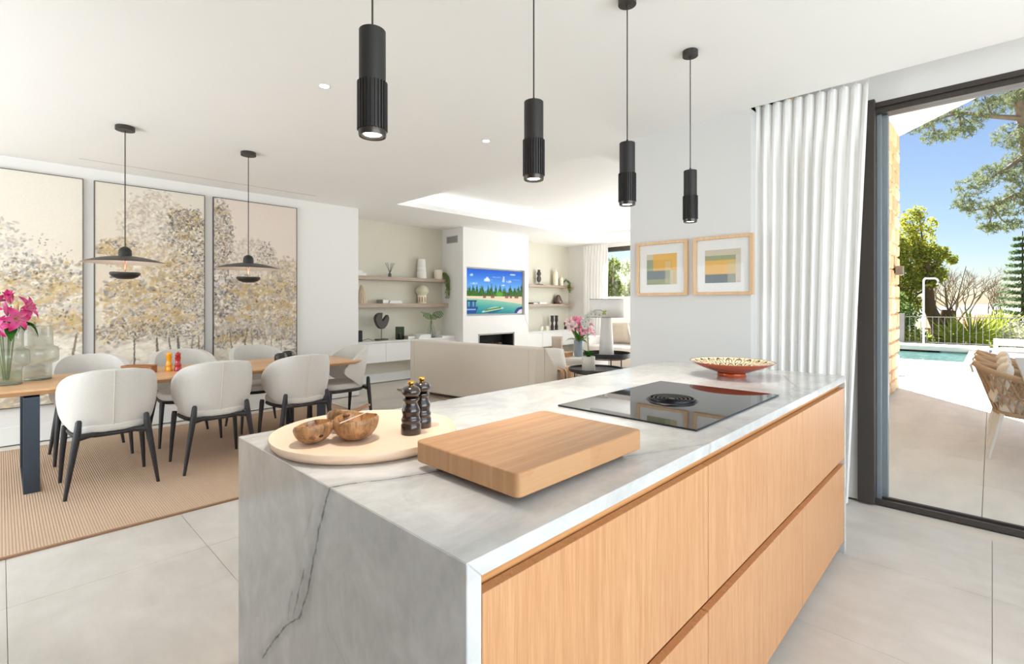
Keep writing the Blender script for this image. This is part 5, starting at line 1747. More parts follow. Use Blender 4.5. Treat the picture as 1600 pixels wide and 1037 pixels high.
for k in range(5):
    a = -PI / 2 + (k - 2) * 0.5
    build('strip', G().tube([(0.080 * math.cos(a), 0.080 * math.sin(a), 0.01), (0.054 * math.cos(a + 0.1), 0.054 * math.sin(a + 0.1), 0.15), (0.024 * math.cos(a), 0.024 * math.sin(a), 0.29)], 0.006, 6), M['driftwood'], v)
v = thing('sage_vase', 'sage ceramic vase with a round belly on a slotted foot', 'vase', (5.145, SY, S2))
build('belly', G().lathe([(0.074, 0.142), (0.088, 0.165), (0.112, 0.195), (0.116, 0.225), (0.104, 0.262), (0.078, 0.290), (0.056, 0.302), (0.054, 0.316), (0.046, 0.314), (0.048, 0.30), (0, 0.28)], (0, 0, 0), 40), M['sage_ceramic'], v, smooth=60)
build('foot', G().lathe([(0, 0), (0.072, 0), (0.078, 0.008), (0.078, 0.135), (0.074, 0.142), (0, 0.142)], (0, 0, 0), 40), M['cream_ceramic'], v, smooth=40)
for k in range(5):
    a = -PI / 2 - 0.55 + (k - 2) * 0.62
    o = build('slot', G().prism(rrect(-0.009, 0.022, 0.009, 0.112, 0.0088, 5), -0.0025, 0.002, 1), plain('slot_tan', L(170, 132, 92), 0.8) if k == 0 else bpy.data.materials['slot_tan'], v, smooth=0)
    o.location = (0.0775 * math.cos(a), 0.0775 * math.sin(a), 0)
    o.rotation_euler = (0, 0, a + PI / 2)
KY = 7.08
v = thing('speaker', 'small dark fabric covered speaker at the wall end of the white cabinet', 'speaker', (3.875, KY, CZ))
build('body', G().prism(rrect(-0.052, -0.05, 0.052, 0.05, 0.02, 5), 0.0, 0.172), fabric('speaker_cloth', (0.035, 0.034, 0.04), 300, 0.2, 0.3), v, smooth=40, bevel=0.006)
build('top_plate', G().prism(rrect(-0.044, -0.042, 0.044, 0.042, 0.016, 5), 0.172, 0.175), M['black'], v, smooth=40)
solo('speaker_cable', G().tube([(3.925, 7.09, CZ + 0.012), (3.99, 7.06, CZ + 0.030), (4.05, 7.08, CZ + 0.040), (4.12, 7.12, CZ + 0.012), (4.20, 7.16, CZ + 0.006)], 0.004, 6), M['black'], 'thin dark cable between the speaker and the disc sculpture', 'cable')
v = thing('disc_sculpture', 'charcoal stone disc sculpture with a cut out wedge on a thin stand', 'sculpture', (4.295, 7.10, CZ), 0.12)
build('base', G().box(-0.10, -0.05, 0, 0.10, 0.05, 0.024), M['dark_stone'], v, smooth=0, bevel=0.003)
build('rod', G().tube([(0, 0, 0.02), (0, 0, 0.20)], 0.005, 8), M['black'], v)
pts = [(0.012, 0.310)]
for i in range(41):
    a = math.radians(38) - math.radians(308) * i / 40
    r = 0.138 * (0.93 + 0.07 * math.sin(3 * a))
    pts.append((r * math.cos(a), 0.325 + r * math.sin(a) * 1.02))
pts.append((-0.010, 0.320))
outer = pts
g = G().prism(outer, -0.035, 0.035, 1)
build('disc', g, M['dark_stone'], v, smooth=50, bevel=0.006)
v = thing('green_glass_hurricane', 'dark green fluted glass candle holder on the white cabinet', 'candle holder', (4.615, 7.06, CZ))
pts = []
for k in range(36):
    a = 2 * PI * k / 36
    for f, r in ((0.0, 0.072), (0.5, 0.0685)):
        pts.append((r * math.cos(a + f * 2 * PI / 36), r * math.sin(a + f * 2 * PI / 36)))
g = G()
n = len(pts)
g.add([(p[0], p[1], 0.004) for p in pts] + [(p[0], p[1], 0.21) for p in pts], [(i, (i + 1) % n, n + (i + 1) % n, n + i) for i in range(n)])
build('fluted_glass', g, M['smoke_glass'], v, smooth=30, recalc=False)
build('base', G().cyl(0, 0, 0, 0.014, 0.066, n=32), plain('dark_green_glass_base', L(38, 50, 42), 0.1), v, smooth=40)
build('candle', G().cyl(0, 0, 0.014, 0.10, 0.036, n=24), plain('dark_wax', L(66, 74, 66), 0.5), v, smooth=40)
book('grey clothbound book lying on the white cabinet behind white books', 4.80, 7.10, CZ, 0.16, 0.20, 0.05, M['grey_cover'], 0.1)
for k, (w, h, lb) in enumerate(((0.26, 0.025, 'bottom'), (0.25, 0.022, 'middle'), (0.23, 0.020, 'top'))):
    book('white magazine on the cabinet beside the monstera vase, %s of three stacked' % lb, 5.04, 7.06, CZ + (0, 0.025, 0.047)[k], w, 0.24, h, W_, 0.04 * k, 'white magazines on the cabinet')
book('large white book by the chimney breast end of the cabinet', 5.50, 7.03, CZ, 0.28, 0.30, 0.03, W_)
v = thing('monstera_vase', 'clear bottle vase holding two monstera stems on the white cabinet', 'vase', (5.285, 7.10, CZ))
build('glass_body', G().lathe([(0, 0.005), (0.070, 0.005), (0.076, 0.015), (0.074, 0.08), (0.062, 0.15), (0.040, 0.20), (0.030, 0.225), (0.030, 0.27), (0.034, 0.278)], (0, 0, 0), 32), M['clear_glass'], v, smooth=60, recalc=False)
build('base', G().cyl(0, 0, 0, 0.014, 0.074, n=32), plain('vase_base_green', L(104, 116, 106), 0.1), v, smooth=40)
mo = thing('monstera_leaves', 'two deeply cut monstera leaves standing in the bottle vase', 'plant', (5.285, 7.10, CZ))
def monstera(root, base, tip, size, roll):
    base, tip = Vector(base), Vector(tip)
    d = (tip - base).normalized()
    side = d.cross(Vector((0, 0, 1))).normalized()
    side = (Matrix.Rotation(roll, 3, d) @ side)
    nrm = side.cross(d).normalized()
    g = G()
    ln = (tip - base).length
    for s in (-1, 1):
        for k in range(6):
            u0, u1 = k / 6, (k + 0.52) / 6
            wd = lambda u: size * (math.sin(PI * (0.12 + 0.84 * u)) ** 0.7)
            a, b = base + d * ln * u0, base + d * ln * u1
            oa = a + d * ln * 0.10 + side * s * wd(u0) - nrm * wd(u0) * 0.35
            ob = b + d * ln * 0.10 + side * s * wd(u1) - nrm * wd(u1) * 0.35
            ma, mb = a.lerp(oa, 0.5) + nrm * 0.012, b.lerp(ob, 0.5) + nrm * 0.012
            ext = base + d * ln * (k + 1) / 6
            g.add([a, ma, oa, ob, mb, b, ext], [(0, 1, 4, 5), (1, 2, 3, 4), (0, 5, 6)])
    return build('leaf', g, M['monstera'], root, smooth=180, recalc=False)
build('stem', G().tube([(-0.03, 0, 0.02), (0.0, 0, 0.2), (-0.02, -0.01, 0.40)], 0.005, 7), M['stem'], mo)
build('stem', G().tube([(0.035, 0, 0.02), (0.0, 0.005, 0.2), (0.03, -0.01, 0.40)], 0.005, 7), M['stem'], mo)
monstera(mo, (-0.01, -0.01, 0.40), (-0.24, -0.07, 0.420), 0.105, -0.70)
monstera(mo, (0.03, -0.01, 0.395), (0.20, -0.06, 0.440), 0.095, 0.70)
monstera(mo, (0.01, -0.03, 0.40), (0.02, -0.16, 0.34), 0.09, 0.2)
sk = thing('wall_socket', 'white wall socket above the cabinet behind the bottle vase', 'socket', (5.575, 7.28, 0.755))
build('plate', G().box(-0.042, -0.010, -0.042, 0.042, 0, 0.042), M['trim'], sk, smooth=0, bevel=0.003)
build('insert', G().lathe([(0.022, 0.0), (0.022, 0.003), (0.018, 0.0), (0.0, -0.002)], (0, 0, 0), 20), plain('socket_grey', (0.55, 0.54, 0.52), 0.5), sk, rot=(PI / 2, 0, 0), loc=(0, -0.010, 0))

# second niche
v = thing('dark_totem', 'dark carved figure on a thin stand on the upper shelf', 'sculpture', (8.27, SY, S3))
build('base', G().box(-0.085, -0.05, 0, 0.085, 0.05, 0.016), M['black'], v, smooth=0, bevel=0.003)
build('rod', G().tube([(0, 0, 0.01), (0, 0, 0.07)], 0.006, 8), M['black'], v)
build('figure', G().lathe([(0, 0.055), (0.03, 0.06), (0.055, 0.10), (0.058, 0.15), (0.04, 0.19), (0.034, 0.20), (0.054, 0.225), (0.058, 0.255), (0.042, 0.285), (0.03, 0.29), (0.036, 0.31), (0.034, 0.33), (0, 0.335)], (0, 0, 0), 10, sy=0.7), M['dark_stone'], v, smooth=30)
for x, s, lb in ((8.845, 1.0, 'taller white bottle vase on the upper shelf beyond the chimney breast'), (9.055, 0.62, 'shorter white bottle vase beside the taller one')):
    v = thing('white_bottle', lb, 'bottle', (x, SY, S3), 0, 'white bottle vases')
    rs = 0.060 if s == 1 else 0.048
    h = 0.385 * s
    build('body', G().lathe([(0, 0), (rs, 0), (rs * 1.03, 0.008), (rs, h * 0.70), (rs * 0.72, h * 0.80), (rs * 0.30, h * 0.86), (rs * 0.26, h * 0.98), (rs * 0.32, h), (0, h)], (0, 0, 0), 28), M['cream_ceramic'], v, smooth=50)
trailing('green trailing plant hanging from the upper shelf beside the white bottles', 9.17, 7.18, S3 + 0.02, 0.30, 8, 0.05, 0.05)
v = thing('leaning_frame', 'thin dark picture frame leaning at the chimney breast end of the lower shelf', 'picture frame', (7.93, 7.24, S4))
build('frame', G().box(-0.12, -0.016, 0, 0.03, 0, 0.012).box(-0.12, -0.016, 0.198, 0.03, 0, 0.21).box(0.018, -0.016, 0.012, 0.03, 0, 0.198).box(-0.12, -0.016, 0.012, -0.108, 0, 0.198), M['dark'], v, smooth=0)
build('backing', G().box(-0.108, -0.008, 0.012, 0.018, -0.002, 0.198), M['grey_cover'], v, smooth=0)
book('dark grey book lying on the lower shelf beyond the chimney breast', 8.08, SY, S4, 0.17, 0.14, 0.03, plain('slate_cover', L(110, 106, 106), 0.6), 0.1)
book('white book lying at the front of the lower shelf beyond the chimney breast', 8.33, SY - 0.01, S4, 0.24, 0.14, 0.035, W_)
v = thing('metallic_vase', 'dark bronze glazed vase shaped like a faceted drop', 'vase', (8.94, SY, S4))
build('body', G().lathe([(0, 0), (0.085, 0), (0.102, 0.03), (0.104, 0.06), (0.080, 0.13), (0.045, 0.19), (0.030, 0.205), (0.030, 0.21), (0.0, 0.20)], (0, 0, 0), 12), M['metal_vase'], v, smooth=20)
def candlestick(label, x, h, r):
    v = thing('dark_candlestick', label, 'candlestick', (x, KY, CZ), 0, 'dark turned candlesticks')
    build('body', G().lathe([(0, 0), (r, 0), (r, 0.012), (r * 0.75, 0.03), (r * 0.95, h * 0.22), (r * 0.6, h * 0.42), (r * 0.55, h * 0.5), (r * 0.95, h * 0.64), (r * 0.85, h * 0.85), (r * 0.95, h * 0.97), (r * 0.95, h), (0, h)], (0, 0, 0), 18), plain('black_brown_wood', L(52, 44, 42), 0.5), v, smooth=40)
candlestick('dark turned candlestick on the cabinet, nearer the chimney breast of the pair', 8.610, 0.325, 0.042)
candlestick('dark turned candlestick on the cabinet, nearer the lilies of the pair', 8.755, 0.325, 0.042)
candlestick('short dark candlestick on the cabinet, partly hidden by the lilies', 9.085, 0.17, 0.036)
for x, lb in ((8.235, 'white ceramic tealight cup nearer the chimney breast'), (8.435, 'white ceramic tealight cup next to the dark candlesticks')):
    v = thing('tealight_cup', lb, 'candle holder', (x, KY, CZ), 0, 'white tealight cups')
    build('cup', G().lathe([(0, 0), (0.028, 0), (0.040, 0.02), (0.042, 0.06), (0.034, 0.095), (0.030, 0.095), (0.036, 0.06), (0.0, 0.03)], (0, 0, 0), 24), M['cream_ceramic'], v, smooth=50)

# ------------------------------------------------------------------ sitting area
RL = 0.010
sofa = thing('beige_sofa', 'beige fabric sofa seen from behind with a sloping side wing', 'sofa', (4.372, 3.85, RL), math.radians(7.07))
SL = 2.19
build('back', G().box(0, 0, 0.05, 0.20, SL, 0.765), M['sofa'], sofa, bevel=0.025, seg=4, smooth=60)
wing = [(0.17, 0.05), (0.20, 0.758), (0.24, 0.745), (0.33, 0.64), (0.42, 0.545), (0.48, 0.52), (0.50, 0.49), (0.50, 0.05)]
for y in (0.0, SL - 0.14):
    build('wing', G().prism(wing, y, y + 0.14, 1), M['sofa'], sofa, bevel=0.02, seg=3, smooth=60)
build('seat_base', G().box(0.16, 0.02, 0.05, 0.96, SL - 0.02, 0.27), M['sofa'], sofa, bevel=0.02, seg=3, smooth=60)
for k in range(2):
    y0 = 0.145 + k * (SL - 0.29) / 2
    build('seat_cushion', G().box(0.20, y0, 0.27, 0.97, y0 + (SL - 0.29) / 2 - 0.005, 0.44), M['sofa'], sofa, bevel=0.04, seg=4, smooth=60)
build('back_seam', G().tube([(-0.001, 0.10, 0.06), (-0.001, 0.10, 0.75)], 0.003, 6).tube([(-0.001, SL - 0.10, 0.06), (-0.001, SL - 0.10, 0.75)], 0.003, 6), M['cushion_b'], sofa)
for x in (0.05, 0.9):
    for y in (0.06, SL - 0.1):
        build('foot', G().cyl(x, y, 0, 0.052, 0.022, n=14), M['black'], sofa, smooth=40)

def cushion_mesh(w, h, d, n=14):
    rows_f, rows_b = [], []
    g = G()
    for sgn in (1, -1):
        rows = []
        for i in range(n + 1):
            row = []
            for j in range(n + 1):
                u, v = -1 + 2 * i / n, -1 + 2 * j / n
                pin = 1 - 0.10 * (1 - abs(u) ** 2) * abs(v) ** 6 - 0.0
                pin2 = 1 - 0.10 * (1 - abs(v) ** 2) * abs(u) ** 6
                t = (max(0, 1 - u ** 4) * max(0, 1 - v ** 4)) ** 0.5
                row.append((v * w / 2 * pin2, sgn * d / 2 * t, u * h / 2 * pin))
            rows.append(row)
        g.grid(rows)
    return g
def cushion(label, loc, rot, w, h, d, mat, group=None):
    c = thing('cushion', label, 'cushion', loc, 0, group)
    c.rotation_euler = rot
    build('cover', cushion_mesh(w, h, d), mat, c, smooth=180)
    pts = [(-w / 2 * 0.99, 0, -h / 2 * 0.99), (0, 0, -h / 2 * 0.9), (w / 2 * 0.99, 0, -h / 2 * 0.99), (w / 2 * 0.9, 0, 0), (w / 2 * 0.99, 0, h / 2 * 0.99), (0, 0, h / 2 * 0.9), (-w / 2 * 0.99, 0, h / 2 * 0.99), (-w / 2 * 0.9, 0, 0)]
    build('piping', G().tube(pts, 0.005, 6, closed=True), mat, c)
    return c
cushion('white linen cushion leaning in the corner of the beige sofa behind its wing', (5.02, 4.20, 0.560), (math.radians(-48), 0, math.radians(-42)), 0.46, 0.38, 0.15, M['cushion'])

# striped throw hanging over the near end of the seat
thr = thing('striped_throw', 'tan and cream striped throw hanging over the end of the sofa seat', 'blanket', (4.372, 3.85, RL), math.radians(7.07))
path = [(0.55, 0.475), (0.30, 0.470), (0.15, 0.468), (0.05, 0.462), (-0.012, 0.448), (-0.030, 0.41), (-0.034, 0.33), (-0.036, 0.22), (-0.036, 0.12)]
cols = [L(190, 150, 112), L(214, 178, 140), L(160, 120, 84), L(236, 222, 204), L(206, 160, 112), L(226, 186, 140), L(236, 226, 212), L(170, 128, 90)]
x = 0.52
for k, wdt in enumerate((0.05, 0.035, 0.04, 0.03, 0.09, 0.06, 0.05, 0.06)):
    rows = []
    for i, (y, z) in enumerate(path):
        row = []
        for q in range(4):
            xx = x + wdt * q / 3
            wv = 0.008 * math.sin(xx * 55 + i * 0.2) * (i / len(path))
            row.append((xx, y + wv, z))
        rows.append(row)
    build('stripe', G().grid(rows), fabric('throw_wool_%s' % 'abcdefgh'[k], cols[k], 200, 0.12, 0.4), thr, smooth=180, solid=0.008, offset=0, recalc=False)
    x += wdt
for k in range(10):
    xx = 0.525 + k * 0.042
    build('fringe', G().tube([(xx, -0.036, 0.125), (xx + 0.004, -0.038, 0.06)], 0.004, 5), bpy.data.materials['throw_wool_d'], thr)

# far sofa below the window
fs = thing('window_sofa', 'cream sofa standing along the window of the sitting area', 'sofa', (9.30, 3.3, RL))
build('back', G().box(-0.24, 0, 0.05, 0, 2.75, 0.80), M['cushion'], fs, bevel=0.03, seg=4, smooth=60)
build('seat_base', G().box(-0.95, 0, 0.05, -0.2, 2.75, 0.28), M['cushion'], fs, bevel=0.02, seg=3, smooth=60)
for k in range(2):
    build('seat_cushion', G().box(-0.97, 0.16 + k * 1.22, 0.28, -0.22, 1.37 + k * 1.22, 0.45), M['cushion'], fs, bevel=0.04, seg=4, smooth=60)
for y in (0, 2.60):
    build('arm', G().box(-0.95, y, 0.05, -0.2, y + 0.15, 0.62), M['cushion'], fs, bevel=0.03, seg=3, smooth=60)
for x in (-0.9, -0.06):
    for y in (0.1, 2.65):
        build('foot', G().cyl(x, y, 0, 0.052, 0.02, n=12), M['black'], fs, smooth=40)
for k, (y, m, lb) in enumerate(((5.55, M['cushion_b'], 'oat coloured cushion on the window sofa behind the lamp foot'), (5.05, M['cushion'], 'cream cushion on the window sofa just past the lamp'), (4.62, M['cushion_b'], 'oat coloured cushion on the window sofa nearest the print wall'))):
    cushion(lb, (8.93, y, 0.70), (math.radians(-16), 0, PI / 2 + 0.1 * (k - 1)), 0.50, 0.44, 0.17, m, 'cushions on the window sofa')

# pouf with lilies
pf = thing('cream_pouf', 'low square cream upholstered pouf carrying the blue vase', 'pouf', (6.15, 4.62, RL), math.radians(10))
build('body', G().box(-0.40, -0.40, 0.04, 0.40, 0.40, 0.488), M['cushion'], pf, bevel=0.05, seg=4, smooth=60)
build('base', G().box(-0.34, -0.34, 0.0, 0.34, 0.34, 0.05), M['black'], pf, smooth=0)
fb = thing('folded_blanket', 'folded tan blanket lying on the cream pouf beside the vase', 'blanket', (5.96, 4.73, RL + 0.489), math.radians(10))
for k in range(3):
    build('fold', G().prism(rrect(-0.12, -0.16, 0.12, 0.16, 0.02, 4), 0.022 * k, 0.022 * k + 0.021), fabric('tan_wool', L(222, 172, 126), 200, 0.1, 0.4) if k == 0 else bpy.data.materials['tan_wool'], fb, bevel=0.008, smooth=60)
cushion('ribbed beige cushion standing upright on the pouf behind the blanket', (6.03, 4.86, 0.645), (math.radians(-8), 0, math.radians(-40)), 0.17, 0.29, 0.09, M['cushion_b'])
VZ = RL + 0.4885
bvz = thing('blue_glass_vase', 'pale blue glass vase on the pouf holding pink and white lilies', 'vase', (6.10, 4.50, VZ))
build('body', G().lathe([(0, 0), (0.064, 0), (0.070, 0.01), (0.072, 0.12), (0.076, 0.245), (0.070, 0.245), (0.066, 0.12), (0.062, 0.012), (0, 0.012)], (0, 0, 0), 32), M['blue_glass'], bvz, smooth=50)
bq2 = thing('pink_lily_arrangement', 'arrangement of pink lilies in the pale blue vase by the side tables', 'flowers', (6.10, 4.50, VZ))
r = random.Random(11)
pal2 = ((252, 226, 226), (232, 96, 150), (246, 180, 200))
for k in range(17):
    a = r.uniform(0, 2 * PI)
    rad = r.uniform(0.05, 0.25)
    sx = rad * math.cos(a) * 1.05
    sy = rad * math.sin(a)
    p = Vector((sx, sy, 0.52 - 1.2 * rad * rad + r.uniform(-0.12, 0.04)))
    d = Vector((sx * 2.2 - 0.25, sy * 2.2 - 0.35, 0.25 + r.uniform(0, 0.3)))
    lily('flower', bq2, p, d, r.uniform(0.10, 0.13), 100 + k, r.uniform(0.75, 1.0), pal2 if k % 5 else ((250, 240, 236), (244, 200, 206), (250, 226, 226)))
    build('stem', G().tube([(sx * 0.15, sy * 0.15, 0.03), (sx * 0.3, sy * 0.3, 0.25), tuple(p - d.normalized() * 0.01)], 0.0045, 6), M['stem'], bq2)
for k in range(22):
    a = r.uniform(0, 2 * PI)
    rad = r.uniform(0.06, 0.14)
    dz = r.uniform(-0.10, 0.10)
    leaf_blade('leaf', bq2, (0.03 * math.cos(a), 0.03 * math.sin(a), 0.25), (rad * 1.5 * math.cos(a), rad * 1.5 * math.sin(a), 0.30 + dz), 0.022, M['monstera'])

# round metal side tables
def side_table(label, loc, R, h, rim, legs, nm='side_table'):
    t = thing(nm, label, 'side table', loc, 0, 'round black metal side tables')
    build('tray_top', G().lathe([(0, h - 0.016), (R - 0.01, h - 0.016), (R, h - 0.012), (R, h + rim), (R - 0.006, h + rim), (R - 0.006, h), (0, h)], (0, 0, 0), 64), plain('graphite_tray_metal', L(58, 55, 56), 0.35, 0.4) if 'graphite_tray_metal' not in bpy.data.materials else bpy.data.materials['graphite_tray_metal'], t, smooth=40)
    for k in range(legs):
        a = 2 * PI * k / legs + 0.35
        rr = R * 0.80
        build('leg', G().tube([(rr * math.cos(a), rr * math.sin(a), 0.0), (rr * math.cos(a), rr * math.sin(a), h - 0.012)], 0.008, 10), M['black'], t)
    ring = [(R * 0.80 * math.cos(2 * PI * k / 40), R * 0.80 * math.sin(2 * PI * k / 40), h - 0.03) for k in range(40)]
    build('ring', G().tube(ring, 0.006, 8, closed=True), M['black'], t)
    return t
side_table('round black metal side table carrying the potted orchid', (5.115, 3.515, RL), 0.335, 0.475, 0.022, 4)
side_table('higher round black metal tray table carrying the white lamp', (5.985, 3.925, RL), 0.335, 0.545, 0.052, 3)
lampT = thing('table_lamp', 'large white table lamp with a tapering foot and a drum shade', 'lamp', (6.00, 3.94, RL + 0.5455))
build('foot', G().lathe([(0, 0), (0.100, 0), (0.105, 0.008), (0.100, 0.12), (0.082, 0.40), (0.074, 0.53), (0.070, 0.545), (0, 0.548)], (0, 0, 0), 40), M['lamp_white'], lampT, smooth=50)
build('stem', G().cyl(0, 0, 0.545, 0.60, 0.012, n=14), M['brass'], lampT, smooth=40)
build('shade', G().lathe([(0.240, 0.552), (0.234, 0.805)], (0, 0, 0), 64), M['shade_white'], lampT, smooth=180, solid=0.003, recalc=False)
build('shade_ring', G().tube([(0.2395 * math.cos(2 * PI * k / 48), 0.2395 * math.sin(2 * PI * k / 48), 0.553) for k in range(48)], 0.0035, 6, closed=True).tube([(0.234 * math.cos(2 * PI * k / 48), 0.234 * math.sin(2 * PI * k / 48), 0.804) for k in range(48)], 0.0035, 6, closed=True), M['dark'], lampT)
build('spider', G().tube([(-0.234, 0, 0.60), (0.234, 0, 0.60)], 0.003, 6).tube([(0, -0.234, 0.60), (0, 0.234, 0.60)], 0.003, 6), M['dark'], lampT)
# orchid
pot = thing('orchid_pot', 'pale speckled concrete cylinder pot on the black side table', 'pot', (5.005, 3.545, RL + 0.4755))
build('pot', G().lathe([(0, 0), (0.076, 0), (0.079, 0.004), (0.081, 0.165), (0.078, 0.17), (0.070, 0.168), (0.068, 0.14), (0, 0.135)], (0, 0, 0), 36), M['concrete'], pot, smooth=45)
orc = thing('white_orchid', 'white orchid with an arching stem in the concrete pot', 'plant', (5.005, 3.545, RL + 0.4755))
for k in range(7):
    a = 0.3 + 2 * PI * k / 7
    leaf_blade('leaf', orc, (0.01 * math.cos(a), 0.01 * math.sin(a), 0.15), (0.10 * math.cos(a), 0.10 * math.sin(a), 0.20 + 0.02 * (k % 3)), 0.036, M['leaf'], 0.45)
sr = Vector((0.6957, -0.7184, 0.0))       # across the room, as seen from the kitchen
arch = [(0, 0, 0.15), tuple(sr * -0.01 + Vector((0, 0, 0.40))), tuple(sr * -0.02 + Vector((0, 0, 0.58))), tuple(sr * 0.02 + Vector((0, 0, 0.68))), tuple(sr * 0.08 + Vector((0, 0, 0.735))), tuple(sr * 0.15 + Vector((0, 0, 0.735))), tuple(sr * 0.20 + Vector((0, 0, 0.70)))]
build('stem', G().tube(arch, 0.0035, 7), M['stem'], orc)
build('support', G().tube([(0.006, 0, 0.14), tuple(sr * -0.012 + Vector((0.006, 0, 0.56)))], 0.003, 6), M['driftwood'], orc)
def orchid_flower(pos, s, seed):
    r = random.Random(seed)
    g = G()
    f = Vector((-0.7, -0.65, -0.05)).to_track_quat('Z', 'Y').to_matrix().to_4x4()
    for k in range(5):
        a = PI / 2 + 2 * PI * k / 5 + r.uniform(-0.1, 0.1)
        Mm = Matrix.Translation(pos) @ f @ Matrix.Rotation(a, 4, 'Z') @ Matrix.Rotation(-0.15, 4, 'Y')
        petal(g, Mm, s * (1.0 if k % 2 else 0.9), s * 0.38, 0.2, 4)
    o = build('flower', g, M['orchid_white'], orc, smooth=180, recalc=False)
    build('lip', G().ball(tuple(Vector(pos) + f @ Vector((0, -s * 0.15, s * 0.15))), s * 0.16, nu=8, nv=6), M['bud'], o)
for k, (u, w, z, s) in enumerate(((-0.035, 0, 0.60, 0.055), (-0.05, 0.01, 0.54, 0.05), (-0.01, -0.02, 0.655, 0.055), (0.035, 0, 0.69, 0.05), (0.09, -0.01, 0.69, 0.05), (0.13, 0.01, 0.68, 0.045), (-0.065, -0.01, 0.585, 0.045), (0.0, 0.02, 0.61, 0.045))):
    orchid_flower(sr * u + Vector((-w, -w, z)), s, k)
for k, (u, z) in enumerate(((0.19, 0.715), (0.205, 0.69), (0.18, 0.69), (0.21, 0.72))):
    build('bud', G().ball(tuple(sr * u + Vector((0, 0, z))), 0.013, nu=10, nv=8), M['bud'], orc)

# ------------------------------------------------------------------ curtains
def curtain(name, label, a_top, b_top, a_bot, b_bot, z0, z1, folds, amp, seed, heading=True):
    """folded drape between two points in plan; amplitude across"""
    c = thing(name, label, 'curtain', (0, 0, 0))
    a_top, b_top, a_bot, b_bot = (Vector(p) for p in (a_top, b_top, a_bot, b_bot))
    r = random.Random(seed)
    nu, nv = folds * 14, 26
    ph = [r.uniform(-0.6, 0.6) for _ in range(folds + 2)]
    am = [r.uniform(0.6, 1.3) for _ in range(folds + 2)]
    rows = []
    for i in range(nv + 1):
        v = i / nv
        z = z1 + (z0 - z1) * v
        row = []
        A_, B_ = a_top.lerp(a_bot, v), b_top.lerp(b_bot, v)
        d = (B_ - A_).normalized()
        nrm = Vector((-d.y, d.x))
        for j in range(nu + 1):
            u = j / nu
            fi = u * folds
            k = int(min(folds, fi))
            t = fi - k
            amq = am[k] * (1 - t) + am[k + 1] * t
            pq = ph[k] * (1 - t) + ph[k + 1] * t
            w = math.sin(2 * PI * fi + pq * min(1, v * 2.5))
            w = math.copysign(abs(w) ** 0.8, w)
            w2 = 0.28 * math.sin(4 * PI * fi + 1.3 + pq * 3 + v * 1.5)
            drop = v * (z1 - z0)
            if heading and drop < 0.10:
                pin = abs(math.sin(PI * fi)) ** 6          # pinch pleats
                off = amp * (0.20 + 0.9 * pin)
            else:
                blend = min(1, (drop - 0.10) / 0.35) if heading else 1
                pin = abs(math.sin(PI * fi)) ** 6
                off = amp * ((0.20 + 0.9 * pin) * (1 - blend) + blend * amq * (0.5 + 0.5 * w + w2 * 0.6))
            p = A_ + (B_ - A_) * (u + 0.012 * math.sin(2 * PI * fi * 0.5 + seed) * v) + nrm * off
            row.append((p.x, p.y, z))
        rows.append(row)
    build('drape', G().grid(rows), M['curtain'], c, smooth=180, recalc=False)
    d = (b_top - a_top).normalized()
    build('track', G().tube([(a_top.x, a_top.y, z1 + 0.02), (b_top.x, b_top.y, z1 + 0.02)], 0.008, 8), M['white_alu'], c)
    for k in range(folds + 1):
        p = a_top.lerp(b_top, k / folds)
        build('hook', G().tube([(p.x, p.y, z1 - 0.02), (p.x, p.y, z1 + 0.015)], 0.003, 5), M['white_alu'], c)
    return c
curtain('pleated_curtain', 'white pleated linen curtain gathered beside the glazed terrace door', (3.70, 1.197), (3.77, 0.553), (3.70, 1.197), (3.79, 0.660), 0.012, 2.69, 10, 0.045, 4)
curtain('window_curtain', 'white pleated linen curtain at the window of the sitting area', (9.31, 6.74), (9.31, 6.08), (9.31, 6.74), (9.31, 6.14), 0.015, 2.61, 8, 0.05, 9)

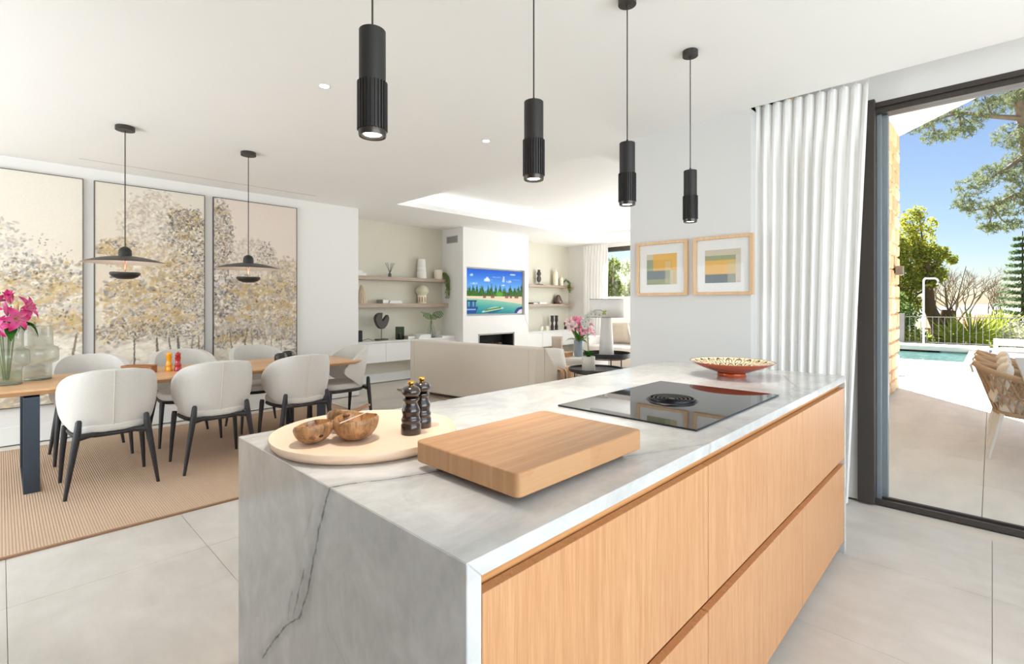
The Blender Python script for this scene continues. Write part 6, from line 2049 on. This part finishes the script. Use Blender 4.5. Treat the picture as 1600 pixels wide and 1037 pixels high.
# ------------------------------------------------------------------ terrace furniture
def rope_chair():
    """rope woven armchair, front +Y"""
    t = thing('rope_armchair', 'rope armchair', 'outdoor chair', (0, 0, 0), PI, 'rope woven armchairs at the terrace table')
    n = 28
    def top(s):      # s -1..1, 0 = back middle
        a = s * math.radians(118)
        e = abs(s)
        return Vector((0.30 * math.sin(a) * (1 + 0.0 * e), -0.345 * math.cos(a) * (1 if e < 0.75 else 1.1), 0.775 - 0.165 * e ** 1.4))
    def low(s):
        a = s * math.radians(112)
        return Vector((0.245 * math.sin(a), -0.22 * math.cos(a), 0.385))
    S_ = [-1 + 2 * i / n for i in range(n + 1)]
    build('top_rail', G().tube([top(s) for s in S_], 0.024, 10), M['rope'], t)
    build('lower_rail', G().tube([low(s) for s in S_] + [Vector((0.12, 0.20, 0.385)), Vector((-0.12, 0.20, 0.385))], 0.020, 10, closed=True), M['rope'], t)
    k = 19
    g = G()
    for i in range(k):
        s0 = -0.96 + 1.92 * i / (k - 1)
        for sg in (-1, 1):
            s1 = s0 + sg * 1.92 / (k - 1) * 2
            if abs(s1) > 1.0:
                continue
            pts = []
            for q in range(9):
                u = q / 8
                p = top(s0 + (s1 - s0) * u).lerp(low(s0 + (s1 - s0) * u), u)
                pts.append(p + Vector((p.x, p.y, 0)).normalized() * (0.006 * sg))
            g.tube(pts, 0.0075, 6)
    o = build('woven_lattice', g, M['rope'], t)
    o['kind'] = 'stuff'
    mid = [top(s).lerp(low(s), 0.55) for s in S_]
    build('middle_rope', G().tube(mid, 0.010, 6), M['rope'], t)
    build('seat_cushion', G().prism(rrect(-0.22, -0.20, 0.22, 0.235, 0.09, 6), 0.40, 0.47), M['cushion'], t, bevel=0.02, seg=3, smooth=60)
    b = build('back_cushion', cushion_mesh(0.38, 0.34, 0.11), M['cushion'], t, smooth=180)
    b.location = (0, -0.185, 0.63)
    b.rotation_euler = (math.radians(-16), 0, 0)
    build('tie', G().tube([(0.0, -0.345, 0.80), (0.05, -0.375, 0.76), (0.06, -0.36, 0.70)], 0.009, 6), M['cushion'], t)
    for sx in (-1, 1):
        build('leg', G().tube([(sx * 0.205, -0.262, 0.0), (sx * 0.19, -0.18, 0.385)], [0.011, 0.016], 10), M['white_alu'], t)
        build('leg', G().tube([(sx * 0.21, 0.235, 0.0), (sx * 0.19, 0.19, 0.385)], [0.011, 0.016], 10), M['white_alu'], t)
    return t
rc = rope_chair()
rc.location = (5.975, -0.240, 0)
rc['label'] = 'tan rope woven armchair on the terrace, nearest the glass door'
dup(rc, (6.665, -0.240, 0), PI, 'tan rope woven armchair in the middle of the terrace row')
dup(rc, (7.345, -0.240, 0), PI, 'tan rope woven armchair farthest along the terrace table, mostly hidden')
ot = thing('terrace_table', 'long pale grey outdoor table pushed over the rope armchairs', 'outdoor table', (0, 0, 0))
build('tabletop', G().box(4.75, -1.25, 0.695, 7.55, -0.175, 0.725), M['table_grey'], ot, smooth=0, bevel=0.004)
for x in (5.0, 7.25):
    for y in (-1.15, -0.62):
        build('leg', G().box(x - 0.03, y - 0.03, 0, x + 0.03, y + 0.03, 0.695), M['white_alu'], ot, smooth=0, bevel=0.003)

# white slatted outdoor sofa at the pool
bn = thing('slatted_outdoor_sofa', 'white slatted outdoor sofa standing at the corner of the pool', 'outdoor sofa', (14.25, -0.02, 0), 0)
for y in (0.0, -1.9):
    for x in (0.0, 0.80):
        build('post', G().box(x, y - 0.07, 0, x + 0.06, y, 0.52), M['white_alu'], bn, smooth=0, bevel=0.004)
    for k in range(4):
        build('side_slat', G().box(0.06, y - 0.055, 0.12 + 0.105 * k, 0.80, y - 0.015, 0.19 + 0.105 * k), M['white_alu'], bn, smooth=0, bevel=0.003)
for k in range(4):
    build('back_slat', G().box(0.01, -1.90, 0.12 + 0.105 * k, 0.045, -0.07, 0.19 + 0.105 * k), M['white_alu'], bn, smooth=0, bevel=0.003)
build('top_rail', G().box(-0.01, -1.97, 0.51, 0.86, 0.0, 0.535), M['white_alu'], bn, smooth=0, bevel=0.004)
build('seat_cushion', G().box(0.08, -1.88, 0.22, 0.80, -0.09, 0.36), M['cushion'], bn, bevel=0.03, smooth=60)

# pool shower
sh = thing('pool_shower', 'tall white hooked outdoor shower column at the far side of the pool', 'shower', (18.95, 1.45, 0.10))
pts = [(0, 0, 0), (0, 0, 1.85)]
for k in range(1, 7):
    a = PI / 2 * k / 6
    pts.append((0.05 * (1 - math.cos(a)), -0.06 * (1 - math.cos(a)), 1.85 + 0.09 * math.sin(a)))
pts += [(0.22, -0.24, 1.94)]
for k in range(1, 6):
    a = PI / 2 * k / 5
    pts.append((0.22 + 0.06 * math.sin(a), -0.24 - 0.07 * math.sin(a), 1.94 - 0.10 * (1 - math.cos(a))))
build('column', G().tube(pts, 0.026, 12), M['white_alu'], sh)
build('shower_head', G().lathe([(0.0, 0.02), (0.035, 0.0), (0.055, -0.04), (0, -0.04)], (0.285, -0.315, 1.80), 20), M['white_alu'], sh)
build('tap', G().tube([(-0.02, 0.0, 1.05), (-0.10, 0.02, 1.05)], 0.022, 10).tube([(-0.02, 0.0, 1.40), (-0.09, 0.02, 1.40)], 0.020, 10), M['white_alu'], sh)
build('base_plate', G().box(-0.12, -0.12, 0, 0.12, 0.12, 0.015), M['white_alu'], sh, smooth=0)

# fence of slim grey bars behind the pool
fc = thing('bar_fence', 'grey metal garden fence of slim upright bars behind the pool', 'fence', (20.25, 0, 0.0))
fm = M['fence']
build('gate_post', G().box(-0.08, 2.02, 0.0, 0.08, 2.26, 0.98), fm, fc, smooth=0, bevel=0.008)
build('top_rail', G().box(-0.02, -4.5, 0.868, 0.02, 2.02, 0.892), fm, fc, smooth=0)
build('bottom_rail', G().box(-0.02, -4.5, 0.07, 0.02, 2.02, 0.094), fm, fc, smooth=0)
bar = None
for k in range(45):
    y = 1.90 - k * 0.142
    if bar is None:
        bar = build('bar', G().box(-0.008, -0.008, 0.0, 0.008, 0.008, 0.88), fm, fc, smooth=0, loc=(0, y, 0))
    else:
        link('bar', bar.data, None, fc, (0, y, 0))

# ------------------------------------------------------------------ garden
LM = {
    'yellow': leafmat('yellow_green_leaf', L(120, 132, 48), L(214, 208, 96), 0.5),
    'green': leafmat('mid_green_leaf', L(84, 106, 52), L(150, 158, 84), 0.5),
    'pine': leafmat('pine_needle', L(88, 102, 68), L(164, 168, 122), 0.4),
    'yucca': leafmat('yucca_leaf', L(124, 150, 52), L(212, 214, 104), 0.55),
    'dark': leafmat('deep_green_leaf', L(76, 104, 56), L(128, 150, 84), 0.45),
    'olive': leafmat('olive_grey_leaf', L(176, 180, 146), L(226, 226, 200), 0.5),
    'fir': leafmat('fir_needle', L(96, 120, 92), L(160, 176, 140), 0.45),
}
def stuff(o):
    o['kind'] = 'stuff'
    return o
def tubes_part(name, paths, mat, parent, n=8):
    g = G()
    for pts, rs in paths:
        g.tube(pts, rs, n)
    return build(name, g, mat, parent)
def taper(pts, a, b):
    k = len(pts)
    return [a + (b - a) * i / (k - 1) for i in range(k)]

# broad leafed tree with yellow green foliage, behind the shower
Yc = [(25.59, 2.32, 4.63, 0.41, 0.52), (25.36, 2.56, 3.98, 0.50, 0.62), (25.83, 2.08, 3.93, 0.52, 0.62), (25.59, 2.32, 3.21, 0.62, 0.67), (26.08, 1.82, 3.21, 0.52, 0.52), (25.41, 2.5, 2.18, 0.56, 0.67), (25.9, 2.0, 2.31, 0.62, 0.52), (26.26, 1.63, 2.49, 0.41, 0.41), (25.47, 2.45, 1.15, 0.51, 0.67), (26.4, 1.48, 3.34, 0.31, 0.31), (25.75, 2.12, 4.95, 0.26, 0.32), (26.15, 1.75, 4.55, 0.22, 0.26), (26.71, 1.17, 3.08, 0.21, 0.21), (24.9, 3.2, 3.2, 0.9, 1.2), (24.7, 3.4, 1.6, 0.9, 1.0)]
t = thing('leafy_tree', 'leafy tree with yellow green foliage behind the shower and fence', 'tree', (25.8, 1.8, -0.6))
off = np.array([25.8, 1.8, -0.6])
def loc(pts):
    return [tuple(np.array(p) - off) for p in pts]
pts = loc([(26.14, 1.47, -0.7), (26.07, 1.54, 0.38), (25.82, 1.80, 1.15), (25.78, 1.84, 2.04), (25.69, 1.93, 3.19)])
build('trunk', G().tube(pts, taper(pts, 0.30, 0.10), 10), M['bark'], t)
pts = loc([(26.55, 1.34, -0.7), (26.58, 1.30, 0.63), (26.62, 1.26, 1.02)])
build('trunk', G().tube(pts, [0.30, 0.26, 0.24], 10), M['bark'], t)
br = []
for c in Yc:
    p = loc([(25.80, 1.82, 1.9), ((25.8 + c[0]) / 2, (1.85 + c[1]) / 2, (2.2 + c[2]) / 2), c[:3]])
    br.append((p, taper(p, 0.06 if c[3] > 0.25 else 0.02, 0.012 if c[3] > 0.25 else 0.006)))
for c in ((26.87, 1.0, 1.92), (27.1, 0.75, 2.8), (26.5, 1.4, 2.5)):
    p = loc([(26.62, 1.26, 0.95), ((26.62 + c[0]) / 2, (1.26 + c[1]) / 2, 1.5), c])
    br.append((p, taper(p, 0.032, 0.010)))
tubes_part('branches', br, M['bark'], t, 6)
cl = [(c[0] - off[0], c[1] - off[1], c[2] - off[2], c[3], c[4]) for c in Yc]
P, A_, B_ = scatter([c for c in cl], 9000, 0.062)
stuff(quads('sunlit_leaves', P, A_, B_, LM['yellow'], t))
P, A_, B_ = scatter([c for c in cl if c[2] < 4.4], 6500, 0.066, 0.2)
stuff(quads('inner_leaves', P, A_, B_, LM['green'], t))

# tall pine whose branches reach into view
Pc = [(22.66, 1.75, 7.6, 0.59, 0.34), (23.18, 1.22, 8.12, 0.68, 0.41), (23.76, 0.62, 7.76, 0.63, 0.45), (24.28, 0.08, 8.28, 0.63, 0.41), (24.83, -0.49, 8.62, 0.59, 0.45), (23.04, 1.36, 7.17, 0.54, 0.2), (23.57, 0.81, 7.31, 0.45, 0.2), (25.3, -0.97, 8.39, 0.68, 0.68), (24.75, -0.41, 7.15, 0.5, 0.45), (23.89, 0.49, 5.41, 0.59, 0.36), (24.39, -0.03, 5.86, 0.68, 0.41), (24.96, -0.62, 6.09, 0.59, 0.5), (23.7, 0.68, 4.82, 0.45, 0.32), (24.28, 0.08, 4.6, 0.68, 0.36), (24.89, -0.55, 4.82, 0.63, 0.5), (24.28, 0.08, 3.97, 0.32, 0.23), (24.75, -0.41, 4.06, 0.5, 0.23), (25.22, -0.89, 6.7, 0.54, 0.68), (25.14, -0.81, 5.46, 0.54, 0.68), (25.9, -1.7, 7.4, 1.0, 0.9), (26.0, -1.9, 5.6, 0.9, 0.8), (25.6, -1.2, 9.6, 1.0, 0.7), (24.2, 0.3, 9.2, 0.8, 0.5)]
t = thing('pine_tree', 'big pine reaching its bluish needle branches in front of the sky', 'tree', (25.77, -1.46, -0.7))
off = np.array([25.77, -1.46, -0.7])
pts = loc([(25.77, -1.46, -0.9), (25.54, -1.22, 4.1), (25.24, -0.91, 6.59), (25.02, -0.68, 8.62), (24.91, -0.57, 9.97)])
build('trunk', G().tube(pts, [0.34, 0.26, 0.19, 0.14, 0.08], 10), M['bark_pale'], t)
main = [[(25.11, -0.78, 7.83), (24.36, 0.0, 7.9), (23.57, 0.81, 8.03), (22.87, 1.54, 7.72)], [(25.46, -1.14, 5.0), (24.91, -0.57, 5.12), (24.36, 0.0, 4.73), (23.81, 0.57, 4.55)], [(25.24, -0.91, 6.59), (24.67, -0.33, 6.02), (24.05, 0.33, 5.46)]]
br = []
for b in main:
    p = loc(b)
    br.append((p, taper(p, 0.10, 0.02)))
for c in Pc:
    bp_ = min((Vector(q) for b in main for q in b), key=lambda q: (q - Vector(c[:3])).length)
    p = loc([tuple(bp_), tuple(bp_.lerp(Vector(c[:3]), 0.55) + Vector((0, 0, -0.08))), c[:3]])
    br.append((p, taper(p, 0.035, 0.008)))
tubes_part('branches', br, M['bark_pale'], t, 6)
# needles grow in small tufts
tuft = []
for c in Pc:
    k = int(70 * c[3] * c[4] / 0.25) + 26
    for i in range(min(k, 130)):
        d = rng.normal(size=3)
        d /= np.linalg.norm(d)
        r_ = rng.random() ** 0.4
        tuft.append((c[0] - off[0] + d[0] * c[3] * r_, c[1] - off[1] + d[1] * c[3] * r_, c[2] - off[2] + d[2] * c[4] * r_))
tuft = np.array(tuft)
n_t = 13
C0 = np.repeat(tuft, n_t, 0)
dirs = unit(rng.normal(size=C0.shape) + np.array([0, 0, 0.35]))
ln = 0.075 * (0.6 + 0.7 * rng.random((len(C0), 1)))
A_ = dirs * ln
B_ = unit(np.cross(dirs, rng.normal(size=C0.shape))) * 0.020
stuff(quads('needles', C0 + A_ * 0.8, A_, B_, LM['pine'], t))

# bare branched trees
def bare_tree(label, x, y, z, h, seed, spread=0.5, depth=6):
    t = thing('bare_tree', label, 'tree', (x, y, z), 0, 'bare trees beyond the fence')
    r = random.Random(seed)
    paths = []
    def grow(p, d, ln, rad, lev):
        q = p + d * ln
        mid = p.lerp(q, 0.5) + Vector((r.uniform(-1, 1), r.uniform(-1, 1), r.uniform(-0.3, 0.6))) * ln * 0.09
        paths.append(([tuple(p), tuple(mid), tuple(q)], [rad, rad * 0.85, rad * 0.7], lev))
        if lev <= 0:
            return
        for k in range(2 if r.random() < 0.55 else 3):
            nd = (d + Vector((r.uniform(-1, 1), r.uniform(-1, 1), r.uniform(-0.35, 0.75))) * spread * 1.35).normalized()
            grow(q, nd, ln * r.uniform(0.62, 0.86), rad * 0.62, lev - 1)
    trunk_paths = []
    grow(Vector((0, 0, -0.2)), Vector((r.uniform(-0.15, 0.15), r.uniform(-0.15, 0.15), 1)).normalized(), h * 0.28, h * 0.022, depth)
    tr = [p for p in paths if p[2] == depth]
    build('trunk', G().tube(tr[0][0], [x * 1.2 for x in tr[0][1]], 8), M['bark_pale'], t)
    stuff(tubes_part('branches', [(p[0], p[1]) for p in paths if p[2] < depth], M['bark_pale'], t, 5))
bare_tree('bare branched tree standing just past the leafy tree', 30.84, 1.20, -1.2, 4.6, 2)
bare_tree('bare branched tree in front of the distant terracotta house', 36.0, 0.79, -1.6, 5.0, 5)
bare_tree('bare spreading tree next to the fir', 41.5, 0.06, -2.0, 5.2, 8)

# fir with tiers of drooping branches
t = thing('fir_tree', 'dark fir with drooping tiers at the edge of the garden', 'tree', (37.3, -1.15, -1.5))
build('trunk', G().tube([(0, 0, 0), (0, 0, 6.6)], [0.09, 0.02], 8), M['bark'], t)
C0, A0 = [], []
g = G()
for k in range(17):
    z = 0.5 + k * 0.36
    rad = 1.55 * (1 - k / 18) + 0.12
    for j in range(9):
        a = 2 * PI * j / 9 + k * 0.4
        d = np.array([math.cos(a), math.sin(a), 0.0])
        pts = [(d[0] * rad * u, d[1] * rad * u, z + 0.22 * rad * (u ** 2) - 0.10 * u) for u in (0, 0.4, 0.75, 1.0)]
        g.tube(pts, [0.018, 0.012, 0.009, 0.004], 5)
        for i in range(60):
            u = 0.08 + 0.85 * rng.random()
            p = np.array([d[0] * rad * u, d[1] * rad * u, z + 0.22 * rad * u * u - 0.10 * u])
            sd = np.array([-d[1], d[0], 0]) * rng.choice([-1, 1]) + d * 0.7 + np.array([0, 0, rng.normal(-0.1, 0.55)])
            sd /= np.linalg.norm(sd)
            C0.append(p + sd * 0.09)
            A0.append(sd * 0.13)
stuff(build('branches', g, M['bark'], t))
C0, A0 = np.array(C0), np.array(A0)
stuff(quads('needles', C0, A0, unit(np.cross(A0, rng.normal(size=A0.shape))) * 0.05, LM['fir'], t))

# spiky yuccas and bushes along the fence
def spiky(label, x, y, z, s, seed, n=110, mat='yucca'):
    t = thing('yucca', label, 'plant', (x, y, z), 0, 'spiky yuccas behind the fence')
    r = np.random.default_rng(seed)
    g = G()
    g.tube([(0, 0, 0), (0, 0, 0.45 * s)], [0.08 * s, 0.06 * s], 7)
    build('trunk', g, M['bark'], t)
    d = unit(r.normal(size=(n, 3)) + np.array([0, 0, 0.35]))
    ln = s * 0.36 * (0.7 + 0.5 * r.random((n, 1)))
    C_ = np.array([0, 0, 0.55 * s]) + d * ln
    B = unit(np.cross(d, r.normal(size=(n, 3)))) * 0.030 * s
    stuff(quads('blades', C_, d * ln, B, LM[mat], t))
for k, (x, y, z, s, m, lb) in enumerate(((22.6, 0.95, -0.55, 1.15, 'yucca', 'yellow green yucca behind the fence, next to the leaning trunk'), (24.0, 0.53, -0.62, 1.35, 'yucca', 'second yellow green yucca behind the fence'), (25.6, 0.17, -0.70, 1.35, 'yucca', 'yellow green yucca right above the slatted sofa'), (27.4, -0.18, -0.78, 1.55, 'yucca', 'yellow green yucca towards the grey bush'))):
    spiky(lb, x, y, z, s, 40 + k, 200, m)
def bush(label, x, y, z, r_, h, n, mat, size=0.07):
    t = thing('bush', label, 'bush', (x, y, z))
    tubes_part('stems', [([(0, 0, 0), (r_ * 0.4 * math.cos(a), r_ * 0.4 * math.sin(a), h * 0.6)], [0.025, 0.01]) for a in (0.3, 1.6, 2.9, 4.2, 5.4)], M['bark'], t, 5)
    P, A_, B_ = scatter([(0, 0, h * 0.55, r_, h * 0.5), (r_ * 0.5, 0.2, h * 0.4, r_ * 0.6, h * 0.4), (-r_ * 0.4, -0.3, h * 0.45, r_ * 0.7, h * 0.4)], n, size)
    stuff(quads('leaves', P, A_, B_, LM[mat], t))
bush('grey olive bush behind the fence by the slatted sofa', 23.0, -0.95, -0.55, 0.85, 1.35, 2600, 'olive', 0.05)
bush('yellow flowering bush behind the gate post of the fence', 21.4, 1.95, -0.5, 0.6, 0.95, 1500, 'yucca', 0.06)
bush('low green bush behind the shower base', 21.8, 2.75, -0.5, 0.9, 2.3, 2600, 'dark', 0.08)
bush('low green hedge bush between the yuccas and the pine', 22.2, 1.45, -0.55, 0.5, 0.6, 1000, 'green', 0.06)
# house with a terracotta roof in the valley
hs = thing('distant_house', 'distant low house with a terracotta roof seen between bare trees', 'house', (62.0, 1.0, -5.0))
build('walls', G().box(-3, -3.2, 0, 3, 3.2, 4.2), plain('ochre_render', L(214, 170, 132), 0.9, var=0.05), hs, smooth=0)
build('roof', G().prism([(-3.8, 4.1), (0, 5.3), (3.8, 4.1), (3.8, 3.95), (-3.8, 3.95)], -3.6, 3.6, 1), plain('terracotta_roof', L(190, 128, 100), 0.9, var=0.2, scale=3), hs, smooth=0)
wnd = None
for k in range(3):
    wnd = build('window', G().box(-3.03, -2.4 + k * 2.0, 1.6, -2.99, -1.5 + k * 2.0, 2.9), plain('house_shutter', L(110, 120, 100), 0.7) if k == 0 else bpy.data.materials['house_shutter'], hs, smooth=0)

# garden beyond the window of the sitting area
struct('wall_garden', G().box(12.4, 2.0, -0.1, 12.6, 16.0, 1.50), M['plaster'], smooth=0, bevel=0.01)
for k, (x, y, h, m, lb) in enumerate(((14.3, 9.15, 3.4, 'green', 'tall slender tree seen beside the curtain of the far window'), (17.0, 9.98, 3.3, 'olive', 'grey green tree in the middle of the far window'), (19.2, 10.6, 4.3, 'green', 'tall green tree in the far window next to the print wall'), (22.6, 12.2, 4.2, 'yellow', 'yellow green tree behind the others in the far window'))):
    t = thing('garden_tree', lb, 'tree', (x, y, -0.4), 0, 'trees beyond the far window')
    build('trunk', G().tube([(0, 0, 0), (0.05, 0.03, h * 0.9)], [0.07, 0.02], 7), M['bark_pale'], t)
    cls = [(rng.normal(0, 0.22), rng.normal(0, 0.28), h * (0.38 + 0.07 * i), 0.36 - 0.016 * i, 0.34) for i in range(9)]
    P, A_, B_ = scatter(cls, 2600, 0.06)
    stuff(quads('leaves', P, A_, B_, LM[m], t))
